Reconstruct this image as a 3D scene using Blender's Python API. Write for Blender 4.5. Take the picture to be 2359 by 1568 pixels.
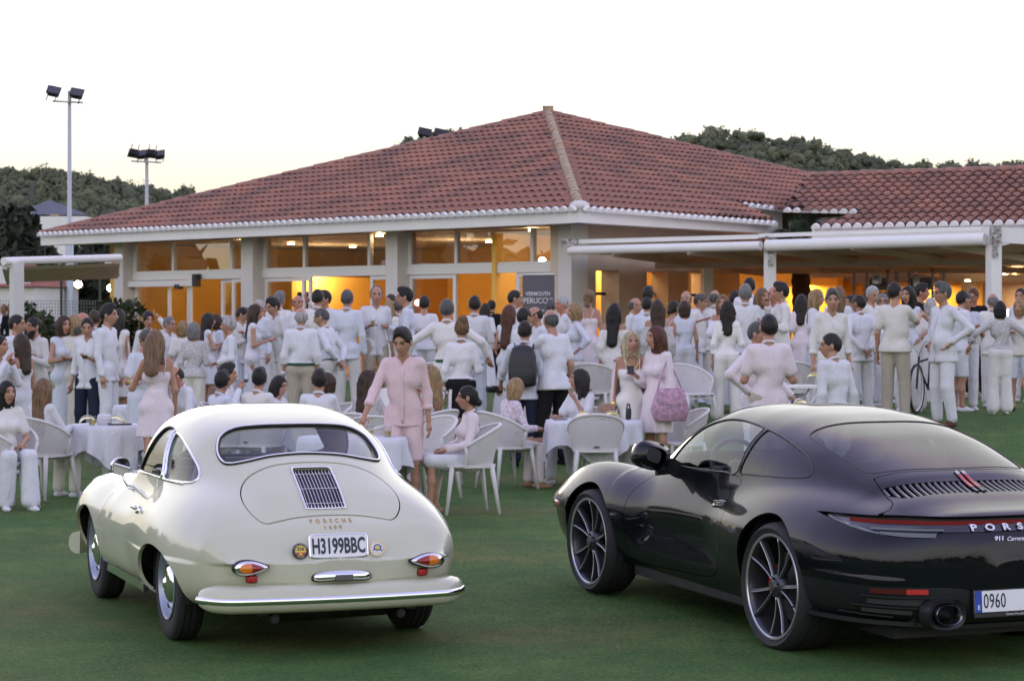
import bpy, math, random
import numpy as np
from mathutils import Vector, Matrix

for _o in list(bpy.data.objects):
    bpy.data.objects.remove(_o)
SC = bpy.context.scene
COL = SC.collection
R = math.radians
random.seed(7)
RNG = np.random.default_rng(11)

# ---------------------------------------------------------------- camera
FPX, HZ, CX, CAMH = 5200.0, 735.0, 1179.0, 1.83      # focal length in photo pixels, horizon row, centre column, eye height
cam_d = bpy.data.cameras.new('camera')
cam = bpy.data.objects.new('camera', cam_d); COL.objects.link(cam)
cam.location = (0, 0, CAMH); cam.rotation_euler = (R(90), 0, 0)
cam_d.sensor_width = 36.0; cam_d.lens = 36.0*FPX/2358.0
cam_d.shift_y = -49.0/2358.0
cam_d.clip_start = 0.1; cam_d.clip_end = 6000
cam_d.dof.use_dof = True; cam_d.dof.focus_distance = 12.6; cam_d.dof.aperture_fstop = 9.0
SC.camera = cam

# ---------------------------------------------------------------- light
SUN_EL, SUN_AZ = 3.0, -14.0          # just above the hills behind the clubhouse, a little left of the view
world = bpy.data.worlds.new('World'); SC.world = world
world.use_nodes = True
_nt = world.node_tree; _nt.nodes.clear()
_sky = _nt.nodes.new('ShaderNodeTexSky'); _sky.sky_type = 'NISHITA'
_sky.sun_disc = False; _sky.sun_elevation = R(SUN_EL); _sky.sun_rotation = R(-SUN_AZ)
_sky.air_density = 1.0; _sky.dust_density = 1.0; _sky.ozone_density = 1.8; _sky.altitude = 50
_hs = _nt.nodes.new('ShaderNodeHueSaturation'); _hs.inputs['Saturation'].default_value = 0.8
_bg = _nt.nodes.new('ShaderNodeBackground'); _bg.inputs['Strength'].default_value = 0.15
_ow = _nt.nodes.new('ShaderNodeOutputWorld')
_nt.links.new(_sky.outputs[0], _hs.inputs['Color']); _wb = _nt.nodes.new('ShaderNodeMix'); _wb.data_type = 'RGBA'; _wb.blend_type = 'MULTIPLY'; _wb.inputs[0].default_value = 1.0; _wb.inputs[7].default_value = (1.24, .87, 1.04, 1)      # white balance
_nt.links.new(_hs.outputs[0], _wb.inputs[6]); _tc = _nt.nodes.new('ShaderNodeTexCoord'); _sx = _nt.nodes.new('ShaderNodeSeparateXYZ'); _nt.links.new(_tc.outputs['Generated'], _sx.inputs[0])
_mr = _nt.nodes.new('ShaderNodeMapRange'); _mr.inputs[1].default_value = .055; _mr.inputs[2].default_value = .15; _nt.links.new(_sx.outputs['Z'], _mr.inputs[0])
_cp = _nt.nodes.new('ShaderNodeMix'); _cp.data_type = 'RGBA'; _cp.inputs[6].default_value = (.69, .635, .50, 1); _cp.inputs[7].default_value = (1.1, 1.1, 1.1, 1); _nt.links.new(_mr.outputs[0], _cp.inputs[0])
_dk = _nt.nodes.new('ShaderNodeMix'); _dk.data_type = 'RGBA'; _dk.blend_type = 'DARKEN'; _dk.inputs[0].default_value = 1.0      # caps the sky colour, with a cream tint put in near the horizon
_nt.links.new(_wb.outputs[2], _dk.inputs[6]); _nt.links.new(_cp.outputs[2], _dk.inputs[7]); _nt.links.new(_dk.outputs[2], _bg.inputs['Color']); _nt.links.new(_bg.outputs[0], _ow.inputs['Surface'])
sun_d = bpy.data.lights.new('sun', 'SUN'); sun_d.energy = 0.06; sun_d.angle = R(14); sun_d.color = (1.0, .82, .62)
sun = bpy.data.objects.new('sun', sun_d); COL.objects.link(sun)
_az = R(SUN_AZ); _el = R(SUN_EL+2)
_to = Vector((math.sin(_az)*math.cos(_el), math.cos(_az)*math.cos(_el), math.sin(_el)))
sun.rotation_euler = _to.to_track_quat('Z', 'Y').to_euler()
sun.location = (-10, 30, 20)
SC.view_settings.view_transform = 'Standard'; SC.view_settings.look = 'None'
SC.view_settings.gamma = 1.0; SC.view_settings.use_curve_mapping = False
SC.view_settings.exposure = 3.40
SC.cycles.max_bounces = 8; SC.cycles.transparent_max_bounces = 16
SC.cycles.caustics_reflective = False; SC.cycles.caustics_refractive = False
SC.cycles.sample_clamp_indirect = 6
SC.cycles.use_denoising = True

# ---------------------------------------------------------------- helpers
def at(px, py, s):
    """photo pixel (of 2358) at a scale of s pixels per metre -> point in the place"""
    return Vector(((px-CX)/s, FPX/s, CAMH+(HZ-py)/s))

def sstep(t):
    t = np.clip(t, 0, 1); return t*t*(3-2*t)

def terr(x, y):
    """height of the lawn"""
    x = np.asarray(x, float); y = np.asarray(y, float)
    d0 = 26.3-np.clip((x-1)/4, -.3, 1)*2.2
    rise = .55*sstep((y-d0)/6.0)*sstep((x+7.2)/4.2)
    rise = np.maximum(rise, .58*sstep((y-33)/8))
    und = .012*np.sin(x*.55+1)*np.sin(y*.41)
    bump = .05*np.exp(-((x-1.3)/1.5)**2-((y-15.3)/1.2)**2)
    return rise+und*sstep((y-15)/4)+bump

def tz(x, y): return float(terr(x, y))

def setp(o, label=None, cat=None, group=None, kind=None):
    if label: o['label'] = label
    if cat: o['category'] = cat
    if group: o['group'] = group
    if kind: o['kind'] = kind
    return o

def empty(name, loc=(0, 0, 0), rz=0.0, label=None, cat=None, group=None):
    o = bpy.data.objects.new(name, None); COL.objects.link(o)
    o.empty_display_size = .2
    o.location = loc; o.rotation_euler = (0, 0, rz)
    return setp(o, label, cat, group)

class MB:
    """collects shapes, then links them as ONE mesh object"""
    def __init__(s): s.v = []; s.f = []; s.m = []; s.n = 0
    def add(s, V, Fs, mi=0, M=None):
        V = np.asarray(V, float).reshape(-1, 3)
        if M is not None:
            A = np.array(M); V = V@A[:3, :3].T+A[:3, 3]
        s.v.append(V); b = s.n; s.n += len(V)
        s.f += [tuple(int(i)+b for i in f) for f in Fs]
        s.m += [mi]*len(Fs)
        return s
    def box(s, c, d, mi=0, M=None, rz=0):
        hx, hy, hz = d[0]/2, d[1]/2, d[2]/2
        V = np.array([(x, y, z) for z in (-hz, hz) for y in (-hy, hy) for x in (-hx, hx)])
        if rz: c_, s_ = math.cos(rz), math.sin(rz); V = V@np.array([[c_, s_, 0], [-s_, c_, 0], [0, 0, 1]])
        V = V+np.array(c)
        return s.add(V, [(0, 2, 3, 1), (4, 5, 7, 6), (0, 1, 5, 4), (2, 6, 7, 3), (0, 4, 6, 2), (1, 3, 7, 5)], mi, M)
    def bar(s, a, b, w, h, mi=0, up=(0, 0, 1), M=None):
        """box beam from a to b; w across, h along up"""
        return s.sweep([(-w/2, -h/2), (w/2, -h/2), (w/2, h/2), (-w/2, h/2)], [a, b], mi, up=up, M=M)
    def sweep(s, prof, path, mi=0, up=(0, 0, 1), M=None, closed=False, cap=True, scale=None):
        P = np.asarray(path, float); n = len(P); up = np.asarray(up, float)
        if closed: T = np.roll(P, -1, 0)-np.roll(P, 1, 0)
        else:
            T = np.gradient(P, axis=0)
        T /= np.maximum(np.linalg.norm(T, axis=1, keepdims=True), 1e-9)
        S = np.cross(T, up); ln = np.linalg.norm(S, axis=1, keepdims=True)
        S = np.where(ln > 1e-6, S/np.maximum(ln, 1e-9), np.array([1., 0, 0])); U = np.cross(S, T)
        pr = np.asarray(prof, float); k = len(pr)
        sc = np.ones(n) if scale is None else np.asarray(scale, float)
        V = P[:, None, :]+(S[:, None, :]*pr[None, :, 0:1]+U[:, None, :]*pr[None, :, 1:2])*sc[:, None, None]
        Fs = []
        for i in range(n if closed else n-1):
            j = (i+1) % n
            for q in range(k):
                r = (q+1) % k
                Fs.append((i*k+q, i*k+r, j*k+r, j*k+q))
        if cap and not closed:
            Fs.append(tuple(range(k))[::-1]); Fs.append(tuple((n-1)*k+q for q in range(k)))
        return s.add(V.reshape(-1, 3), Fs, mi, M)
    def tube(s, path, r, n=8, mi=0, M=None, closed=False, up=(0, 0, 1)):
        P = np.asarray(path, float)
        T = (P[-1]-P[0]); 
        if abs(T[2]) > .85*np.linalg.norm(T)+1e-9 and up == (0, 0, 1): up = (0, 1, 0)
        a = np.arange(n)*2*np.pi/n
        sc = None if np.isscalar(r) else np.asarray(r, float)
        rr = r if np.isscalar(r) else 1.0
        return s.sweep(np.c_[np.cos(a), np.sin(a)]*rr, P, mi, up, M, closed, True, sc)
    def lathe(s, prof, n=24, mi=0, M=None, cap=True):
        """prof: (r, z) pairs turned round z"""
        pr = np.asarray(prof, float); k = len(pr); a = np.arange(n)*2*np.pi/n
        V = np.stack([np.outer(np.cos(a), pr[:, 0]), np.outer(np.sin(a), pr[:, 0]), np.tile(pr[:, 1], (n, 1))], 2).reshape(-1, 3)
        Fs = [(i*k+q, ((i+1) % n)*k+q, ((i+1) % n)*k+q+1, i*k+q+1) for i in range(n) for q in range(k-1)]
        if cap:
            if pr[0, 0] > 1e-6: Fs.append(tuple(i*k for i in range(n))[::-1])
            if pr[-1, 0] > 1e-6: Fs.append(tuple(i*k+k-1 for i in range(n)))
        return s.add(V, Fs, mi, M)
    def prism(s, poly, z0, z1, mi=0, M=None):
        p = np.asarray(poly, float); k = len(p)
        V = np.r_[np.c_[p, np.full(k, z0)], np.c_[p, np.full(k, z1)]]
        Fs = [(q, (q+1) % k, k+(q+1) % k, k+q) for q in range(k)]+[tuple(range(k))[::-1], tuple(range(k, 2*k))]
        return s.add(V, Fs, mi, M)
    def ball(s, c, r, n=12, m=8, mi=0, M=None):
        r = np.array([r]*3 if np.isscalar(r) else r, float)
        th = np.linspace(0, np.pi, m+1)[1:-1]; a = np.arange(n)*2*np.pi/n
        V = [np.array([[0, 0, 1.]])]+[np.c_[np.sin(t)*np.cos(a), np.sin(t)*np.sin(a), np.full(n, np.cos(t))] for t in th]+[np.array([[0, 0, -1.]])]
        V = np.concatenate(V)*r+np.array(c)
        Fs = [(0, 1+i, 1+(i+1) % n) for i in range(n)]
        for j in range(m-2):
            b = 1+j*n
            Fs += [(b+i, b+n+i, b+n+(i+1) % n, b+(i+1) % n) for i in range(n)]
        b = 1+(m-2)*n; e = len(V)-1
        Fs += [(e, b+(i+1) % n, b+i) for i in range(n)]
        return s.add(V, Fs, mi, M)
    def grid(s, P, mi=0, M=None, wrap=False):
        """P: (nu, nv, 3) points"""
        P = np.asarray(P, float); nu, nv = P.shape[:2]
        Fs = [(i*nv+j, ((i+1) % nu)*nv+j, ((i+1) % nu)*nv+j+1, i*nv+j+1) for i in range(nu if wrap else nu-1) for j in range(nv-1)]
        return s.add(P.reshape(-1, 3), Fs, mi, M)
    def mesh(s, name, mats, smooth=None):
        me = bpy.data.meshes.new(name)
        V = np.concatenate(s.v) if s.v else np.zeros((0, 3))
        me.from_pydata(V.tolist(), [], s.f)
        for m in (mats if isinstance(mats, (list, tuple)) else [mats]): me.materials.append(m)
        if max(s.m, default=0) > 0: me.polygons.foreach_set('material_index', s.m)
        if smooth is not None:
            me.polygons.foreach_set('use_smooth', [True]*len(s.f))
            if smooth < 179: me.set_sharp_from_angle(angle=R(smooth))
        me.update()
        return me
    def build(s, name, mats, parent=None, smooth=None, loc=None, rz=None):
        o = bpy.data.objects.new(name, s.mesh(name, mats, smooth)); COL.objects.link(o)
        if parent is not None: o.parent = parent
        if loc is not None: o.location = loc
        if rz is not None: o.rotation_euler = (0, 0, rz)
        return o

def inst(name, me, parent=None, loc=(0, 0, 0), rot=None, M=None):
    o = bpy.data.objects.new(name, me); COL.objects.link(o)
    if parent is not None: o.parent = parent
    if M is not None: o.matrix_local = M
    else:
        o.location = loc
        if rot is not None: o.rotation_euler = rot
    return o

def copy_tree(o, parent=None):
    c = o.copy(); COL.objects.link(c); c.parent = parent
    if parent is not None: c.matrix_parent_inverse = o.matrix_parent_inverse.copy()
    for ch in list(o.children): copy_tree(ch, c)
    return c

def rotz(a): return Matrix.Rotation(a, 4, 'Z')
def frame(o, xd, zd):
    """matrix with x axis xd, z axis zd, origin o"""
    z = Vector(zd).normalized(); x = Vector(xd); x = (x-z*x.dot(z)).normalized(); y = z.cross(x)
    return Matrix(((x.x, y.x, z.x, o[0]), (x.y, y.y, z.y, o[1]), (x.z, y.z, z.z, o[2]), (0, 0, 0, 1)))

# ---------------------------------------------------------------- materials
def mat(name, col, rough=.6, metal=0.0, var=None, bump=None, coat=0.0, emis=None, spec=None, trans=None, sub=None, stretch=None, alpha=None):
    """var=(scale, amount[, other colour]); bump=(scale, strength)"""
    m = bpy.data.materials.new(name); m.use_nodes = True
    nt = m.node_tree; b = nt.nodes['Principled BSDF']
    c = (*col, 1.0)
    b.inputs['Base Color'].default_value = c
    b.inputs['Roughness'].default_value = rough; b.inputs['Metallic'].default_value = metal
    if coat: b.inputs['Coat Weight'].default_value = coat; b.inputs['Coat Roughness'].default_value = .03
    if spec is not None: b.inputs['Specular IOR Level'].default_value = spec
    if trans is not None: b.inputs['Transmission Weight'].default_value = trans
    if sub is not None:
        b.inputs['Subsurface Weight'].default_value = sub; b.inputs['Subsurface Radius'].default_value = (.02, .008, .004)
    if emis is not None:
        b.inputs['Emission Color'].default_value = (*emis[0], 1); b.inputs['Emission Strength'].default_value = emis[1]
    if alpha is not None: b.inputs['Alpha'].default_value = alpha
    tc = None
    if var or bump:
        tc = nt.nodes.new('ShaderNodeTexCoord'); vec = tc.outputs['Object']
        if stretch:
            mp = nt.nodes.new('ShaderNodeMapping'); mp.inputs['Scale'].default_value = stretch
            nt.links.new(vec, mp.inputs['Vector']); vec = mp.outputs[0]
    if var:
        nz = nt.nodes.new('ShaderNodeTexNoise'); nz.inputs['Scale'].default_value = var[0]; nz.inputs['Detail'].default_value = 5
        nt.links.new(vec, nz.inputs['Vector'])
        mx = nt.nodes.new('ShaderNodeMix'); mx.data_type = 'RGBA'
        lo = var[2] if len(var) > 2 else tuple(x*(1-var[1]) for x in col)
        mx.inputs[6].default_value = (*lo, 1); mx.inputs[7].default_value = c
        mr = nt.nodes.new('ShaderNodeMapRange'); mr.inputs[1].default_value = .35; mr.inputs[2].default_value = .65
        nt.links.new(nz.outputs[0], mr.inputs[0]); nt.links.new(mr.outputs[0], mx.inputs[0]); nt.links.new(mx.outputs[2], b.inputs['Base Color'])
    if bump:
        nb = nt.nodes.new('ShaderNodeTexNoise'); nb.inputs['Scale'].default_value = bump[0]; nb.inputs['Detail'].default_value = 4
        nt.links.new(vec, nb.inputs['Vector'])
        bp = nt.nodes.new('ShaderNodeBump'); bp.inputs['Strength'].default_value = bump[1]; bp.inputs['Distance'].default_value = .02
        nt.links.new(nb.outputs[0], bp.inputs['Height']); nt.links.new(bp.outputs[0], b.inputs['Normal'])
    return m

def glass_mat(name, tint=(1, 1, 1), refl=1.0, rough=.0, ior=1.5):
    """thin pane: clear transmission with a fresnel mirror on top"""
    m = bpy.data.materials.new(name); m.use_nodes = True
    nt = m.node_tree; nt.nodes.clear()
    o = nt.nodes.new('ShaderNodeOutputMaterial'); t = nt.nodes.new('ShaderNodeBsdfTransparent'); g = nt.nodes.new('ShaderNodeBsdfGlossy')
    ge = nt.nodes.new('ShaderNodeNewGeometry'); dp = nt.nodes.new('ShaderNodeVectorMath'); dp.operation = 'DOT_PRODUCT'
    nt.links.new(ge.outputs['Incoming'], dp.inputs[0]); nt.links.new(ge.outputs['Normal'], dp.inputs[1])
    def mth(op, x, v=None):
        q = nt.nodes.new('ShaderNodeMath'); q.operation = op; nt.links.new(x, q.inputs[0])
        if v is not None: q.inputs[1].default_value = v
        return q
    ab = mth('ABSOLUTE', dp.outputs['Value']); iv = mth('SUBTRACT', ab.outputs[0]); iv.inputs[0].default_value = 1.0
    nt.links.new(ab.outputs[0], iv.inputs[1])
    for l_ in list(iv.inputs[0].links): nt.links.remove(l_)
    pw = mth('POWER', iv.outputs[0], 5.0); mm = mth('MULTIPLY_ADD', pw.outputs[0], .92*refl); mm.inputs[2].default_value = .075*refl; mm.use_clamp = True
    t.inputs['Color'].default_value = (*tint, 1); g.inputs['Roughness'].default_value = rough
    mx = nt.nodes.new('ShaderNodeMixShader')
    nt.links.new(mm.outputs[0], mx.inputs[0])
    nt.links.new(t.outputs[0], mx.inputs[1]); nt.links.new(g.outputs[0], mx.inputs[2]); nt.links.new(mx.outputs[0], o.inputs['Surface'])
    return m

MAT = {}
MAT['white'] = mat('white_paint', (.78, .77, .74), .55, var=(1.5, .06), bump=(8, .04))
MAT['stucco'] = mat('white_stucco', (.66, .64, .61), .85, var=(.9, .12), bump=(45, .12))
MAT['alu'] = mat('white_aluminium', (.72, .71, .70), .4)
MAT['black'] = mat('black_plastic', (.015, .015, .017), .5)
MAT['rubber'] = mat('rubber', (.018, .018, .019), .75, bump=(60, .1))
MAT['chrome'] = mat('chrome', (.86, .87, .88), .07, 1.0)
MAT['steel'] = mat('painted_steel_grey', (.40, .43, .47), .45, .2)
MAT['lamp_dark'] = mat('lamp_housing', (.02, .02, .025), .5)

# ---------------------------------------------------------------- text
def text_mesh(txt, size=1.0, depth=.002, spacing=1.0, sx=1.0, bold=0.0, shear=0.0):
    cu = bpy.data.curves.new('text', 'FONT'); cu.body = txt; cu.size = size; cu.extrude = depth/2
    cu.align_x = 'CENTER'; cu.align_y = 'CENTER'; cu.space_character = spacing; cu.offset = bold; cu.shear = shear
    cu.resolution_u = 3
    o = bpy.data.objects.new('text', cu); COL.objects.link(o)
    dg = bpy.context.evaluated_depsgraph_get()
    me = bpy.data.meshes.new_from_object(o.evaluated_get(dg))
    V = np.array([v.co[:] for v in me.vertices]); Fs = [tuple(p.vertices) for p in me.polygons]
    bpy.data.objects.remove(o); bpy.data.curves.remove(cu); bpy.data.meshes.remove(me)
    V[:, 0] *= sx
    return V, Fs

# ---------------------------------------------------------------- surface nets (blended solids -> one smooth mesh)
def surfnet(f, lo, hi, h):
    lo = np.array(lo, float); n = np.maximum(np.ceil((np.array(hi)-lo)/h).astype(int)+1, 3)
    g = [lo[i]+h*np.arange(n[i]) for i in range(3)]
    X, Y, Z = np.meshgrid(*g, indexing='ij')
    D = f(X.ravel(), Y.ravel(), Z.ravel()).reshape(n)
    D[0] = D[-1] = h; D[:, 0] = D[:, -1] = h; D[:, :, 0] = D[:, :, -1] = h
    ins = D < 0
    sl = lambda a, i, j, k: a[i:n[0]-1+i, j:n[1]-1+j, k:n[2]-1+k]
    cnt = sum(sl(ins, i, j, k).astype(int) for i in (0, 1) for j in (0, 1) for k in (0, 1))
    act = (cnt > 0) & (cnt < 8)
    I = np.argwhere(act)
    if not len(I): return np.zeros((0, 3)), np.zeros((0, 4), int)
    acc = np.zeros((len(I), 3)); num = np.zeros(len(I))
    for ax in range(3):
        e = np.eye(3, dtype=int)[ax]; oa, ob = [a for a in range(3) if a != ax]
        for p in (0, 1):
            for q in (0, 1):
                o0 = np.zeros(3, int); o0[oa] = p; o0[ob] = q
                A = I+o0; B = A+e
                da = D[A[:, 0], A[:, 1], A[:, 2]]; db = D[B[:, 0], B[:, 1], B[:, 2]]
                m = (da < 0) != (db < 0)
                t = np.where(m, da/np.where(m, da-db, 1), 0)
                pos = A+t[:, None]*e
                acc[m] += pos[m]; num += m
    V = lo+h*acc/num[:, None]
    idx = -np.ones(act.shape, int); idx[act] = np.arange(len(I))
    Q = []
    for ax in range(3):
        oa, ob = [a for a in range(3) if a != ax]
        e = np.eye(3, dtype=int)
        s1 = [slice(None)]*3; s2 = [slice(None)]*3; s1[ax] = slice(0, -1); s2[ax] = slice(1, None)
        ch = ins[tuple(s1)] != ins[tuple(s2)]
        E = np.argwhere(ch)
        E = E[(E[:, oa] > 0) & (E[:, ob] > 0) & (E[:, oa] < n[oa]-1) & (E[:, ob] < n[ob]-1)]
        if not len(E): continue
        c = [E, E-e[oa], E-e[oa]-e[ob], E-e[ob]]
        q = np.stack([idx[k[:, 0], k[:, 1], k[:, 2]] for k in c], 1)
        fl = ins[E[:, 0], E[:, 1], E[:, 2]]
        if ax == 1: fl = ~fl
        q = np.where(fl[:, None], q, q[:, ::-1])
        Q.append(q)
    return V, np.concatenate(Q)

def np_mesh(name, V, Q, mats, smooth=True, mi=None, tri=None):
    """fast mesh from quads (numpy) and optional triangles"""
    me = bpy.data.meshes.new(name)
    Q = np.asarray(Q, np.int32).reshape(-1, 4) if len(Q) else np.zeros((0, 4), np.int32)
    Tq = np.zeros((0, 3), np.int32) if tri is None else np.asarray(tri, np.int32).reshape(-1, 3)
    V = np.asarray(V, np.float32)
    me.vertices.add(len(V)); me.vertices.foreach_set('co', V.ravel())
    me.loops.add(Q.size+Tq.size); me.loops.foreach_set('vertex_index', np.r_[Q.ravel(), Tq.ravel()])
    np_ = len(Q)+len(Tq)
    me.polygons.add(np_)
    st = np.r_[np.arange(len(Q))*4, len(Q)*4+np.arange(len(Tq))*3].astype(np.int32)
    me.polygons.foreach_set('loop_start', st)
    me.polygons.foreach_set('use_smooth', [smooth]*np_)
    for m in (mats if isinstance(mats, (list, tuple)) else [mats]): me.materials.append(m)
    if mi is not None: me.polygons.foreach_set('material_index', np.asarray(mi, np.int32))
    me.update(calc_edges=True); me.validate()
    return me
# ================================================================ ground
def lawn_mat():
    m = bpy.data.materials.new('mown_lawn'); m.use_nodes = True; nt = m.node_tree; b = nt.nodes['Principled BSDF']
    N = nt.nodes.new; L = nt.links.new
    tc = N('ShaderNodeTexCoord')
    def noise(sc, det=5, st=None, ro=.5):
        n = N('ShaderNodeTexNoise'); n.inputs['Scale'].default_value = sc; n.inputs['Detail'].default_value = det; n.inputs['Roughness'].default_value = ro
        if st:
            mp = N('ShaderNodeMapping'); mp.inputs['Scale'].default_value = st; L(tc.outputs['Object'], mp.inputs[0]); L(mp.outputs[0], n.inputs['Vector'])
        else: L(tc.outputs['Object'], n.inputs['Vector'])
        return n.outputs[0]
    def ramp(x, a, b_):
        r = N('ShaderNodeMapRange'); r.inputs[1].default_value = a; r.inputs[2].default_value = b_; L(x, r.inputs[0]); return r.outputs[0]
    def mix(f, a, c):
        x = N('ShaderNodeMix'); x.data_type = 'RGBA'; L(f, x.inputs[0])
        for s, v in ((6, a), (7, c)):
            if isinstance(v, tuple): x.inputs[s].default_value = (*v, 1)
            else: L(v, x.inputs[s])
        return x.outputs[2]
    base = mix(ramp(noise(.9, 6), .35, .65), (.064, .126, .036), (.106, .180, .050))
    dry = mix(ramp(noise(.30, 6, (.8, 1.2, 1), .62), .49, .68), base, (.180, .150, .058))
    mott = mix(ramp(noise(4.5, 5, (1, .6, 1), .6), .36, .62), (.046, .102, .034), dry)
    f1 = N('ShaderNodeMix'); f1.data_type = 'RGBA'; f1.inputs[0].default_value = .55; L(dry, f1.inputs[6]); L(mott, f1.inputs[7])
    fine = mix(ramp(noise(38, 5, (1, .4, 1), .7), .38, .62), (.010, .030, .010), f1.outputs[2])
    fl = N('ShaderNodeMix'); fl.data_type = 'RGBA'; fl.inputs[0].default_value = .46; L(f1.outputs[2], fl.inputs[6]); L(fine, fl.inputs[7])
    spk = mix(ramp(noise(90, 3, (1, .45, 1)), .60, .74), fl.outputs[2], (.15, .25, .10))
    L(spk, b.inputs['Base Color']); b.inputs['Roughness'].default_value = .85; b.inputs['Specular IOR Level'].default_value = .06
    bp = N('ShaderNodeBump'); bp.inputs['Strength'].default_value = .75; bp.inputs['Distance'].default_value = .012
    L(noise(120, 4, (1, .5, 1)), bp.inputs['Height']); L(bp.outputs[0], b.inputs['Normal'])
    return m

def build_ground():
    def axis(segs):
        out = []
        for a, b, n in segs: out += list(np.linspace(a, b, n, endpoint=False))
        return np.array(out+[segs[-1][1]])
    xs = axis([(-3000, -200, 8), (-200, -20, 12), (-20, 20, 90), (20, 200, 12), (200, 3000, 8)])
    ys = axis([(-3000, -40, 10), (-40, 5, 10), (5, 50, 110), (50, 200, 12), (200, 3000, 9)])
    X, Y = np.meshgrid(xs, ys, indexing='ij')
    P = np.stack([X, Y, terr(X, Y)], 2)
    o = MB().grid(P).build('lawn', lawn_mat(), smooth=180)
    setp(o, kind='structure')
build_ground()

# ================================================================ wooded hills
MAT['hill'] = mat('hill_scrub', (.030, .040, .020), .95, var=(.05, .5))
def crown_mat():
    m = mat('pine_crown', (.135, .145, .075), .9, var=(.07, .6, (.060, .074, .042)))
    return m
MAT['crown'] = crown_mat()

def ico(sub):
    import bmesh
    bm = bmesh.new(); bmesh.ops.create_icosphere(bm, subdivisions=sub, radius=1)
    V = np.array([v.co[:] for v in bm.verts]); Fs = np.array([[v.index for v in f.verts] for f in bm.faces]); bm.free()
    return V, Fs
ICO2, ICO3 = ico(2), ico(3)

def lumps(V, k, amp, seed):
    r = np.random.default_rng(seed); d = np.zeros(len(V))
    for _ in range(k):
        c = r.normal(size=3); c /= np.linalg.norm(c)
        d += r.uniform(.4, 1)*np.exp(-np.sum((V-c)**2, 1)/r.uniform(.05, .22))
    return V*(1+amp*(d-d.mean()))[:, None]
def leaf_crown(seed, nq=72):
    r = np.random.default_rng(seed); V0 = lumps(ICO2[0], 10, .35, seed)*np.array([.66, .66, .56]); F0 = ICO2[1]
    C = r.normal(size=(11, 3)); C /= np.linalg.norm(C, axis=1)[:, None]; C *= r.uniform(.35, .72, (11, 1)); C[:, 2] *= .8
    q = C[r.integers(11, size=nq)]; d = r.normal(size=(nq, 3)); d /= np.linalg.norm(d, axis=1)[:, None]
    p = q+d*r.uniform(.15, .50, (nq, 1)); a = r.normal(size=(nq, 3)); a -= d*np.sum(a*d, 1)[:, None]*.7; a /= np.linalg.norm(a, axis=1)[:, None]
    b = np.cross(a, d+r.normal(size=(nq, 3))*.4); b /= np.linalg.norm(b, axis=1)[:, None]; s = r.uniform(.10, .20, (nq, 1))
    V = np.concatenate([V0, np.stack([p-a*s, p-b*s, p+a*s, p+b*s], 1).reshape(-1, 3)])
    i = len(V0)+np.arange(nq)*4
    return V, np.concatenate([F0, np.stack([i, i+1, i+2], 1), np.stack([i, i+2, i+3], 1)])
CROWNS = [leaf_crown(s) for s in range(6)]

def hill(name, us, els, dist, depth, tree, step, label_trees):
    """us: azimuth tangents, els: tangent of elevation of the skyline, ridge at dist, foot dist-depth"""
    us = np.array(us); els = np.array(els)
    U = np.linspace(us[0], us[-1], 60); E = np.interp(U, us, els)
    def height(u, d):
        q = np.interp(u, us, els)*dist+CAMH-tree*.72
        t = np.clip((d-(dist-depth))/depth, 0, 1)
        b = np.where(d > dist, 1-((d-dist)/(depth*1.2))**2, t**1.15)
        return q*np.clip(b, 0, 1)-1.0*(1-np.clip(b, 0, 1))
    Dd = np.linspace(dist-depth, dist+depth, 26)
    P = np.array([[(u*d, d, float(height(u, d))) for d in Dd] for u in U])
    setp(MB().grid(P).build(name, MAT['hill'], smooth=180), kind='structure')
    r = np.random.default_rng(int(dist)); Vs = []; Fs = []; n = 0
    w = (us[-1]-us[0])*dist; cnt = int(w*depth*(1.15 if us[0] < -.2 else .68)/step**2)
    for i in range(cnt):
        d = dist-depth*(r.uniform(-.10, .95) if us[0] < -.2 else r.uniform(-.08, .52)); u = r.uniform(us[0], us[-1])
        s = tree*r.uniform(.45, 1.0)**.8*r.choice([.75, 1, 1.35]); V, F_ = CROWNS[r.integers(6)]
        if d < dist-depth*.6: V, F_ = (CROWNS[r.integers(6)])
        a = r.uniform(0, 6.28); c, sn = math.cos(a), math.sin(a)
        Vr = V@np.array([[c, sn, 0], [-sn, c, 0], [0, 0, 1]])*s*np.array([.8, .8, r.uniform(.6, 1.0)])
        Vs.append(Vr+np.array([u*d, d, float(height(u, d))+s*.35])); Fs.append(F_+n); n += len(V)
    me = np_mesh('crowns', np.concatenate(Vs), [], MAT['crown'], False, tri=np.concatenate(Fs))
    o = inst(label_trees, me); setp(o, kind='stuff', label='dark pine wood covering the hillside', cat='wood')

def px(pts): return [(x-CX)/FPX for x, y in pts], [(HZ-y)/FPX for x, y in pts]
hill('hill', *px([(-520, 470), (-250, 405), (0, 390), (60, 387), (130, 391), (200, 405), (300, 426), (430, 441), (560, 480), (700, 530)]), 430, 190, 2.3, 2.9, 'hillside_wood')
hill('hill', *px([(640, 470), (780, 400), (870, 350), (940, 322), (1000, 302), (1060, 292), (1110, 299), (1200, 330), (1320, 400)]), 640, 150, 2.6, 3.4, 'hillside_wood')
hill('hill', *px([(1330, 440), (1450, 360), (1540, 328), (1600, 307), (1640, 295), (1700, 299), (1740, 300), (1800, 312), (1880, 327), (1960, 349), (2050, 366), (2100, 373), (2200, 377), (2280, 374), (2358, 370), (2500, 374), (2700, 400)]), 560, 190, 2.6, 3.2, 'hillside_wood')

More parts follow.
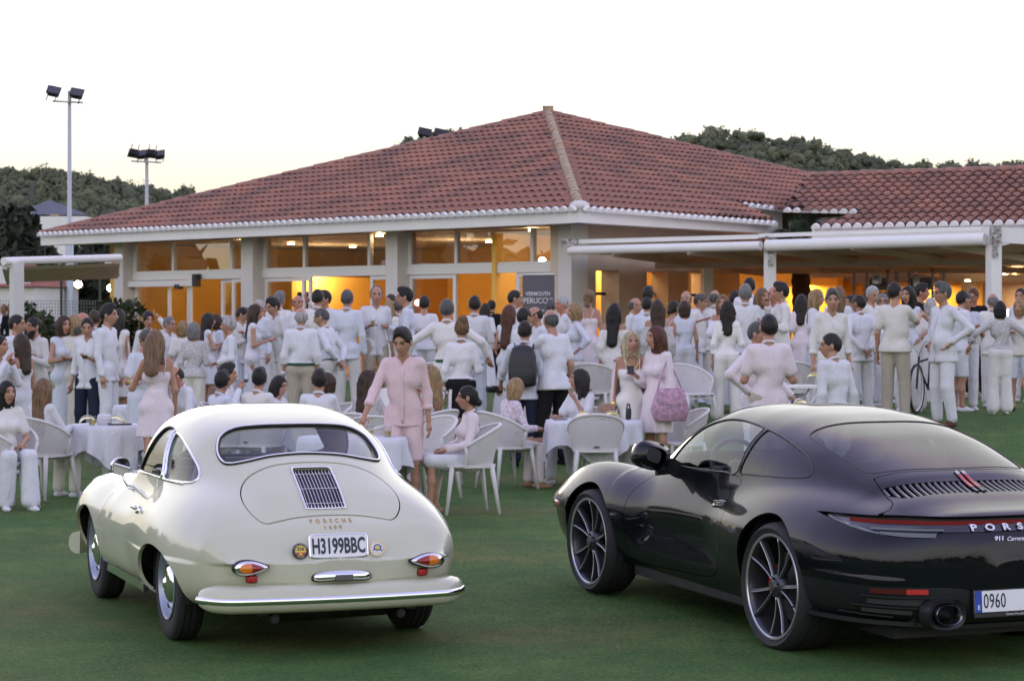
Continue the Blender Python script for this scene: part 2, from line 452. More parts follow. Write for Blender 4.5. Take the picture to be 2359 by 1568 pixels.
# the low wooded rise and tree line behind the photographer (seen mirrored in the paint)
def back_wood():
    r = np.random.default_rng(5); Vs = []; Fs = []; n = 0
    for i in range(420):
        a = r.uniform(R(100), R(440)); 
        if -R(16) < (a-R(90)) % R(360) < 0: pass
        d = r.uniform(75, 125); x, y = d*math.cos(a), d*math.sin(a)
        if y > 40 and abs(x) < y*.62: continue
        s = r.uniform(2.2, 5.2); V, F_ = CROWNS[r.integers(6)]
        Vs.append(V*s*np.array([1, 1, r.uniform(.8, 1.5)])+np.array([x, y, s*.8])); Fs.append(F_+n); n += len(V)
    o = inst('tree_line', np_mesh('tree_line', np.concatenate(Vs), [], MAT['crown'], False, tri=np.concatenate(Fs)))
    setp(o, kind='stuff', label='dark line of trees round the lawn behind the cars', cat='wood')
back_wood()

# ================================================================ clubhouse
MAT['tile'] = mat('clay_roof_tile', (.37, .175, .125), .88, var=(1.1, .45, (.20, .115, .095)), bump=(30, .2))
MAT['tile_base'] = mat('roof_underlay', (.105, .045, .036), .95, var=(3, .3))
MAT['hiptile'] = mat('pale_hip_tile', (.44, .33, .22), .85, var=(6, .35))
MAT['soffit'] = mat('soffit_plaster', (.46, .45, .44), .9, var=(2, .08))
MAT['ochre'] = mat('ochre_wall', (.80, .47, .10), .8, var=(1.2, .1))
MAT['floor_in'] = mat('terracotta_floor', (.32, .16, .09), .6)
MAT['upper_glass'] = glass_mat('upper_window_glass', (.52, .49, .45), 3.4)
MAT['dark_glass'] = glass_mat('window_glass', (.86, .85, .80), 1.25)
MAT['warm'] = mat('lit_downlight', (1, .9, .7), .5, emis=((1, .70, .34), 6))
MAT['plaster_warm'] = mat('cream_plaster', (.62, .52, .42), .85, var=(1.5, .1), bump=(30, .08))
MAT['doorframe'] = MAT['alu']

A0 = np.array([-.70, .713]); A0 /= np.linalg.norm(A0)          # along the left facade, going away
B0 = np.array([.616, .788]); B0 /= np.linalg.norm(B0)          # along the right facade, going away
W0 = np.array([1.07, 44.8])                                     # outer corner of the walls
FLOOR = .62; EAVE_B, EAVE_T = 3.68, 3.95
CB = np.array([1.3, 43.33]); CA = CB+18.75*A0; CC = CB+24*B0; CDk = CA+CC-CB
APEX = np.array([.878, 55.0, 6.83])

club = empty('clubhouse', (W0[0], W0[1], FLOOR), 0, 'low white clubhouse with a terracotta tiled hip roof and lit glass doors', 'building')
CL = Matrix.Translation((-W0[0], -W0[1], -FLOOR))               # world -> clubhouse
def cb(mb, name, m, parent=None, smooth=None):
    for v in mb.v: v -= np.array([W0[0], W0[1], FLOOR])
    return mb.build(name, m, parent or club, smooth)

def wall_t(xd):
    u = (xd-CX)/FPX; return (W0[0]-u*W0[1])/(-A0[0]+u*A0[1])
def L3(t, out, z):   # left facade coordinates
    n = np.array([-A0[1], A0[0]])
    p = W0+A0*t+n*out; return (p[0], p[1], z)
def R3(t, out, z):   # right facade coordinates
    n = np.array([B0[1], -B0[0]])
    p = W0+B0*t+n*out; return (p[0], p[1], z)
def lbox(mb, t0, t1, o0, o1, z0, z1, Fn=L3, mi=0):
    V = [Fn(t, o, z) for z in (z0, z1) for o in (o0, o1) for t in (t0, t1)]
    return mb.add(V, [(0, 2, 3, 1), (4, 5, 7, 6), (0, 1, 5, 4), (2, 6, 7, 3), (0, 4, 6, 2), (1, 3, 7, 5)], mi)

# --- roof -------------------------------------------------------
roof = None
ROOF_TILES = []      # (matrix) of every cover tile
def plane_n(p, q, r):
    n = np.cross(np.array(q)-p, np.array(r)-p); n /= np.linalg.norm(n); return n if n[2] > 0 else -n
def ray_plane(xd, yd, p0, n):
    d = np.array([(xd-CX)/FPX, 1.0, (HZ-yd)/FPX]); o = np.array([0, 0, CAMH])
    t = np.dot(p0-o, n)/np.dot(d, n); return o+d*t
def proj(p): return (CX+FPX*p[..., 0]/p[..., 1], HZ+FPX*(CAMH-p[..., 2])/p[..., 1])
def inpoly(x, y, poly):
    c = np.zeros(x.shape, bool); P = np.asarray(poly, float)
    for (x0, y0), (x1, y1) in zip(P, np.roll(P, -1, 0)):
        m = ((y0 > y) != (y1 > y)) & (x < (x1-x0)*(y-y0)/(y1-y0+1e-12)+x0); c ^= m
    return c
def tile_field(e0, e1, up_pt, poly3, pitch=.226, row=.40):
    """cover tiles on the plane e0,e1,up_pt inside the world polygon poly3 (planar)"""
    e0 = np.array(e0); e1 = np.array(e1); a = (e1-e0)/np.linalg.norm(e1-e0); n = plane_n(e0, e1, up_pt)
    up = np.cross(n, a); up = up if up[2] > 0 else -up
    P = np.array([[np.dot(p-e0, a), np.dot(p-e0, up)] for p in np.array(poly3)])
    tt = np.arange(math.floor(P[:, 0].min()/pitch), math.ceil(P[:, 0].max()/pitch)+1)*pitch+pitch/2
    ss = np.arange(math.floor(P[:, 1].min()/row), math.ceil(P[:, 1].max()/row)+1)*row+row*.5
    Tt, Ss = np.meshgrid(tt, ss, indexing='ij')
    k = inpoly(Tt, Ss, P)
    out = []
    for t, s in zip(Tt[k], Ss[k]):
        c = e0+a*(t+RNG.uniform(-.006, .006))+up*(s+RNG.uniform(-.012, .012))+n*(.012+RNG.uniform(0, .006))
        out.append((c, a, up, n))
    ROOF_TILES.extend(out)
    return n
def tile_mesh_data():
    # half-round barrel tile, wide end down-slope, with thickness seen at the mouth
    k = 6; L_ = .46; V = []; Fs = []
    for s, r, z in ((-L_/2, .088, .030), (L_/2, .068, -.002)):
        for rr in (r, r-.016):
            for i in range(k):
                th = math.pi*i/(k-1); V.append((rr*math.cos(th), s, z+rr*.80*math.sin(th)))
    for i in range(k-1):
        Fs.append((i, i+1, 2*k+i+1, 2*k+i)); Fs.append((i, k+i, k+i+1, i+1)); Fs.append((k+i, 3*k+i, 3*k+i+1, k+i+1))
    return np.array(V), Fs
TILE_V, TILE_F = tile_mesh_data()

def build_roof():
    global roof
    z = EAVE_T
    A, B, C, Dk = [np.array([*p, z]) for p in (CA, CB, CC, CDk)]
    # right face: low part ends at a verge, the upper part carries on above the passage
    nR = plane_n(B, C, APEX)
    rp = lambda x, y: ray_plane(x, y, B, nR)
    polyR = [B, rp(1787, 516), rp(1702, 471), rp(1812, 486), rp(1866, 407), APEX]
    polyL = [A, B, APEX]
    # wing on the right
    E1 = np.array([6.245, 47.0, 3.75]); dW = np.array([.889, -.458, 0]); upW = np.array([.458, .889, .30])
    nW = np.cross(dW, upW); nW /= np.linalg.norm(nW); nW = nW if nW[2] > 0 else -nW
    rw = lambda x, y: ray_plane(x, y, E1, nW)
    r1 = rw(2358, 391); r0 = rw(1867, 408); ex = E1+dW*8.5; rx = r0+dW*np.dot(ex-r0, dW)
    polyW = [E1, ex, rx, r0, rw(1808, 485), rw(1992, 489)]
    mb = MB()
    for P in (polyL, polyR, polyW): mb.add(P, [tuple(range(len(P)))])
    mb.add([A, Dk, APEX, C], [(0, 1, 2), (1, 3, 2)])
    back = [r0, rx, rx+np.array([.458, .889, -.30])*4.3, r0+np.array([.458, .889, -.3])*4.3]; mb.add(back, [(0, 1, 2, 3)])
    roof = cb(mb, 'roof', MAT['tile_base'])
    tile_field(A, B, APEX, polyL); tile_field(B, C, APEX, polyR); tile_field(E1, ex, rx, polyW)
    o0 = np.array([W0[0], W0[1], FLOOR])
    d = [np.linalg.norm(c[0]-np.array([0, 0, CAMH]))-.0 for c in ROOF_TILES]
    order = np.argsort(d)
    tm = MB().add(TILE_V, TILE_F).mesh('roof_tile', MAT['tile'], 180)
    far = MB(); V_, Fq, nv = [], [], 0
    Fq0 = np.array(TILE_F)
    for rank, i in enumerate(order):
        c, a, up, n = ROOF_TILES[i]
        M = np.array([a, up, n]).T
        if rank < 290:
            Mm = Matrix(((a[0], up[0], n[0], c[0]-o0[0]), (a[1], up[1], n[1], c[1]-o0[1]), (a[2], up[2], n[2], c[2]-o0[2]), (0, 0, 0, 1)))
            inst('roof_tile', tm, roof, M=Mm)
        else:
            V_.append(TILE_V@M.T+c-o0); Fq.append(Fq0+nv); nv += len(TILE_V)
    o = inst('roof_tiles', np_mesh('roof_tiles', np.concatenate(V_), np.concatenate(Fq), MAT['tile'], True), roof); o['kind'] = 'stuff'
    # eave row: white mortar bedded tile ends
    k = 9
    capV = [(0.092*math.cos(math.pi*i/(k-1)), y, -.035+.095*math.sin(math.pi*i/(k-1))) for y in (-.16, -.235) for i in range(k)]
    capF = [tuple(range(k, 2*k))]+[(i, k+i, k+i+1, i+1) for i in range(k-1)]
    cm = MB().add(capV, capF).mesh('eave_mortar', MAT['white'], 40)
    def eave_caps(p, q, up_pt):
        a = (q-p)/np.linalg.norm(q-p); n = plane_n(p, q, up_pt); up = np.cross(n, a)
        if up[2] < 0: up = -up
        L_ = np.linalg.norm(q-p)
        for t in np.arange(math.ceil(0)*.226+.113, L_-.05, .226):
            c = p+a*t-o0+up*.10+n*.03
            inst('eave_mortar', cm, roof, M=Matrix(((a[0], up[0], n[0], c[0]), (a[1], up[1], n[1], c[1]), (a[2], up[2], n[2], c[2]), (0, 0, 0, 1))))
    eave_caps(A, B, APEX); eave_caps(B, rp(1787, 516), APEX); eave_caps(rp(1702, 471), rp(1812, 486), APEX)
    eave_caps(E1, ex, rx); eave_caps(rw(1808, 485), rw(1992, 489), rx)
    # hip line facing the camera: pale barrel tiles, and the other ridges in clay
    def ridge(p, q, m, name, r=.125, step=.33):
        p = np.array(p); q = np.array(q); a = (q-p)/np.linalg.norm(q-p); L_ = np.linalg.norm(q-p)
        kk = 7; V = []
        for y, rr in ((-.21, r*1.08), (.19, r*.9)):
            for w in (rr, rr-.02):
                V += [(w*math.cos(math.pi*i/(kk-1)), y, w*.95*math.sin(math.pi*i/(kk-1))) for i in range(kk)]
        Fs = []
        for i in range(kk-1): Fs += [(i, i+1, 2*kk+i+1, 2*kk+i), (i, kk+i, kk+i+1, i+1)]
        me = MB().add(V, Fs).mesh(name, m, 60)
        x = np.cross(a, [0, 0, 1.]); x /= np.linalg.norm(x); n = np.cross(x, a)
        for t in np.arange(.2, L_-.05, step):
            c = p+a*t+n*.015-o0+RNG.normal(size=3)*.004
            inst(name, me, roof, M=Matrix(((x[0], a[0], n[0], c[0]), (x[1], a[1], n[1], c[1]), (x[2], a[2], n[2], c[2]), (0, 0, 0, 1))))
    ridge(B+(APEX-B)*.03, APEX, MAT['hiptile'], 'hip_tile', .105, .33)
    ridge(A, APEX, MAT['tile'], 'ridge_tile', .10, .40)
    ridge(rp(1866, 407), APEX, MAT['tile'], 'ridge_tile', .10, .40)
    ridge(r0, rx, MAT['tile'], 'ridge_tile', .11, .40)
    mb = MB(); mb.ball(B-o0+np.array([0.0, .16, .055]), (.20, .20, .115), 10, 6); mb.build('hip_end', MAT['stucco'], roof, 180)
    mb = MB(); mb.box(APEX-o0+np.array([0, 0, .10]), (.26, .26, .16)); mb.build('ridge_cap', MAT['hiptile'], roof)
    # valley gutter
    mb = MB(); mb.tube([rw(1810, 482)-o0, rw(1867, 406)-o0], .05, 6); mb.build('valley_gutter', mat('valley_lead', (.10, .06, .05), .7), roof, 180)
    # chimney and roof floodlights behind the ridge
    c = at(1050, 300, 92)
    mb = MB(); mb.box((c.x-o0[0], c.y-o0[1]+4, c.z-o0[2]-.35), (.30, .30, .95)); mb.box((c.x-o0[0], c.y-o0[1]+4, c.z-o0[2]+.15), (.34, .34, .06)); mb.build('chimney', mat('grey_render', (.26, .26, .25), .9, var=(4, .2)), roof)
    # fascias
    th = .30
    mb = MB()
    def fascia(p, q, z0, z1, inn):
        p = np.array(p[:2]); q = np.array(q[:2]); inn = np.array(inn)
        V = [(*(w+o), zz) for zz in (z0, z1) for o in (np.zeros(2), inn*th) for w in (p, q)]
        mb.add(V, [(0, 2, 3, 1), (4, 5, 7, 6), (0, 1, 5, 4), (2, 6, 7, 3), (0, 4, 6, 2), (1, 3, 7, 5)])
    inL = np.array([A0[1], -A0[0]]); inL = inL if inL[1] > 0 else -inL
    inR = np.array([-B0[1], B0[0]]); inR = inR if inR[1] > 0 else -inR
    e = rp(1787, 516)
    fascia(CA, CB, EAVE_B, EAVE_T-.012, inL); fascia(CB+B0*.002, CB+B0*7.2, EAVE_B, EAVE_T-.012, inR)
    cb(mb, 'fascia', MAT['white'])
    mb = MB(); fascia(CB+B0*7.2, CB+B0*7.2+inR*2.2, EAVE_B, EAVE_T-.03, B0*.2) ; cb(mb, 'fascia_return', MAT['white'])
    mb = MB(); fascia(E1+np.array([0, .02, 0]), ex, 3.49, 3.73, (.458, .889)); fascia(E1[:2], E1[:2]+np.array([.458, .889])*2.0, 3.492, 3.735, (.2, -.1)); cb(mb, 'wing_fascia', MAT['white'])
    # walls under the raised eaves
    mb = MB(); q0 = rp(1702, 471); q1 = rp(1812, 486); q2 = rw(1992, 489)
    fascia(q0+inR.tolist()+[0] if False else np.r_[q0[:2]+inR*.12, 0], np.r_[q1[:2]+inR*.12, 0], 3.2, q0[2]-.03, inR)
    fascia(np.r_[q1[:2]+np.array([.05, .1]), 0], np.r_[q2[:2]+np.array([.05, .1]), 0], 3.2, q2[2]-.03, (.458, .889))
    cb(mb, 'upper_wall', MAT['stucco'])
    # soffit under the overhang
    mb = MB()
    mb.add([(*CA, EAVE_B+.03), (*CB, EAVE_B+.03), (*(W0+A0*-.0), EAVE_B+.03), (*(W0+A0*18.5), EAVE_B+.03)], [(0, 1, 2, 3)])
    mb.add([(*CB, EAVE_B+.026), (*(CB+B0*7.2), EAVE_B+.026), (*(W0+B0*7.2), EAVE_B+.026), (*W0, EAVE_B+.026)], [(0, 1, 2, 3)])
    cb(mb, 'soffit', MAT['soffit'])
build_roof()

def build_walls():
    # columns of the glazed front
    cols = [(-.2, .17), (4.90, 5.28), (9.89, 10.33), (15.04, 15.42)]
    for k, (a, b) in enumerate(cols):
        mb = MB(); lbox(mb, a, b, -.42, .12 if k else .05, FLOOR-.1, EAVE_B+.02); cb(mb, 'column', MAT['stucco'])
    bays = [(.17, 4.90, 1.14, 3.40, 'right'), (5.28, 9.89, 6.18, 8.41, 'mid'), (10.33, 15.04, 11.1, 13.4, 'left')]
    zc0, zc1, zt0 = 2.95, EAVE_B, 2.78
    for (a, b, m0, m1, nm) in bays:
        fr = MB()
        lbox(fr, a, b, -.30, -.16, zt0, zc0)                                    # transom
        lbox(fr, a, b, -.285, -.19, zc0+.002, zc0+.05)
        for m in (m0, m1): lbox(fr, m-.04, m+.04, -.28, -.18, zc0+.052, zc1)
        for m in (a+.05, b-.05): lbox(fr, m-.049, m+.049, -.275, -.185, zc0+.054, zc1)
        o = cb(fr, 'window_frame', MAT['alu'])
        for (p, q) in ((a+.1, m0-.04), (m0+.04, m1-.04), (m1+.04, b-.1)):
            g = MB(); g.add([L3(p, -.232, zc0+.05), L3(q, -.232, zc0+.05), L3(q, -.232, zc1), L3(p, -.232, zc1)], [(0, 1, 2, 3)]); cb(g, 'window_pane', MAT['upper_glass'])
        # doors below: fixed leaf, open middle, narrow leaf
        def leaf(p, q, glass=True, w=.09, out=-.235):
            f = MB(); lbox(f, p, p+w, out-.03, out+.03, FLOOR, zt0-.002); lbox(f, q-w, q, out-.03, out+.03, FLOOR, zt0-.002)
            lbox(f, p+w, q-w, out-.028, out+.028, zt0-w, zt0-.004); lbox(f, p+w, q-w, out-.028, out+.028, FLOOR, FLOOR+.12)
            o = cb(f, 'door_leaf', MAT['alu'])
            g = MB(); g.add([L3(p+w, out, FLOOR+.12), L3(q-w, out, FLOOR+.12), L3(q-w, out, zt0-w), L3(p+w, out, zt0-w)], [(0, 1, 2, 3)]); gg = cb(g, 'door_glass', MAT['dark_glass'] if glass else MAT['white'], o)
        if nm == 'right': leaf(3.42, 4.88); leaf(1.14, 1.62); leaf(.2, 1.12); lbox
        elif nm == 'mid': leaf(8.43, 9.87); leaf(8.1, 8.42, out=-.16); leaf(5.3, 6.16)
        else: leaf(13.55, 15.0); leaf(12.6, 12.75, True, .06, -.16); leaf(10.4, 11.1); leaf(11.1, 11.6, out=-.30)
    # sliding door rail on the left bay, black brackets
    mb = MB(); lbox(mb, 12.3, 15.3, -.14, -.02, 2.62, 2.76); cb(mb, 'door_rail', MAT['alu'])
    for t in (15.25, 13.0): mb = MB(); lbox(mb, t-.09, t+.09, -.145, .0, 2.55, 2.66); cb(mb, 'door_bracket', MAT['black'])
    mb = MB(); lbox(mb, 12.2, 12.34, -.13, .03, 2.60, 2.90); cb(mb, 'door_bracket', MAT['black'])
    # room behind
    mb = MB(); lbox(mb, -.0, 16.5, -9.0, -8.8, FLOOR, 3.75); lbox(mb, 16.3, 16.5, -8.8, -.5, FLOOR, 3.75)
    lbox(mb, 4.6, 4.75, -8.79, -4.5, FLOOR, 3.2); lbox(mb, 12.95, 13.05, -8.79, -3.5, FLOOR, 2.9)
    lbox(mb, 5.6, 6.2, -4.6, -4.4, FLOOR, 3.3)
    cb(mb, 'inner_wall', MAT['ochre'])
    mb = MB(); lbox(mb, -.1, 16.5, -9, .3, FLOOR-.25, FLOOR-.001); cb(mb, 'inner_floor', MAT['floor_in'])
    mb = MB(); lbox(mb, -.05, 16.5, -9, -.35, 3.70, 3.76); cb(mb, 'ceiling', mat('ceiling_paint', (.60, .54, .46), .8))
    mb = MB(); lbox(mb, 4.0, 4.55, -8.78, -8.6, FLOOR, 2.3); lbox(mb, 9.5, 9.85, -8.78, -8.6, FLOOR, 2.45); lbox(mb, 12.1, 12.5, -3.4, -3.3, FLOOR, 2.5); cb(mb, 'inner_door', mat('dark_door', (.02, .016, .012), .5))
    # ceiling downlights
    o0 = np.array([W0[0], W0[1], FLOOR])
    dl = MB().lathe([(.0, 0), (.075, 0), (.085, .03)], 14).mesh('downlight', MAT['warm'])
    for xd, yd in ((564, 553), (670, 558), (812, 565), (874, 539), (1078, 579), (1127, 553), (1167, 582), (1226, 526)):
        u = (xd-CX)/FPX; d = (3.69-CAMH)*FPX/(HZ-yd)
        inst('downlight', dl, club, (u*d-o0[0], d-o0[1], 3.668-o0[2]), (R(180), 0, 0))
    for t, o in ((2.4, -4.2), (7.6, -4.2), (12.6, -4.2)):
        ld = bpy.data.lights.new('room_light', 'POINT'); ld.shadow_soft_size = .35; ld.energy = 14; ld.color = (1, .70, .38)
        lo = bpy.data.objects.new('room_light', ld); COL.objects.link(lo); lo.location = L3(t, o, 2.95)
    # right facade under the pergola with its deep slots
    mb = MB(); gl = MB(); fr = MB()
    slots = [(.95, 1.75), (2.75, 3.55), (4.3, 5.1)]; z0, z1 = FLOOR, 2.82; prev = .02
    for a, b in slots:
        lbox(mb, prev, a, -.4, .05, FLOOR-.1, EAVE_B+.02, R3); lbox(mb, a, b, -.4, .048, z1, EAVE_B+.018, R3); prev = b
        gl.add([R3(a, -.35, FLOOR), R3(b, -.35, FLOOR), R3(b, -.35, z1), R3(a, -.35, z1)], [(0, 1, 2, 3)])
        lbox(fr, a, a+.06, -.34, -.28, FLOOR, z1-.002, R3); lbox(fr, a+.06, b, -.335, -.285, z1-.5, z1-.44, R3)
    lbox(mb, prev, 6.35, -.4, .05, FLOOR-.1, EAVE_B+.02, R3)
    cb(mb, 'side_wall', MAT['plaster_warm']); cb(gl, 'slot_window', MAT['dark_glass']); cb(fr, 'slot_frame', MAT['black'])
    mb = MB(); lbox(mb, .4, 6.2, -2.2, -2.1, FLOOR, 3.6, R3); cb(mb, 'slot_room_wall', MAT['ochre'])
    ld = bpy.data.lights.new('slot_room_light', 'AREA'); ld.size = 1.0; ld.energy = 4; ld.color = (1, .62, .25)
    lo = bpy.data.objects.new('slot_room_light', ld); COL.objects.link(lo); lo.location = R3(3.2, -1.2, 3.5)
    # terrace slab
    mb = MB(); lbox(mb, -10, 19, -.1, 2.6, FLOOR-.35, FLOOR-.02); cb(mb, 'terrace', mat('terrace_paving', (.33, .27, .22), .85, var=(3, .2)))
build_walls()

# ---------------------------------------------------------------- wing wall, pergola and bar terrace on the right
def build_right():
    E = np.array([6.245, 47.0]); dW = np.array([.889, -.458]); iW = np.array([.458, .889])
    def W3(t, o, z): p = E+dW*t+iW*o; return (p[0], p[1], z)
    mb = MB()
    lbox(mb, -6.5, 9, 5.0, 5.2, FLOOR-.2, 3.5, W3)                             # far back wall
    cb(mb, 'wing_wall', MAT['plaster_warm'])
    mb = MB()
    lbox(mb, -1.6, -.2, 3.2, 3.4, 2.75, 3.5, W3); lbox(mb, -.2, 9, 3.0, 3.2, 2.62, 3.5, W3)
    lbox(mb, .1, .35, 3.0, 3.19, FLOOR-.2, 2.62, W3); lbox(mb, 2.3, 2.6, 3.0, 3.19, FLOOR-.2, 2.62, W3); lbox(mb, 4.1, 4.4, 3.0, 3.19, FLOOR-.2, 2.62, W3)
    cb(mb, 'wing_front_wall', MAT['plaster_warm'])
    mb = MB(); lbox(mb, -3.2, 2.3, 4.6, 4.7, FLOOR, 2.7, W3); cb(mb, 'lit_wall', MAT['ochre'])
    mb = MB(); mb.add([W3(.4, 3.1, FLOOR), W3(2.25, 3.1, FLOOR), W3(2.25, 3.1, 2.6), W3(.4, 3.1, 2.6)], [(0, 1, 2, 3)]); cb(mb, 'wing_glass', MAT['dark_glass'])
    mb = MB(); lbox(mb, -7, 9, -3, 6, FLOOR-.3, FLOOR-.012, W3); cb(mb, 'bar_terrace', MAT['floor_in'])
    for t, o, e, c in ((-1.8, 3.9, 6.5, (1, .62, .22)), (1.2, 4.0, 6.5, (1, .60, .24)), (3.6, 4.2, 3.5, (1, .66, .34)), (6.4, 3.9, 5, (1, .62, .28))):
        ld = bpy.data.lights.new('bar_light', 'AREA'); ld.size = .9; ld.energy = e; ld.color = c
        lo = bpy.data.objects.new('bar_light', ld); COL.objects.link(lo); lo.location = W3(t, o, 2.6)
    o0 = np.array([W0[0], W0[1], FLOOR])
    dl = MB().lathe([(.0, 0), (.05, 0), (.06, .02)], 12).mesh('spotlight', MAT['warm'])
    for xd, yd, d in ((2316, 630, 47.5), (2292, 640, 48.5), (2228, 645, 48), (2345, 622, 46.5)):
        inst('spotlight', dl, club, ((xd-CX)/FPX*d-o0[0], d-o0[1], CAMH+(HZ-yd)/FPX*d-o0[2]), (R(180), 0, 0))
    # pergola
    pg = empty('pergola', (0, 0, 0), 0, 'white steel pergola with rolled awning tubes in front of the tiled wing', 'pergola')
    P0 = np.array(at(1312, 577, 118.5)); P2 = np.array(at(2268, 551, 134.5)); P1 = np.array(at(1752, 566, 126.5))
    P3 = P2+(P2-P1)/np.linalg.norm(P2-P1)*4.0
    def cyl(a, b, r, m, name, n=14):
        b_ = MB(); b_.tube([a, b], r, n); return b_.build(name, m, pg, 60)
    up = np.array([0, 0, .17])
    cyl(P0, P1, .085, MAT['white'], 'awning_tube'); cyl(P1+np.array([.1, -.06, 0]), P2, .105, MAT['white'], 'awning_tube')
    b_ = MB(); b_.bar(P0+up+[0, .15, 0], P1+up+[0, .15, 0], .12, .08); b_.bar(P1+up*1.1+[0, .15, 0], P2+up*1.1+[0, .15, 0], .12, .07); b_.build('gutter_beam', MAT['white'], pg)
    def post(p, w, zt, name='post'):
        g = tz(p[0], p[1])
        b_ = MB(); b_.box((p[0], p[1], (g+zt)/2), (w, w, zt-g), rz=.3); return b_.build(name, MAT['white'], pg)
    post(P1+np.array([.18, .12, 0]), .17, P1[2]-.02); post(P2+np.array([.16, .05, 0]), .20, P2[2]+.22)
    post(P1+np.array([-.55, 5.0, 0]), .2, 2.9); 
    b_ = MB(); b_.bar(P2+np.array([.27, .05, .07]), P2+np.array([4.2, 1.6, -.1]), .10, .26); b_.build('side_beam', MAT['white'], pg)
    wb = mat('weathered_bracket', (.55, .53, .50), .6, var=(22, .9, (.05, .04, .035)))
    for p in (P1+np.array([.18, .02, 0]), P2+np.array([.16, -.07, .05])):
        b_ = MB(); b_.box(p+np.array([0, -.03, .02]), (.2, .04, .30)); b_.box(p+np.array([0, -.035, -.24]), (.09, .03, .24)); b_.build('bracket', wb, pg)
    b_ = MB(); b_.box(P0+np.array([.0, -.02, .15]), (.32, .12, .14)); b_.build('bracket', bpy.data.materials['weathered_bracket'], pg)
    # awning cloth and rafters seen from below
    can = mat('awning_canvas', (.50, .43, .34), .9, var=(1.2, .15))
    a0, a1 = P0+np.array([.3, .2, .05]), P2+np.array([-.1, .2, .05])
    bk0 = np.array(R3(6.0, .1, 3.02)); bk1 = np.array(W3(6.5, 2.6, 2.95))
    G = np.array([[a0+(a1-a0)*u+((bk0+(bk1-bk0)*u)-(a0+(a1-a0)*u))*v-np.array([0, 0, .10*math.sin(v*math.pi*5)**2]) for v in np.linspace(0, 1, 31)] for u in np.linspace(0, 1, 12)])
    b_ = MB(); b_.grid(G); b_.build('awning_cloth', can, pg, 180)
    for k in range(5):
        u = .08+k*.21; s = a0+(a1-a0)*u-np.array([0, 0, .12]); e = bk0+(bk1-bk0)*u-np.array([0, 0, .2])
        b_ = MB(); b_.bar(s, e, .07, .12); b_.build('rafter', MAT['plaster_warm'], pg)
    for v in (.45, .8):
        s = a0+(bk0-a0)*v-np.array([0, 0, .2]); e = a1+(bk1-a1)*v-np.array([0, 0, .2])
        b_ = MB(); b_.bar(s, e, .09, .12); b_.build('cross_beam', MAT['plaster_warm'], pg)
build_right()

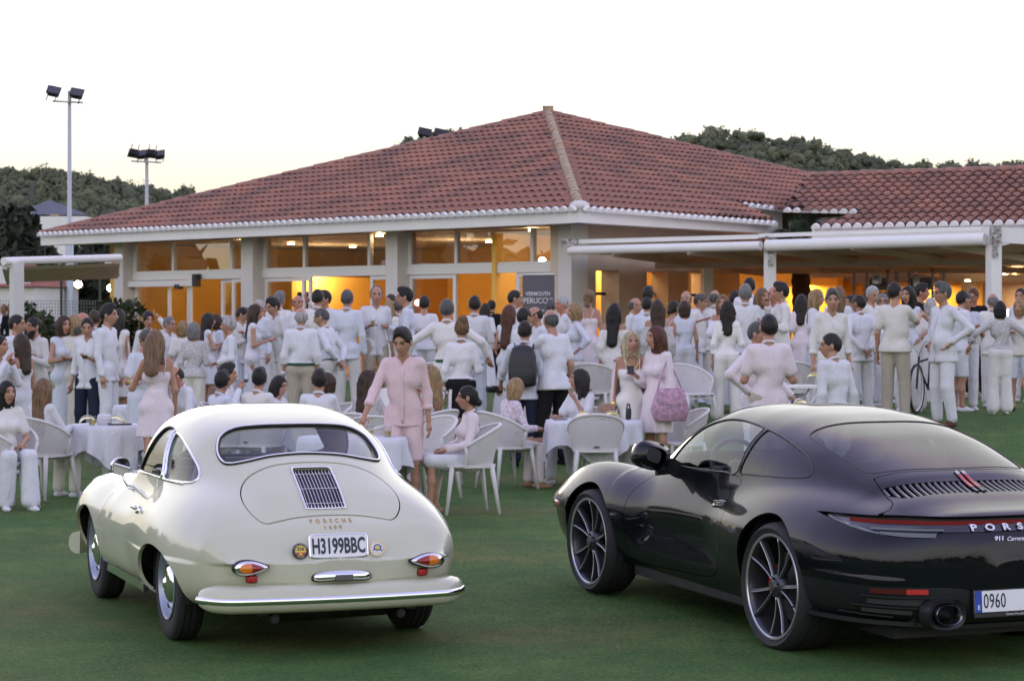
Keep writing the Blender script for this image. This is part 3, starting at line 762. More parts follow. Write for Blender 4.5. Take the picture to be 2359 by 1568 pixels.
# ---------------------------------------------------------------- left side: awning, lamps, fence, far houses, trees, mast lights
def build_left():
    aw = empty('awning', (0, 0, 0), 0, 'small white awning on a square post left of the clubhouse', 'awning')
    a, b = np.array(at(8, 602, 112)), np.array(at(276, 594, 105))
    mb = MB(); mb.tube([a, b], .085, 14); mb.build('awning_tube', MAT['white'], aw, 60)
    p = np.array(at(36, 605, 112)); g = tz(p[0], p[1])
    mb = MB(); mb.box((p[0], p[1]+.1, (g+p[2])/2), (.22, .22, p[2]-g), rz=R(40)); mb.build('post', MAT['stucco'], aw)
    n = 30; G = []
    off = np.array([-.6, 3.2, -.28])
    for i in range(n+1):
        u = i/n; s = a+(b-a)*u; G.append([s+off*v+np.array([0, 0, -.16*abs(math.sin(v*math.pi*4))]) for v in np.linspace(.05, 1, 22)])
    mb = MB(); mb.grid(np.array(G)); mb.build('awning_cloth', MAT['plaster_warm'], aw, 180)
    mb = MB(); mb.bar(a+np.array([0, .1, -.1]), a+off+np.array([0, 0, -.1]), .1, .12); mb.bar(b+np.array([-.3, .1, -.1]), b+off, .1, .12); mb.build('side_beam', MAT['stucco'], aw)
    # three lamps of the tennis court fence
    lm = mat('lit_globe', (1, .9, .7), .5, emis=((1, .78, .45), 8))
    for i, (x, y, s, lab) in enumerate(((103, 640, 84, 'glowing lamp under the awning, highest and nearest the white post'), (180, 655, 80, 'glowing lamp in front of the dark fence, middle of three'), (255, 663, 78, 'glowing lamp nearest the clubhouse, lowest of three'))):
        c = at(x, y, s); o = empty('lamp', c, 0, lab, 'lamp', 'glowing lamps beside the clubhouse')
        MB().ball((0, 0, 0), (.115, .09, .10), 12, 8).build('lamp_glass', lm, o, 180)
        MB().lathe([(.02, .09), (.05, .10), (.05, .13), (.0, .15)], 8).tube([(0, 0, .14), (0, .05, 1.2)], .012, 5).build('lamp_cap', MAT['black'], o, 60)
    # fence
    fo = empty('fence', at(170, 700, 76), 0, 'dark mesh fence of the tennis court behind the lamps', 'fence')
    fm = mat('dark_green_fence', (.012, .02, .018), .6)
    for i in range(8):
        mb = MB(); mb.box((-3.9+i*1.15, i*.12, .1), (.07, .07, 2.8)); mb.build('fence_post', fm, fo)
    mb = MB()
    for i in range(95): mb.box((-3.9+i*.086, i*.009, -.55), (.011, .011, 1.3))
    for k in range(14): mb.bar((-3.9, 0, -1.2+k*.1), (4.2, .85, -1.2+k*.1), .012, .012)
    o = mb.build('mesh_panel', mat('fence_wire', (.10, .14, .14), .5), fo); o['kind'] = 'stuff'
    # little house with a red roof, glimpsed beyond the fence
    h = empty('small_house', at(45, 735, 62), R(-20), 'small white outhouse with red tiled roof beyond the fence', 'house')
    MB().box((0, 0, .2), (3.2, 3, 1.9)).prism([(-1.6, 1.15), (1.6, 1.15), (0.4, 1.95), (-1.6, 1.95)], -1.49, 1.49, M=Matrix.Rotation(R(90), 4, 'X')).build('wall', MAT['stucco'], h)
    MB().add([(-2, -1.7, 1.18), (1.75, -1.7, 1.18), (.6, 0, 2.05), (-2, 0, 2.05), (-2, 1.7, 1.18), (1.75, 1.7, 1.18)], [(0, 1, 2, 3), (3, 2, 5, 4), (1, 5, 2)]).build('roof', mat('red_tiles', (.33, .12, .09), .85, var=(9, .4)), h)
    # far villa with the slate grey hip roof
    d = FPX/30.0; c = Vector(((120-CX)/30, d, 0)); v = empty('villa', c, R(12), 'distant villa with a dark grey hip roof below the wooded hill', 'house')
    zz = lambda y: CAMH+(HZ-y)/30
    MB().box((0, 1, zz(500)/2), (4.2, 3.2, zz(500))).build('wall', mat('villa_timber', (.10, .075, .055), .8, var=(5, .3)), v)
    e = zz(497); MB().add([(-3.1, -1.6, e), (2.75, -1.6, e), (2.75, 3.6, e), (-3.1, 3.6, e), (-.15, 1, zz(459))], [(0, 1, 4), (1, 2, 4), (2, 3, 4), (3, 0, 4), (3, 2, 1, 0)]).build('roof', mat('slate_roof', (.09, .10, .125), .6, var=(3, .15)), v)
    wl = MB().box((0, 0, 0), (.22, .05, .18)).mesh('lit_window', mat('lit_window', (1, .8, .4), .5, emis=((1, .66, .25), 2)))
    inst('lit_window', wl, v, (.0, -.62, zz(503))); inst('lit_window', wl, v, (.35, -.62, zz(502)))
    for k in range(9): MB().box((-1.9+k*.42, -.64, zz(515)), (.05, .06, .8)).build('railing_post', MAT['black'], v)
    w = empty('white_villa', Vector(((150-CX)/38, FPX/38, 0)), 0, 'flat white wall of a far house under the grey roof', 'house')
    z1 = CAMH+(HZ-500)/38; MB().box((0, 0, z1/2), (2.9, 2.0, z1)).build('wall', MAT['white'], w)
    MB().box((-4.2, .5, z1/2-.3), (3.4, 2, z1-.5)).build('side_wall', MAT['white'], w)
build_left()

LEAF = {}
def leafy_tree(name, base, h, rad, label, mcol, n=900, leaf=.22, group=None, trunk=.12, seed=1, flat=.8):
    r = np.random.default_rng(seed)
    o = empty(name, base, 0, label, 'tree', group)
    mb = MB(); mb.tube([(0, 0, -.1), (.05, 0, h*.35), (-.05, .05, h*.7)], [trunk, trunk*.75, trunk*.35], 8)
    for k in range(6):
        a = r.uniform(0, 6.28); mb.tube([(0, 0, h*(.3+.06*k)), (rad*.5*math.cos(a), rad*.5*math.sin(a), h*(.5+.07*k))], [trunk*.45, trunk*.15], 5)
    mb.build('trunk', MAT['bark'], o, 180)
    C = [(r.normal(size=3)*np.array([rad*.42, rad*.42, h*.18])+np.array([0, 0, h*.62])) for _ in range(14)]
    V = np.zeros((n, 4, 3))
    for i in range(n):
        c = C[r.integers(14)]; p = r.normal(size=3); p /= np.linalg.norm(p); p *= rad*.40*r.uniform(.55, 1.05)*np.array([1, 1, flat])
        q = c+p; a = r.normal(size=3); a /= np.linalg.norm(a); b = np.cross(a, r.normal(size=3)); b /= np.linalg.norm(b)+1e-9
        s = leaf*r.uniform(.5, 1.2); V[i] = [q-a*s, q-b*s*.5, q+a*s, q+b*s*.5]
    me = np_mesh('crown', V.reshape(-1, 3), np.arange(n*4).reshape(n, 4), mcol, False)
    inst('crown', me, o)
    return o
MAT['bark'] = mat('bark', (.09, .065, .045), .9, bump=(18, .6))
MAT['leaf_dark'] = mat('dark_pine_needles', (.028, .042, .020), .8, var=(2.5, .5))
MAT['leaf_mid'] = mat('shrub_leaves', (.045, .075, .028), .75, var=(3, .5))
def tree_at(xd, ytop, s, rad, label, m, n, leaf, seed, name='pine_tree'):
    top = at(xd, ytop, s); g = tz(top.x, top.y)
    h = (top.z-g)/.98
    leafy_tree(name, (top.x, top.y, g), h, rad, label, m, n, leaf, 'trees left of the clubhouse', max(.1, h*.025), seed)
tree_at(38, 508, 60, 2.3, 'dark bushy pine below the grey roofed villa at the far left', MAT['leaf_dark'], 2600, .30, 3)
tree_at(-70, 500, 56, 2.6, 'dark pine at the very left edge behind the awning post', MAT['leaf_dark'], 2600, .30, 4)
tree_at(120, 560, 58, 2.2, 'dark pine behind the steel mast under the white wall', MAT['leaf_dark'], 2400, .30, 5)
tree_at(215, 566, 57, 2.2, 'dark pine behind the fence closest to the clubhouse wall', MAT['leaf_dark'], 2400, .30, 6)
tree_at(280, 572, 60, 1.7, 'dark pine hidden half behind the clubhouse corner', MAT['leaf_dark'], 1800, .30, 16)
tree_at(95, 692, 90, 1.0, 'low green shrub in front of the fence', MAT['leaf_mid'], 900, .13, 7, 'shrub')
tree_at(255, 700, 95, .9, 'low green shrub at the clubhouse corner', MAT['leaf_mid'], 900, .13, 8, 'shrub')

def mast(xd, ybase_s, s, ytop, heads, label, arm):
    t = at(xd, ytop, s); g = 0.0
    o = empty('light_mast', (t.x, t.y, g), 0, label, 'light mast', 'sports light masts')
    H = t.z-g
    MB().tube([(0, 0, 0), (0, 0, H*.45), (0, 0, H*.46), (0, 0, H)], [.17, .15, .085, .07], 10).build('pole', MAT['steel'], o, 60)
    MB().bar((-arm[0], 0, H-arm[2]), (arm[1], -.25, H-arm[2]-.08), .07, .07).build('cross_arm', MAT['steel'], o)
    for (dx, dz, w, h, tilt, roll) in heads:
        M = Matrix.Translation((dx, -.1, H+dz))@Matrix.Rotation(roll, 4, 'Y')@Matrix.Rotation(tilt, 4, 'X')
        f = MB(); f.add([(-w/2, -.05, -h/2), (w/2, -.05, -h/2), (w/2, -.05, h/2), (-w/2, -.05, h/2), (-w*.36, .2, -h*.36), (w*.36, .2, -h*.36), (w*.36, .2, h*.36), (-w*.36, .2, h*.36)], [(0, 1, 2, 3), (7, 6, 5, 4), (0, 4, 5, 1), (1, 5, 6, 2), (2, 6, 7, 3), (3, 7, 4, 0)])
        f.bar((-w*.3, 0, -h*.5), (-w*.3, .05, -h*.5-.3), .03, .03); f.bar((w*.3, 0, -h*.5), (w*.3, .05, -h*.5-.3), .03, .03)
        for k in range(5): f.box((0, .17, -h*.3+k*h*.15), (w*.6, .12, .015))
        hd = f.build('floodlight', MAT['lamp_dark'], o); hd.matrix_local = M
        g_ = MB(); g_.box((0, -.055, 0), (w*.86, .012, h*.86)); g_.build('lens', mat('floodlight_glass', (.05, .05, .06), .15, spec=.8), hd)
mast(160, 0, 62, 210, [(-.56, .0, .52, .36, R(-35), R(12)), (.30, -.08, .52, .36, R(-35), R(10))], 'tall steel light mast with two dark floodlights at the far left', (.62, .55, .38))
mast(338, 0, 54, 352, [(-.55, -.06, .5, .34, R(150), R(10)), (-.22, -.05, .5, .34, R(-40), R(-6)), (.22, -.08, .5, .34, R(150), R(6)), (.55, -.06, .5, .34, R(-40), R(-8))], 'shorter light mast with four floodlights rising behind the roof', (.66, .66, .36))
def roof_flood():
    for i, (x, y, s, lab) in enumerate(((978, 305, 78, 'dark floodlight on the roof behind the ridge, left of the pair'), (1015, 307, 78, 'dark floodlight on the roof behind the ridge, next to the chimney'))):
        c = at(x, y, s); o = empty('roof_floodlight', c, 0, lab, 'floodlight', 'floodlights behind the roof ridge')
        f = MB(); w, h = .40, .24
        f.add([(-w/2, -.05, -h/2), (w/2, -.05, -h/2), (w/2, -.05, h/2), (-w/2, -.05, h/2), (-w*.36, .2, -h*.36), (w*.36, .2, -h*.36), (w*.36, .2, h*.36), (-w*.36, .2, h*.36)], [(0, 1, 2, 3), (7, 6, 5, 4), (0, 4, 5, 1), (1, 5, 6, 2), (2, 6, 7, 3), (3, 7, 4, 0)])
        b_ = f.build('housing', MAT['lamp_dark'], o); b_.rotation_euler = (R(-30), R(12), 0)
        MB().tube([(0, .05, -.1), (0, .05, -2.8)], .05, 8).build('pole', MAT['steel'], o)
roof_flood()

# palm between the pergola and the wing
def palm():
    b = at(1846, 690, 106); g = tz(b.x, b.y); o = empty('palm_tree', (b.x, b.y, g), 0, 'fan palm growing up through the gap beside the pergola roof', 'palm tree')
    H = 2.75
    mb = MB(); zz = np.linspace(0, H, 26); mb.tube([(0.02*math.sin(z*2), 0, z) for z in zz], [.19+.025*(i % 2) for i in range(26)], 10); mb.build('trunk', mat('palm_trunk', (.075, .05, .035), .95, bump=(25, .8)), o, 40)
    r = np.random.default_rng(9); m = mat('palm_leaf', (.055, .095, .045), .6, var=(3, .4))
    for k in range(30):
        f = MB(); az = r.uniform(0, 6.28); el = r.uniform(-.6, 1.35); L_ = r.uniform(.7, 1.05)
        d = np.array([math.cos(az)*math.cos(el), math.sin(az)*math.cos(el), math.sin(el)]); s = np.cross(d, [0, 0, 1.]); s /= np.linalg.norm(s)+1e-9; u = np.cross(s, d)
        c = np.array([0, 0, H+.02])+d*L_*.55
        f.tube([(0, 0, H), c], .012, 4)
        for q in range(18):
            a = (q/17-.5)*3.6; dd = d*math.cos(a)+s*math.sin(a); l = L_*.55*(.75+.25*math.cos(a))
            p1 = c+dd*l*.55+u*.03; p2 = c+dd*l-np.array([0, 0, .10*r.uniform(.5, 1.5)]); w = np.cross(dd, u)*.018
            f.add([c, p1-w, p2, p1+w], [(0, 1, 2, 3)])
        f.build('frond', m, o)
palm()
# ================================================================ cars: smooth solids, cut into panels
def tab(xs, ys):
    """smooth curve through control points (monotone cubic), as a table for np.interp"""
    xs = np.array(xs, float); ys = np.array(ys, float); h = np.diff(xs); d = np.diff(ys)/h; m = np.zeros(len(xs))
    m[1:-1] = np.where(d[:-1]*d[1:] > 0, 2*d[:-1]*d[1:]/np.where(np.abs(d[:-1]+d[1:]) < 1e-12, 1, d[:-1]+d[1:]), 0); m[0], m[-1] = d[0], d[-1]
    X = np.linspace(xs[0], xs[-1], 500); i = np.clip(np.searchsorted(xs, X)-1, 0, len(h)-1); t = (X-xs[i])/h[i]
    Y = ys[i]*(1+2*t)*(1-t)**2+h[i]*m[i]*t*(1-t)**2+ys[i+1]*t*t*(3-2*t)+h[i]*m[i+1]*t*t*(t-1)
    return lambda x: np.interp(x, X, Y)
def smin(a, b, k):
    h = np.clip(.5+.5*(b-a)/k, 0, 1); return b*(1-h)+a*h-k*h*(1-h)
def smax(a, b, k): return -smin(-a, -b, k)

class Pool:
    """vertex pool with exact normals; faces are tuples"""
    def __init__(s, V, N): s.V = [tuple(v) for v in V]; s.N = [tuple(n) for n in N]
    def arr(s): return np.array(s.V), np.array(s.N)

def clip(pool, faces, phi):
    """split faces along phi=0 -> (inside phi<0, outside phi>0, cut vertex set)"""
    cache = {}; cut = set(); I, O = [], []
    for f in faces:
        p = [phi[i] for i in f]
        if all(x >= 0 for x in p): O.append(f); continue
        if all(x <= 0 for x in p): I.append(f); continue
        a, b = [], []; n = len(f)
        for k in range(n):
            i, j = f[k], f[(k+1) % n]; x, y = p[k], p[(k+1) % n]
            (a if x < 0 else b).append(i)
            if (x < 0) != (y < 0):
                key = (i, j) if i < j else (j, i)
                if key not in cache:
                    t = x/(x-y); V = pool.V; N = pool.N
                    pool.V.append(tuple(V[i][q]+(V[j][q]-V[i][q])*t for q in range(3)))
                    nn = [N[i][q]+(N[j][q]-N[i][q])*t for q in range(3)]; l = math.sqrt(sum(c*c for c in nn)) or 1
                    pool.N.append(tuple(c/l for c in nn)); cache[key] = len(pool.V)-1
                c = cache[key]; cut.add(c); a.append(c); b.append(c)
        if len(a) > 2: I.append(tuple(a))
        if len(b) > 2: O.append(tuple(b))
    return I, O, cut

def border(faces):
    cnt = {}
    for f in faces:
        n = len(f)
        for k in range(n):
            e = (f[k], f[(k+1) % n])
            if (e[1], e[0]) in cnt: cnt[(e[1], e[0])] += 1
            else: cnt[e] = cnt.get(e, 0)+1
    return [e for e, c in cnt.items() if c == 1]

def loops(edges):
    nx = {}
    for a, b in edges: nx.setdefault(a, []).append(b)
    out = []
    while nx:
        a = next(iter(nx)); lp = [a]
        while a in nx:
            b = nx[a].pop(); 
            if not nx[a]: del nx[a]
            a = b
            if a == lp[0]: break
            lp.append(a)
        out.append(lp)
    return out

def panel(pool, faces, name, m, parent, flange=.018, skip=None, inset=0.0, mi=None):
    """mesh object from faces with exact normals and a turned-in edge"""
    V, N = pool.V, pool.N
    ids = sorted({i for f in faces for i in f}); mp = {i: k for k, i in enumerate(ids)}
    vs = [V[i] for i in ids]; ns = [N[i] for i in ids]
    if inset: vs = [tuple(v[q]-n[q]*inset for q in range(3)) for v, n in zip(vs, ns)]
    fs = [tuple(mp[i] for i in f) for f in faces]
    if flange:
        for a, b in border(faces):
            va, vb, na, nb = np.array(V[a]), np.array(V[b]), np.array(N[a]), np.array(N[b])
            if skip is not None and skip(.5*(va+vb)): continue
            k = len(vs); t = vb-va; s_ = np.cross(t, na); l = np.linalg.norm(s_); s_ = s_/l if l > 1e-9 else na
            vs += [tuple(va), tuple(vb), tuple(vb-nb*flange), tuple(va-na*flange)]; ns += [tuple(s_)]*4
            fs.append((k+1, k, k+3, k+2))
    me = bpy.data.meshes.new(name); me.from_pydata(vs, [], fs)
    for mm in (m if isinstance(m, (list, tuple)) else [m]): me.materials.append(mm)
    me.polygons.foreach_set('use_smooth', [True]*len(fs))
    me.normals_split_custom_set_from_vertices([tuple(n) for n in ns])
    o = bpy.data.objects.new(name, me); COL.objects.link(o); o.parent = parent
    return o

def catmull(pts, n=10, closed=True):
    P = np.array(pts, float); out = []
    k = len(P)
    for i in range(k if closed else k-1):
        p0, p1, p2, p3 = (P[(i-1) % k], P[i], P[(i+1) % k], P[(i+2) % k]) if closed else (P[max(i-1, 0)], P[i], P[i+1], P[min(i+2, k-1)])
        for t in np.linspace(0, 1, n, endpoint=False):
            out.append(.5*((2*p1)+(-p0+p2)*t+(2*p0-5*p1+4*p2-p3)*t*t+(-p0+3*p1-3*p2+p3)*t**3))
    if not closed: out.append(P[-1])
    return np.array(out)

def sd_poly(x, y, poly):
    """signed distance to a closed polygon (negative inside)"""
    P = np.asarray(poly); Q = np.roll(P, -1, 0); d = np.full(x.shape, 1e9); c = np.zeros(x.shape, bool)
    for (ax, ay), (bx, by) in zip(P, Q):
        ex, ey = bx-ax, by-ay; wx, wy = x-ax, y-ay; t = np.clip((wx*ex+wy*ey)/(ex*ex+ey*ey+1e-15), 0, 1)
        d = np.minimum(d, (wx-ex*t)**2+(wy-ey*t)**2)
        m = ((ay > y) != (by > y)) & (x < ex*(y-ay)/(ey+1e-15)+ax); c ^= m
    d = np.sqrt(d); return np.where(c, -d, d)

class CarShell:
    def __init__(s, Fn, xr, xf, z0, rmax=1.5, nx=(70, 230, 60), nt=260):
        s.F = Fn; s.z0 = z0; s.rmax = rmax
        e = lambda n: (1-np.cos(np.linspace(0, 1, n)*math.pi/2))
        al = np.r_[-math.pi/2*(1-np.linspace(.012, 1, nx[0], endpoint=False)), np.zeros(nx[1]), math.pi/2*np.linspace(0, .985, nx[2]+1)[1:]]
        ox = np.r_[np.full(nx[0], xr), np.linspace(xr, xf, nx[1]), np.full(nx[2], xf)]
        th = np.linspace(0, math.pi, nt//2+1)             # left half only, from straight down up to straight up
        A, Th = np.meshgrid(al, th, indexing='ij'); OX = np.repeat(ox[:, None], len(th), 1)
        D = np.stack([np.sin(A), np.cos(A)*np.sin(Th), -np.cos(A)*np.cos(Th)], -1)
        O = np.stack([OX, 0*OX, np.full(OX.shape, z0)], -1)
        P = s.ray(O.reshape(-1, 3), D.reshape(-1, 3)); N = s.norm(P)
        nu, nv = A.shape
        # full ring: left half then mirrored right half
        PL = P.reshape(nu, nv, 3); NL = N.reshape(nu, nv, 3)
        PL[:, 0, 1] = PL[:, -1, 1] = 0; NL[:, 0, 1] = NL[:, -1, 1] = 0
        PR = PL[:, -2:0:-1]*np.array([1, -1, 1]); NR = NL[:, -2:0:-1]*np.array([1, -1, 1])
        G = np.concatenate([PL, PR], 1); GN = np.concatenate([NL, NR], 1); nt2 = G.shape[1]
        s.pool = Pool(G.reshape(-1, 3).tolist(), GN.reshape(-1, 3).tolist())
        idx = np.arange(nu*nt2).reshape(nu, nt2)
        a = idx[:-1]; b = idx[1:]; a2 = np.roll(a, -1, 1); b2 = np.roll(b, -1, 1)
        # outward winding
        Q = np.stack([a, a2, b2, b], -1).reshape(-1, 4)
        s.faces = [tuple(q) for q in Q.tolist()]+[tuple(idx[0].tolist())[::-1], tuple(idx[-1].tolist())]
        f = s.faces[len(Q)//2]; v = np.array([s.pool.V[i] for i in f]); 
        if np.dot(np.cross(v[1]-v[0], v[2]-v[0]), s.pool.N[f[0]]) < 0: s.faces = [q[::-1] for q in s.faces]
    def ray(s, O, D, lo=0.0, hi=None, it=42):
        a = np.full(len(O), lo); b = np.full(len(O), hi or s.rmax)
        for _ in range(it):
            m = .5*(a+b); p = O+D*m[:, None]; v = s.F(p[:, 0], p[:, 1], p[:, 2]) < 0
            a = np.where(v, m, a); b = np.where(v, b, m)
        return O+D*(.5*(a+b))[:, None]
    def norm(s, P, e=.004):
        g = np.stack([s.F(*(P+d).T)-s.F(*(P-d).T) for d in np.eye(3)*e], 1)
        return g/np.maximum(np.linalg.norm(g, axis=1, keepdims=True), 1e-9)
    def hit(s, o, d):
        """from outside along d to the skin: point, normal"""
        o = np.array(o, float); d = np.array(d, float); d /= np.linalg.norm(d)
        t = np.linspace(0, 3, 600); P = o+d*t[:, None]; v = s.F(P[:, 0], P[:, 1], P[:, 2])
        k = int(np.argmax(v < 0)); a, b = t[max(k-1, 0)], t[k]
        for _ in range(30):
            m = .5*(a+b); q = o+d*m
            if s.F(*[np.array([c]) for c in q])[0] < 0: b = m
            else: a = m
        p = o+d*b; return p, s.norm(p[None])[0]
    def cut(s, faces, phifn):
        V, N = s.pool.arr(); return clip(s.pool, faces, phifn(V, N))
    def loop_path(s, faces, off=.0):
        """longest border loop as points pushed out by off"""
        L = max(loops(border(faces)), key=len); V, N = s.pool.V, s.pool.N
        return np.array([np.array(V[i])+np.array(N[i])*off for i in L])

def ring_trim(name, path, r, m, parent, n=6, step=2):
    P = path[::step] if len(path) > 60 else path
    mb = MB(); mb.tube(P, r, n, closed=True, up=(.13, .31, .94)); return mb.build(name, m, parent, 180)

def dome(mb, outline, h, M, rings=6, mi=0, base=0.0, power=.5):
    """pillow over a 2d outline (x, y) raised along z"""
    P = np.array(outline, float); c = P.mean(0); k = len(P); V = []
    for i in range(rings+1):
        t = i/rings; s_ = math.cos(t*math.pi/2); 
        V += [(*(c+(p-c)*s_), base+h*math.sin(t*math.pi/2)) for p in P]
    Fs = [(i*k+q, i*k+(q+1) % k, (i+1)*k+(q+1) % k, (i+1)*k+q) for i in range(rings) for q in range(k)]
    V += [(*p, base-.03) for p in P]; b = (rings+1)*k
    Fs += [(b+q, b+(q+1) % k, (q+1) % k, q) for q in range(k)]
    return mb.add(V, Fs, mi, M)

def ellipse(a, b, n=28, p=2.0):
    t = np.linspace(0, 2*math.pi, n, endpoint=False); c, s_ = np.cos(t), np.sin(t)
    return np.c_[a*np.sign(c)*np.abs(c)**(2/p), b*np.sign(s_)*np.abs(s_)**(2/p)]

MAT['cream'] = mat('cream_car_paint', (.545, .545, .405), .32, coat=1.0, var=(1.2, .02), spec=.12)
MAT['blackpaint'] = mat('black_car_paint', (.004, .005, .007), .3, coat=.72, spec=.04)
MAT['seal'] = mat('rubber_seal', (.01, .01, .011), .5)
MAT['inner'] = mat('dark_interior', (.018, .019, .020), .8)
MAT['leather'] = mat('grey_green_leather', (.075, .085, .075), .55, bump=(30, .1))
MAT['carglass'] = glass_mat('car_glass', (.90, .93, .92), 1.0)
MAT['amber'] = mat('amber_lens', (.75, .20, .015), .12, coat=.6, bump=(140, .12))
MAT['redlens'] = mat('red_lens', (.26, .006, .006), .12, coat=.6, bump=(140, .12))
MAT['redrefl'] = mat('red_reflector', (.50, .010, .010), .2, coat=.5, bump=(160, .3))
MAT['plate'] = mat('plate_white', (.80, .80, .82), .4, var=(6, .05))
MAT['ink'] = mat('plate_ink', (.012, .016, .03), .45)
MAT['gold'] = mat('gold_script', (.62, .42, .17), .3, .8)
MAT['exhaust'] = mat('sooty_metal', (.05, .047, .045), .5, .6, var=(12, .5))

def wheel_matrix(x, y, z, side): return Matrix.Translation((x, y, z))@Matrix.Rotation(R(-90*side), 4, 'X')   # lathe +z -> outward

def wheel_well(root, x, y, z, sg, r, w0, w1):
    a = np.linspace(R(-14), R(194), 30); mb = MB()
    P = np.array([[(x+r*math.cos(t), y+sg*w, z+r*math.sin(t)) for w in (w0, 0, w1)] for t in a]); mb.grid(P)
    n = len(a); mb.add(np.r_[P[:, 2], [[x, y+sg*w1, z-.1]]], [(i, i+1, n) for i in range(n-1)])
    return mb.build('wheel_well', MAT['inner'], root, 180)

def tyre_mesh(r, rim, w, name='tyre', tread=True):
    mb = MB(); h = w/2
    pr = [(rim-.01, -h*.86), (rim+.012, -h*.92), ((r+rim)/2, -h*1.02), (r-.022, -h*.96), (r-.006, -h*.80), (r, -h*.5)]
    gro = []
    for g in (-.45, 0, .45):
        gro += [(r, h*g-.006), (r-.007, h*g-.004), (r-.007, h*g+.004), (r, h*g+.006)]
    pr = pr+gro+[(a, -b) for a, b in pr[::-1]]
    mb.lathe(pr, 64, cap=False); return mb.mesh(name, MAT['rubber'], 50)

# ---------------------------------------------------------------- the cream vintage coupe
def vintage():
    PSI = R(22.0)
    # body curves; x forward from the rear axle
    zt = tab([-.93, -.89, -.86, -.80, -.742, -.662, -.60, -.46, -.25, .1, .6, 1.2, 1.5, 1.9, 2.3, 2.6, 2.82, 2.93, 2.96], [.47, .51, .55, .635, .695, .745, .782, .84, .875, .893, .90, .905, .90, .865, .785, .68, .565, .48, .44])
    wd = tab([-.93, -.90, -.84, -.74, -.58, -.36, -.1, .4, 1.2, 1.9, 2.3, 2.6, 2.8, 2.92, 2.96], [.10, .30, .475, .60, .70, .775, .82, .832, .83, .825, .79, .68, .52, .33, .2])
    zb = tab([-.93, -.8, -.55, -.3, 0, 2.2, 2.6, 2.85, 2.96], [.40, .31, .245, .21, .185, .185, .21, .29, .38])
    rt = tab([-.93, -.86, -.75, -.62, -.46, -.30, -.19, 0, .137, .3, .5, .7, .88, 1.04, 1.18, 1.31, 1.44, 1.60], [.30, .42, .58, .735, .88, .985, 1.045, 1.145, 1.215, 1.262, 1.298, 1.313, 1.310, 1.297, 1.24, 1.11, .945, .82])
    rw = tab([-.93, -.8, -.6, -.36, -.1, .1, .3, .6, 1.1, 1.35, 1.60], [.20, .30, .42, .53, .605, .645, .668, .678, .678, .665, .60])
    # fenders
    def F(x, y, z):
        ay = np.abs(y)
        zc = .50
        xb = np.clip(x, -.93, 2.96)
        w = wd(xb); a = zt(xb)-zc; b = zc-zb(xb)
        dz = z-zc; h = np.where(dz > 0, np.maximum(a, .02), np.maximum(b, .02))
        p = np.where(dz > 0, 2.35, 4.6)
        q = ((ay/w)**p+(np.abs(dz)/h)**p)**(1/p)
        body = (q-1)*np.minimum(w, h)
        body = np.maximum(body, np.maximum(-.925-x, x-2.965))
        # cabin
        xc = np.clip(x, -.93, 1.60); cw = rw(xc); ch = np.maximum(rt(xc)-.62, .02); dz2 = np.abs(z-.62)
        q2 = ((ay/cw)**3.5+(dz2/ch)**3.5)**(1/3.5); cab = (q2-1)*np.minimum(cw, ch)
        cab = smax(np.maximum(cab, x-1.60), -.70-x, .24)
        # front and rear wings
        def ell(cx, cy, cz, rx, ry, rz): return (np.sqrt(((x-cx)/rx)**2+((ay-cy)/ry)**2+((z-cz)/rz)**2)-1)*min(rx, ry, rz)
        fw = ell(2.22, .60, .53, .66, .235, .275)
        rwg = ell(.06, .562, .54, .76, .242, .30)
        f = smin(body, cab, .11); f = smin(f, rwg, .15); f = smin(f, fw, .10)
        return f
    sh = CarShell(F, -.45, 2.45, .50)
    root = empty('vintage_car', (0, 0, 0), 0, 'cream two door vintage coupe with chrome trim seen from the rear', 'car')
    faces = sh.faces
    RW, WR = .36, .325                                 # arch radius, wheel radius
    XF = 2.10
    # wheel arches
    for xw, zw, rr, ex in ((-.03, .33, .222, 1.86), (XF, .33, .285, 1.32)):
        def ph(V, N, xw=xw, zw=zw, rr=rr, ex=ex):
            x, y, z = V.T; r = np.sqrt(((x-xw)/ex)**2+(np.maximum(z-zw, 0))**2+(np.minimum(z-zw, 0)*.25)**2)
            return np.where(np.abs(y) > .5, r-rr, 1.0)
        _, faces, _ = sh.cut(faces, ph)
    # open underside
    _, faces, _ = sh.cut(faces, lambda V, N: V[:, 2]-.205-np.where(np.abs(V[:, 0]-1.0) > 1.0, .0, 0))
    # glass outlines
    side = lambda pts, n=8: catmull(pts, n)
    door_win = catmull([(.515, .893), (.545, .99), (.595, 1.10), (.63, 1.155), (.68, 1.172), (.80, 1.178), (.90, 1.165), (.97, 1.12), (1.06, 1.03), (1.20, .915), (1.205, .893), (1.0, .888), (.7, .886)], 6)
    quarter = catmull([(.455, .893), (.48, .96), (.53, 1.08), (.56, 1.142), (.53, 1.150), (.40, 1.128), (.2, 1.07), (.05, 1.005), (-.06, .945), (-.08, .91), (-.03, .893), (.2, .886), (.42, .886)], 6)
    _h = [(.2, 1.205), (.34, 1.190), (.43, 1.145), (.470, 1.07), (.468, 1.020), (.44, 1.003), (.34, 1.019), (.2, 1.044)]
    rear = catmull([(0, 1.208)]+_h+[(0, 1.055)]+[(-a, b) for a, b in _h[::-1]], 5)
    _h = [(.3, 1.205), (.45, 1.165), (.54, 1.05), (.565, .99), (.45, .962)]
    front = catmull([(0, 1.215)]+_h+[(0, .955)]+[(-a, b) for a, b in _h[::-1]], 5)
    def side_phi(poly, sgn, g=0.0, nmin=.35):
        def ph(V, N):
            x, y, z = V.T; d = np.maximum(sd_poly(x, z, poly)+g, (nmin-N[:, 1]*sgn)*.25)
            return np.where((y*sgn > .3), d, .5)
        return ph
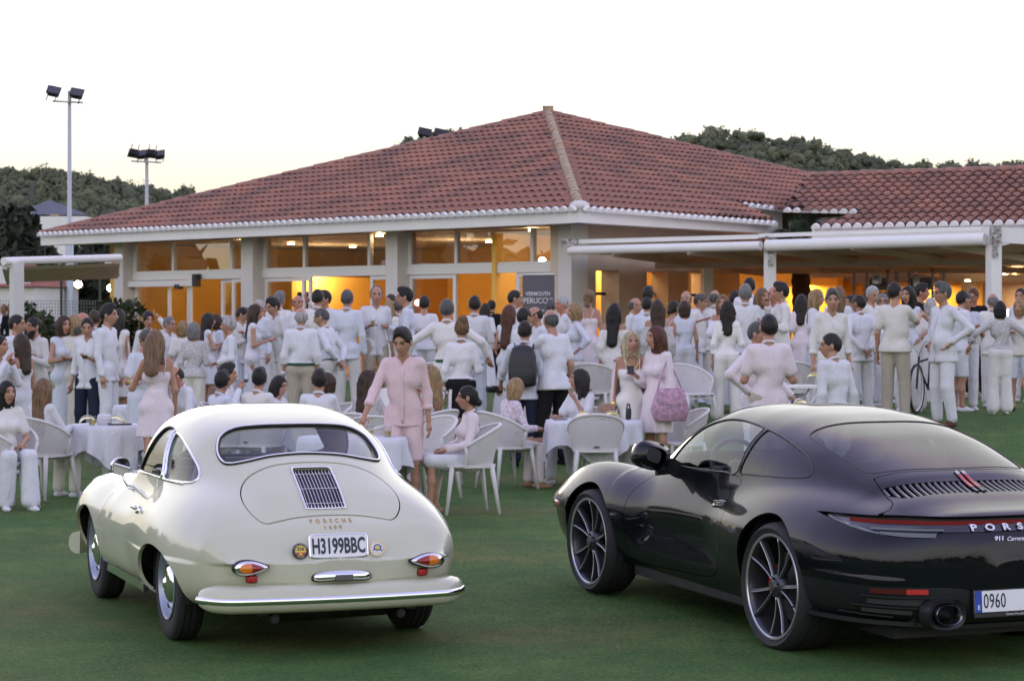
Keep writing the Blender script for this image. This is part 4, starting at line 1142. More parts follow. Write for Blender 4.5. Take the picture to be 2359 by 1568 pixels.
    def rear_phi(poly, g=0.0, fwd=False, xm=.62):
        def ph(V, N):
            x, y, z = V.T; d = sd_poly(y, z, poly)+g
            return np.where((x > 1.05) if fwd else (x < xm), d, .5)
        return ph
    rw_f, faces, _ = sh.cut(faces, rear_phi(rear)); ws_f, faces, _ = sh.cut(faces, rear_phi(front, fwd=True))
    glass = {}
    for sg in (1, -1):
        glass['d', sg], faces, _ = sh.cut(faces, side_phi(door_win, sg)); glass['q', sg], faces, _ = sh.cut(faces, side_phi(quarter, sg))
    # engine lid
    _h = [(.2, .998), (.335, .957), (.415, .90), (.452, .835), (.44, .775), (.40, .725), (.36, .706), (.32, .711), (.18, .733)]
    lid = catmull([(0, 1.01)]+_h+[(0, .741)]+[(-a, b) for a, b in _h[::-1]], 5)
    lid_f, faces, _ = sh.cut(faces, rear_phi(lid, .0030, xm=-.16)); _, faces, _ = sh.cut(faces, rear_phi(lid, -.0030, xm=-.16))
    _h = [(.100, .981), (.114, .966), (.114, .79), (.100, .775)]
    gr = catmull([(0, .983)]+_h+[(0, .773)]+[(-a, b) for a, b in _h[::-1]], 5)
    gr_f, lid_f, _ = sh.cut(lid_f, rear_phi(gr))
    # doors
    dr = np.array([(.475, .889), (1.25, .893), (1.50, .875), (1.60, .80), (1.625, .70), (1.62, .5), (1.58, .32), (1.53, .272), (1.1, .262), (.70, .262), (.645, .30), (.60, .42), (.565, .58), (.55, .72), (.505, .82)])
    dr = catmull(dr, 5)
    doors = {}
    for sg in (1, -1):
        doors[sg], faces, _ = sh.cut(faces, side_phi(dr, sg, .003)); _, faces, _ = sh.cut(faces, side_phi(dr, sg, -.003))
    body = panel(sh.pool, faces, 'body', MAT['cream'], root, .020)
    lid_o = panel(sh.pool, lid_f, 'engine_lid', MAT['cream'], root, .016)
    for sg in (1, -1):
        d = panel(sh.pool, doors[sg], 'door', MAT['cream'], root, .016)
        p, n = sh.hit((.637, 1.5*sg, .691), (0, -sg, 0)); M = frame(p, (1, 0, 0), n)
        h = MB(); h.lathe([(.0, .0), (.026, 0), (.024, .012), (.012, .016), (.011, .030), (.0, .034)], 14, M=M@Matrix.Diagonal((.8, 1, 1, 1)))
        h.tube([(-.005, 0, .03), (.03, .0, .040), (.062, 0.0, .036)], [.012, .012, .008], 8, M=M); h.ball((-.014, 0, .03), (.017, .014, .014), M=M)
        h.build('door_handle', MAT['chrome'], d, 60)
    # glass and bright trims
    g = panel(sh.pool, rw_f, 'rear_window', MAT['carglass'], root, 0, inset=.008)
    lp = sh.loop_path(rw_f)
    ring_trim('rubber_seal', lp-0, .0125, MAT['seal'], g, 8); ring_trim('chrome_trim', sh.loop_path(rw_f, .009), .0055, MAT['chrome'], g, 6)
    g = panel(sh.pool, ws_f, 'windscreen', MAT['carglass'], root, 0, inset=.008); ring_trim('rubber_seal', sh.loop_path(ws_f), .012, MAT['seal'], g)
    for sg in (1, -1):
        g = panel(sh.pool, glass['q', sg], 'quarter_window', MAT['carglass'], root, 0, inset=.010); ring_trim('chrome_trim', sh.loop_path(glass['q', sg], .000), .009, MAT['chrome'], g)
        g = panel(sh.pool, glass['d', sg], 'door_window', MAT['carglass'], doors and root, 0, inset=.012); ring_trim('rubber_seal', sh.loop_path(glass['d', sg], -.006), .009, MAT['seal'], g)
        P = []
        for t in np.linspace(0, 1, 9):
            z = .885+t*.275; x = .485+.112*t; p, n = sh.hit((x, 1.5*sg, z), (0, -sg, 0)); P.append(p+n*.006)
        MB().tube(P, .011, 6).build('window_pillar', MAT['chrome'], root, 180)
        P = []
        for x in np.linspace(.03, 1.24, 16):
            p, n = sh.hit((x, 1.5*sg, .884), (0, -sg, 0)); P.append(p+n*.004)
        MB().tube(P, .009, 6).build('waist_trim', MAT['chrome'], root, 180)
    # grille of the engine lid: dark well, bright bars
    panel(sh.pool, gr_f, 'grille_well', MAT['black'], lid_o, 0, inset=.016)
    gl = MB(); gl.tube(sh.loop_path(gr_f, .003), .0058, 6, closed=True, up=(.1, .2, .97)); gl.build('grille_frame', MAT['chrome'], lid_o, 180)
    for k in range(11):
        y = -.098+k*.0196; P = []
        for z in np.linspace(.778, .978, 9):
            p, n = sh.hit((-1.5, y, z), (1, 0, 0)); P.append(p+n*.000)
        MB().tube(P, .0019, 5).build('grille_bar', MAT['chrome'], lid_o, 180)
    for z in (.80, .875, .948):
        P = []
        for y in np.linspace(-.112, .112, 9):
            p, n = sh.hit((-1.5, y, z), (1, 0, 0)); P.append(p+n*.002)
        MB().tube(P, .0019, 5).build('grille_crossbar', MAT['chrome'], lid_o, 180)
    # scripts
    def on_rear(y, z, off=.0): p, n = sh.hit((-2, y, z), (1, 0, 0)); return frame(p+n*off, (0, -1, 0), n), p, n
    for txt, z, size, sp in (('PORSCHE', .712, .030, 2.1), ('1600', .680, .028, 2.0)):
        V, Fs = text_mesh(txt, size, .004, sp, 1.05); M = None
        # lay each vertex on the skin
        M, p, n = on_rear(0, z, .002); W = []
        for v in V:
            q, nn = sh.hit((-2, -v[0], z+v[1]*.92), (1, 0, 0)); W.append(q+nn*(.002+v[2]))
        MB().add(W, Fs).build('lettering', MAT['gold'], root)
    # number plate
    M, p, n = on_rear(0, .583, .028); nn = np.array([-1, 0, .22]); nn /= np.linalg.norm(nn); M = frame(p+nn*.030, (0, -1, 0), nn)
    pl = MB().prism(ellipse(.166, .066, 40, 9), -.004, .003, M=M).build('number_plate', MAT['plate'], root)
    V, Fs = text_mesh('H3199BBC', .124, .002, 1.0, .54, .0030); V[:, 1] *= .95; MB().add(V, Fs, M=M@Matrix.Translation((0, -.004, .0045))).build('plate_lettering', MAT['ink'], pl)
    fr = MB(); o_ = ellipse(.168, .068, 40, 9); i_ = ellipse(.163, .063, 40, 9); k = len(o_)
    fr.add(np.r_[np.c_[o_, np.full(k, .004)], np.c_[i_, np.full(k, .0055)]], [(q, (q+1) % k, k+(q+1) % k, k+q) for q in range(k)], M=M); fr.build('plate_rim', MAT['chrome'], pl)
    MB().box((0, 0, -.04), (.2, .05, .07), M=M).build('plate_bracket', MAT['black'], pl)
    # round club badges either side of the plate
    yb = mat('badge_yellow', (.72, .50, .05), .3); rb = mat('badge_red', (.35, .03, .03), .3); wb = mat('badge_white', (.75, .75, .72), .3); bb = mat('badge_blue', (.06, .09, .25), .3)
    for sg, ym in ((1, .2185), (-1, -.2185)):
        Mb = M@Matrix.Translation((-ym, -.022, .002)); r = .044 if sg > 0 else .042
        b = MB().lathe([(0, -.006), (r, -.006), (r, .003), (r-.004, .005), (0, .005)], 32, M=Mb).build('badge', MAT['ink'] if sg > 0 else wb, root, 40)
        if sg > 0:
            MB().lathe([(0, .0055), (.031, .0055), (.031, .0068), (0, .0068)], 28, M=Mb).build('badge_disc', yb, b, 40)
            q = MB(); q.add(*[(lambda V, F_: (V, F_))(*text_mesh('356', .026, .001, 1.0, 1.1, .0006))][0], M=Mb@Matrix.Translation((0, .011, .0075))); q.build('badge_number', MAT['ink'], b)
            MB().prism([(-.03, -.008), (.03, -.008), (.022, -.022), (0, -.03), (-.022, -.022)], .007, .0078, M=Mb).build('badge_shield', rb, b)
            MB().prism([(-.009, -.012), (.009, -.012), (.009, -.022), (-.009, -.022)], .0078, .0086, M=Mb).build('badge_crest', yb, b)
            for txt, rad, flip in (('CLUB PORSCHE', .0375, 1), ('ESPANA', .0375, -1)):
                q = MB(); L_ = len(txt)
                for i, ch in enumerate(txt):
                    if ch == ' ': continue
                    V, Fs = text_mesh(ch, .0085, .001); a = (i-(L_-1)/2)*(.20 if flip > 0 else .22)
                    q.add(V, Fs, M=Mb@Matrix.Rotation(-a*flip, 4, 'Z')@Matrix.Translation((0, rad*flip, .0062)))
                q.build('badge_lettering', wb, b)
        else:
            MB().lathe([(.039, .005), (.0425, .005), (.0425, .0075), (.039, .0075), (.039, .005)], 32, M=Mb, cap=False).build('badge_rim', MAT['gold'], b, 40)
            q = MB(); q.tube([(.002+.019*math.cos(a), .004+.016*math.sin(a), .0065) for a in np.linspace(-.6, 3.6, 16)], .0035, 5, M=Mb); q.build('badge_arch', bb, b, 180)
            MB().lathe([(0, .005), (.010, .005), (.010, .0075), (0, .0075)], 18, M=Mb@Matrix.Translation((.004, .002, 0))).build('badge_sun', yb, b, 40)
            q = MB(); q.tube([(-.026, -.010, .0065), (-.012, -.005, .0065), (.0, -.011, .0065), (.014, -.008, .0065), (.028, -.012, .0065)], .003, 5, M=Mb); q.build('badge_wave', bb, b, 180)
            for i in range(7): MB().lathe([(0, .0052), (.0024, .0052), (0, .0066)], 8, M=Mb@Matrix.Rotation(i*.898+.3, 4, 'Z')@Matrix.Translation((.033, 0, 0))).build('badge_stud', MAT['gold'], b)
    # teardrop lamps
    def tear(s=1.0, n=30):
        t = np.linspace(0, 2*math.pi, n, endpoint=False)
        x = np.cos(t)*.090; return np.c_[x, np.sin(t)*(.036+.012*np.cos(t))*(1-.25*np.maximum(-np.cos(t), 0)**2)]*s
    for sg in (1, -1):
        p, n = sh.hit((-2, .50*sg, .502), (1, -.0, 0)); nn = np.array([n[0]-.25, n[1], 0]); xd = np.cross([0, 0, 1.], nn); xd = xd*np.sign(xd[1]*sg); M = frame(p+n*.010, xd, nn)
        # local x points outward (blunt end outside)
        lp_ = empty_part = MB(); dome(lp_, tear(1.14), .016, M, 4); tl = lp_.build('tail_lamp', MAT['seal'], root, 180)
        c = MB(); dome(c, tear(1.04), .020, M@Matrix.Translation((0, .002, .006)), 5); c.build('chrome_bezel', MAT['chrome'], tl, 180)
        full = tear(.76)
        def half(sign):
            P = full.copy(); P[:, 0] = np.where(P[:, 0]*sign < 0, 0, P[:, 0]); return P
        # lens: amber outer, red inner, one dome split at x=0
        V_, F_ = [], []
        tmp = MB(); dome(tmp, full, .020, M@Matrix.Translation((0, .003, .0185)), 7); allV = np.concatenate(tmp.v); Mi = np.array(M.inverted()); loc = allV@Mi[:3, :3].T+Mi[:3, 3]
        for sign, nm, mm in ((1, 'amber_lens', MAT['amber']), (-1, 'red_lens', MAT['redlens'])):
            fs = [f for f in tmp.f if (np.mean([loc[i, 0] for i in f])-.004)*sign > 0]
            MB().add(allV, fs).build(nm, mm, tl, 180)
        p, n = sh.hit((-2, .486*sg, .428), (1, 0, 0)); M2 = frame(p+n*.002, (0, -1, 0), n+np.array([-.4, 0, 0]))
        q = MB().prism(ellipse(.031, .0215, 28, 5), -.02, .010, M=M2).build('reflector_base', MAT['black'], root, 40)
        c = MB(); dome(c, ellipse(.029, .0195, 28, 5), .008, M2@Matrix.Translation((0, 0, .010)), 3); c.build('red_reflector', MAT['redrefl'], q, 180)
    # plate lamp, the long chrome pod
    p, n = sh.hit((-2, 0, .425), (1, 0, 0)); M = frame(p+np.array([-.006, 0, 0]), (0, -1, 0), (-1, 0, .12))
    P = ellipse(.162, .030, 40, 3.2); P[:, 1] += .010*(1-(P[:, 0]/.162)**2)
    b = MB(); dome(b, P*1.05, .012, M, 3); pod = b.build('plate_lamp_gasket', MAT['black'], root, 180)
    b = MB(); dome(b, P, .045, M@Matrix.Translation((0, .002, .003)), 8); b.build('plate_lamp', MAT['chrome'], pod, 180)
    MB().box((0, -.003, .040), (.10, .030, .022), M=M).build('plate_lamp_lens', mat('grey_lens', (.06, .06, .065), .25), pod)
    # bumper
    def bump(yarr, zc, off):
        P = []
        for y in yarr:
            t = abs(y)/.75; x = -.962+.08*t**2+3.4*max(0, t-.78)**2; P.append((x-off, y, zc))
        return np.array(P)
    ys = np.r_[np.linspace(-.735, -.60, 9, endpoint=False), np.linspace(-.60, .60, 25), np.linspace(.60, .735, 10)[1:]]
    path = bump(ys[::-1], .318, 0)
    prof = [(-.045, -.075), (-.005, -.072), (.028, -.050), (.040, -.018), (.040, .012), (.032, .045), (.010, .066), (-.02, .074), (-.05, .076)]
    prof = [(-a, b) for a, b in prof]                                                # outward = rear
    def side_dir():
        T = path[1]-path[0]; return np.cross(T, [0, 0, 1])[0]
    if side_dir() > 0: prof = [(-a, b) for a, b in prof][::1]
    sgn = 1 if side_dir() < 0 else -1
    prof = [(sgn*abs_, b) for abs_, b in [(-.045, -.075), (-.005, -.072), (.028, -.050), (.040, -.018), (.040, .012), (.032, .045), (.010, .066), (-.02, .074), (-.05, .076)]]
    taper = np.ones(len(path)); taper[[0, -1]] = .72; taper[[1, -2]] = .90; taper[[2, -3]] = .97
    bo = MB().sweep(prof, path, scale=taper).build('rear_bumper', MAT['cream'], root, 60)
    pr2 = [(sgn*a, b) for a, b in [(.036, -.024), (.046, -.018), (.050, -.004), (.046, .010), (.036, .016)]]
    tp2 = np.ones(len(path)); tp2[[0, -1]] = .95
    MB().sweep(pr2, path+np.array([-.001, 0, .0]), scale=tp2).build('bumper_chrome_strip', MAT['chrome'], bo, 60)
    # front bumper corner (left tip shows past the wing) and headlamp rim side
    fy = np.r_[np.linspace(-.80, -.66, 7, endpoint=False), np.linspace(-.66, .66, 21), np.linspace(.66, .80, 8)[1:]]
    fp = np.array([(3.045-.17*(abs(y)/.8)**2-.62*max(0, abs(y)/.8-.80)**1.1, y, .30) for y in fy])
    prf = [(a, b) for a, b in [(-.045, -.075), (-.005, -.072), (.028, -.050), (.040, -.018), (.040, .012), (.032, .045), (.010, .066), (-.02, .074), (-.05, .076)]]
    fb = MB().sweep(prf, fp[::1]).build('front_bumper', MAT['cream'], root, 60)
    for sg in (1, -1):
        c = np.array([2.80, .70*sg, .365]); MB().ball((2.84, .765*sg, .30), (.03, .035, .05), 12, 8).build('over_rider', MAT['chrome'], fb, 180)
        p, n = sh.hit((4.2, .58*sg, .64), (-1, 0, 0)); Mh = frame(p, (0, 1, 0), (1, 0, .05))
        hl = MB().lathe([(.105, -.06), (.115, -.01), (.105, .012), (.09, .016)], 28, M=Mh, cap=False).build('headlamp', MAT['chrome'], root, 60)
        hg = MB(); dome(hg, ellipse(.095, .095, 24), .035, Mh@Matrix.Translation((0, 0, .01)), 4); hg.build('lens', MAT['carglass'], hl, 180)
    # sill trims
    for sg in (1, -1):
        P = []
        for x in np.linspace(.54, 1.88, 12):
            p, n = sh.hit((x, 1.5*sg, .245), (0, -sg, 0)); P.append(p+n*.012)
        MB().sweep([(-.012, -.022), (.012, -.024), (.022, -.008), (.022, .012), (.012, .024), (-.012, .024)], np.array(P)).build('sill_trim', MAT['chrome'], root, 60)
    # exhausts and underside
    ub = MB(); ub.box((.95, 0, .235), (2.9, 1.10, .05)); ub.box((-.55, 0, .30), (.5, .9, .12)); ub.box((1.05, 0, .26), (1.1, 1.44, .07)); ub.build('underbody', MAT['black'], root)
    MB().tube([(-.62, .32, .215), (-.64, .05, .22), (-.62, -.35, .225)], .06, 12).build('silencer', MAT['exhaust'], root, 60)
    for sg in (1, -1):
        b = MB(); b.tube([(-.60, .33*sg, .225), (-.75, .35*sg, .215), (-.87, .36*sg, .205)], [.024, .024, .027], 14); ex = b.build('exhaust_pipe', MAT['exhaust'], root, 60)
        MB().tube([(-.84, .36*sg, .206), (-.875, .36*sg, .2045)], .021, 12).build('pipe_mouth', MAT['black'], ex)
        MB().box((-.72, .42*sg, .25), (.28, .06, .05)).build('bumper_bracket', MAT['exhaust'], root)
    # wheel wells
    for xw, zw in ((0, .335), (XF, .34)):
        for sg in (1, -1):
            wheel_well(root, xw, .60*sg, zw, sg, .380, .16, -.30)
    # wheels
    ty = tyre_mesh(.325, .205, .160)
    rimm = MB().lathe([(.198, .066), (.207, .072), (.209, .080), (.203, .083), (.196, .074), (.190, .052), (.180, .040), (.170, .044), (.150, .052), (.135, .050), (.122, .036), (.118, .030), (.0, .028)], 48, cap=False)
    rm = rimm.mesh('rim', mat('silver_blue_wheel', (.36, .40, .48), .35, .5), 40)
    cap_ = MB().lathe([(.122, .030), (.120, .050), (.108, .068), (.085, .080), (.05, .088), (.03, .090), (.024, .099), (.0, .102)], 40).mesh('hubcap', MAT['chrome'], 60)
    dr_ = MB().lathe([(0, -.05), (.14, -.05), (.14, .02), (0, .02)], 24).lathe([(.205, -.07), (.205, .074)], 40, cap=False).mesh('brake_drum', MAT['inner'], 40)
    slot = MB(); slot.box((.155, 0, .050), (.012, .034, .012)); sm = slot.mesh('rim_slot', MAT['black'])
    for xw, yo, st in ((0, .685, 0), (XF, .70, R(0))):
        for sg in (1, -1):
            w = bpy.data.objects.new('wheel', None); COL.objects.link(w); w.parent = root
            w.matrix_local = Matrix.Translation((xw, yo*sg, .322))@Matrix.Rotation(st, 4, 'Z')@Matrix.Rotation(R(-90*sg), 4, 'X')
            inst('tyre', ty, w); inst('rim', rm, w); inst('hubcap', cap_, w); inst('brake_drum', dr_, w)
            for k in range(8): inst('rim_slot', sm, w, rot=(0, 0, k*math.pi/4+.3))
    # mirror on the left door
    p, n = sh.hit((1.20, .715, 1.5), (0, 0, -1)); b = MB(); b.lathe([(.0, 0), (.028, 0), (.024, .010), (.010, .014), (.009, .02), (0, .02)], 16, M=Matrix.Translation(tuple(p-np.array([0, 0, .003])))); c = np.array([1.19, .785, .915])
    Mm = frame(c, (0, -1, 0), (-.93, -.30, -.10)); bk = MB(); bk.add(np.concatenate(b.v), b.f); bk.tube([p+np.array([0, 0, .01]), p+np.array([0, .035, .02]), c+np.array([.02, 0, -.03])], .009, 8)
    dome(bk, ellipse(.060, .054, 28, 2.4), -.050, Mm@Matrix.Translation((0, 0, -.004)), 6); mo = bk.build('door_mirror', MAT['chrome'], root, 180)
    MB().prism(ellipse(.056, .050, 28, 2.4), 0, .004, M=Mm).build('mirror_glass', mat('mirror', (.75, .76, .78), .02, 1.0), mo)
    # interior
    tubm = MB(); tubm.box((.5, 0, .34), (1.9, 1.18, .06)); tubm.box((-.35, 0, .58), (.06, 1.05, .55)); tubm.box((1.29, 0, .70), (.10, 1.15, .40)); tubm.box((-.1, 0, .56), (.65, 1.1, .12))
    tubm.box((.62, .62, .58), (1.5, .03, .6)); tubm.box((.62, -.62, .58), (1.5, .03, .6)); tubm.build('cabin_floor', MAT['inner'], root)
    MB().box((-.13, 0, .92), (.30, .86, .04)).build('parcel_shelf', MAT['leather'], root)
    for sg in (1, -1):
        s_ = MB(); s_.sweep(ellipse(.235, .07, 20, 4), [(.40, .32*sg, .52), (.33, .32*sg, .70), (.25, .32*sg, .90), (.22, .32*sg, .985), (.215, .32*sg, 1.0)], up=(1, 0, .2), scale=[1, 1, 1, .92, .6]); s_.sweep(ellipse(.24, .07, 20, 4), [(.34, .32*sg, .48), (.56, .32*sg, .50), (.81, .32*sg, .52), (.85, .32*sg, .51)], scale=[1, 1, 1, .7]); s_.build('seat', MAT['leather'], root, 60)
    a = np.linspace(0, 2*math.pi, 36, endpoint=False); Ms = Matrix.Translation((1.0, .32, .84))@Matrix.Rotation(R(-68), 4, 'Y')
    sw = MB(); sw.tube(np.c_[.20*np.cos(a), .20*np.sin(a), 0*a], .011, 8, M=Ms, closed=True); sw.tube([(-.2, 0, 0), (0, 0, -.03), (.2, 0, 0)], .009, 6, M=Ms); sw.tube([(0, 0, -.02), (0, 0, -.3)], .02, 8, M=Ms); sw.build('steering_wheel', MAT['black'], root, 180)
    b = MB(); b.box((.98, 0, 1.18), (.02, .17, .05)); b.tube([(.99, 0, 1.18), (1.0, 0, 1.25)], .007, 6); b.build('interior_mirror', MAT['black'], root)
    return root, PSI

WHITE_CAR, _psi = vintage()
# stands with its nose away to the left
def place_car(root, x, y, psi):
    u = np.array([-math.sin(psi), math.cos(psi)])
    zs = [tz(x, y), tz(x+2.1*u[0], y+2.1*u[1])]
    root.location = (x, y, zs[0]); root.rotation_euler = (0, -math.atan2(zs[1]-zs[0], 2.1), psi+math.pi/2)
    root.rotation_mode = 'XYZ'
place_car(WHITE_CAR, -1.263, 13.19, R(21.07))
# ---------------------------------------------------------------- the black modern coupe
def modern():
    BP = MAT['blackpaint']
    ct = tab([-1.09, -1.05, -1.0, -.92, -.80, -.66, -.55, -.457, -.3, -.1, .1, .34, .6, .9, 1.15, 1.35, 1.55, 1.8, 2.0, 2.1], [.55, .72, .80, .842, .868, .905, .945, .993, 1.052, 1.118, 1.178, 1.228, 1.268, 1.287, 1.288, 1.270, 1.208, 1.080, .945, .86])
    cw_ = tab([-1.09, -.9, -.6, -.35, 0, .4, .9, 1.4, 1.8, 2.1], [.50, .62, .70, .73, .755, .768, .768, .76, .73, .68])
    zt = tab([-1.09, -1.06, -1.0, -.92, -.8, -.3, .2, .8, 1.6, 2.0, 2.4, 2.8, 3.1, 3.3, 3.43, 3.46], [.56, .70, .79, .832, .85, .857, .86, .86, .86, .85, .80, .715, .635, .565, .49, .45])
    wd = tab([-1.09, -1.06, -1.0, -.90, -.76, -.58, -.38, 0, .5, 1.2, 1.9, 2.45, 2.8, 3.1, 3.3, 3.42, 3.46], [.14, .40, .60, .735, .82, .865, .895, .90, .875, .86, .87, .885, .87, .81, .71, .52, .30])
    zb = tab([-1.09, -1.0, -.7, -.4, 0, 2.4, 2.9, 3.3, 3.46], [.32, .255, .20, .16, .125, .125, .14, .17, .26])
    def F(x, y, z):
        ay = np.abs(y); xb = np.clip(x, -1.09, 3.46); zc = .50
        w = wd(xb); a = np.maximum(zt(xb)-zc, .02); b = np.maximum(zc-zb(xb), .02); dz = z-zc
        h = np.where(dz > 0, a, b); p = np.where(dz > 0, 3.0, 4.0)
        body = (((ay/w)**p+(np.abs(dz)/h)**p)**(1/p)-1)*np.minimum(w, h)
        body = np.maximum(body, np.maximum(-1.085-x, x-3.455))
        # scooped flank of the door
        body = body+.018*np.exp(-((x-1.15)/.75)**2)*np.exp(-((z-.47)/.13)**2)
        xc = np.clip(x, -1.09, 2.1); cw = cw_(xc); ch = np.maximum(ct(xc)-.55, .02); d2 = np.abs(z-.55)
        cab = (((ay/cw)**3.3+(d2/ch)**3.3)**(1/3.3)-1)*np.minimum(cw, ch); cab = smax(np.maximum(cab, x-2.08), -.80-x, .16)
        def ell(cx, cy, cz, rx, ry, rz): return (np.sqrt(((x-cx)/rx)**2+((ay-cy)/ry)**2+((z-cz)/rz)**2)-1)*min(rx, ry, rz)
        f = smin(body, cab, .09)
        f = smin(f, ell(-.02, .700, .575, .80, .236, .285), .10)
        f = smin(f, ell(2.50, .695, .540, .70, .218, .300), .09)
        return f
    sh = CarShell(F, -.55, 2.9, .48, nx=(70, 230, 60))
    root = empty('sports_car', (0, 0, 0), 0, 'glossy black modern sports coupe cut off by the right edge, with dark ten spoke wheels', 'car')
    faces = sh.faces; XF = 2.45
    for xw, zw, rr in ((0.02, .355, .398), (XF, .342, .375)):
        def ph(V, N, xw=xw, zw=zw, rr=rr):
            x, y, z = V.T; r = np.sqrt((x-xw)**2+np.maximum(z-zw, 0)**2+(np.minimum(z-zw, 0)*.35)**2); return np.where(np.abs(y) > .52, r-rr, 1.0)
        _, faces, _ = sh.cut(faces, ph)
    _, faces, _ = sh.cut(faces, lambda V, N: V[:, 2]-.135)
    def sphi(poly, sgn, g=0.0):
        def ph(V, N): return np.where(V[:, 1]*sgn > .3, np.maximum(sd_poly(V[:, 0], V[:, 2], poly)+g, (.3-N[:, 1]*sgn)*.25), .5)
        return ph
    def rphi(poly, g=0.0, x0=-9, x1=9):
        def ph(V, N): return np.where((V[:, 0] > x0) & (V[:, 0] < x1), sd_poly(V[:, 1], V[:, 2], poly)+g, .5)
        return ph
    def tphi(poly, g=0.0, zmin=.70):
        def ph(V, N): return np.where(V[:, 2] > zmin, sd_poly(V[:, 0], V[:, 1], poly)+g, .5)
        return ph
    mir = lambda h: [(a, b) for a, b in h]+[(a, -b) for a, b in h[::-1]]
    # side glass: door light and rear quarter light
    dl = catmull([(.735, .912), (.712, 1.04), (.695, 1.158), (.72, 1.178), (.85, 1.193), (1.03, 1.203), (1.2, 1.195), (1.36, 1.155), (1.50, 1.075), (1.62, .955), (1.65, .905), (1.55, .893), (1.2, .896), (.9, .904)], 6)
    ql = catmull([(.70, .915), (.678, 1.04), (.66, 1.158), (.62, 1.166), (.45, 1.138), (.25, 1.092), (.10, 1.045), (.0, .99), (-.018, .96), (.02, .945), (.15, .934), (.45, .920), (.62, .914)], 6)
    gl = {}
    for sg in (1, -1):
        gl['d', sg], faces, _ = sh.cut(faces, sphi(dl, sg)); gl['q', sg], faces, _ = sh.cut(faces, sphi(ql, sg))
    # rear window (top view outline) and windscreen
    rwin = catmull(mir([(.335, .02), (.335, .30), (.32, .46), (.27, .525), (.1, .535), (-.1, .53), (-.28, .515), (-.35, .48), (-.385, .36), (-.405, .15), (-.41, .02)]), 4)
    rw_f, faces, _ = sh.cut(faces, tphi(rwin, zmin=.95))
    wsc = catmull(mir([(1.36, .02), (1.35, .3), (1.31, .50), (1.45, .585), (1.7, .64), (1.88, .655), (1.945, .60), (2.0, .35), (2.02, .02)]), 4)
    ws_f, faces, _ = sh.cut(faces, tphi(wsc, zmin=.84))
    # engine cover with its slatted grille
    lid = mir([(-.43, .0), (-.425, .2), (-.40, .40), (-.40, .515), (-.55, .535), (-.66, .545), (-.74, .60), (-.78, .68), (-.80, .77), (-.90, .80), (-1.2, .8), (-1.2, 0)])
    lid = np.array([(-.43, .0), (-.425, .2), (-.405, .40), (-.395, .512), (-.55, .535), (-.66, .552), (-.71, .60), (-.72, .66), (-.70, .72), (-.68, .80), (-1.3, .84), (-1.3, -.84), (-.68, -.80), (-.70, -.72), (-.72, -.66), (-.71, -.60), (-.66, -.552), (-.55, -.535), (-.395, -.512), (-.405, -.40), (-.425, -.2)])
    lidp = lambda g: (lambda V, N: np.where(V[:, 2] > .60, np.maximum(sd_poly(V[:, 0], V[:, 1], lid)+g, (.808-V[:, 2])+g), .5))
    lid_f, faces, _ = sh.cut(faces, lidp(.0025)); _, faces, _ = sh.cut(faces, lidp(-.0025))
    grl = catmull(mir([(-.528, .0), (-.526, .2), (-.515, .40), (-.50, .51), (-.53, .54), (-.59, .515), (-.645, .475), (-.662, .42), (-.668, .2), (-.67, .0)]), 4)
    gr_f, lid_f, _ = sh.cut(lid_f, tphi(grl, zmin=.85))
    # light bar across the tail and the lamp glass at its ends
    miry = lambda h: [(a, b) for a, b in h]+[(-a, b) for a, b in h[::-1]]
    bar = catmull(miry([(.1, .806), (.3, .806), (.6, .806), (.74, .804), (.80, .802), (.838, .798), (.832, .775), (.81, .748), (.77, .727), (.68, .713), (.56, .708), (.50, .714), (.48, .735), (.3, .735), (.1, .735)]), 3)
    barp = lambda g: (lambda V, N: np.where(V[:, 0] < -.25, sd_poly(V[:, 1], V[:, 2], bar)+g, .5))
    bar_f, faces, _ = sh.cut(faces, barp(.002)); _, faces, _ = sh.cut(faces, barp(-.002))
    # doors
    dr = catmull([(.70, .893), (1.2, .890), (1.62, .886), (1.78, .840), (1.88, .77), (1.945, .66), (1.965, .5), (1.95, .32), (1.90, .262), (1.4, .268), (.95, .285), (.82, .305), (.775, .36), (.70, .52), (.668, .68), (.672, .80)], 5)
    doors = {}
    for sg in (1, -1):
        doors[sg], faces, _ = sh.cut(faces, sphi(dr, sg, .0025)); _, faces, _ = sh.cut(faces, sphi(dr, sg, -.0025))
    # lower rear apron in satin black
    ap = lambda V, N: np.where(V[:, 0] < -.33, V[:, 2]-(.455-.055*np.exp(-(V[:, 1]/.33)**4)), .5)
    ap_f, faces, _ = sh.cut(faces, ap)
    sk = lambda V, N: np.where((V[:, 0] > .2) & (V[:, 0] < 2.3), V[:, 2]-.232, .5)
    sk_f, faces, _ = sh.cut(faces, sk)
    panel(sh.pool, faces, 'body', BP, root, .018)
    satin = mat('satin_black_trim', (.012, .013, .015), .38, spec=.4)
    apr = panel(sh.pool, ap_f, 'rear_apron', satin, root, .01); panel(sh.pool, sk_f, 'side_skirt', BP, root, .01)
    lid_o = panel(sh.pool, lid_f, 'engine_cover', BP, root, .016)
    dgl = glass_mat('tinted_glass', (.13, .145, .15), 1.0); cgl = glass_mat('door_glass', (.80, .90, .90), 1.15)
    g = panel(sh.pool, rw_f, 'rear_window', dgl, root, 0, inset=.003)
    ring_trim('rubber_seal', sh.loop_path(rw_f, -.003), .006, MAT['seal'], g)
    g = panel(sh.pool, ws_f, 'windscreen', cgl, root, 0, inset=.003); ring_trim('rubber_seal', sh.loop_path(ws_f, -.003), .007, MAT['seal'], g)
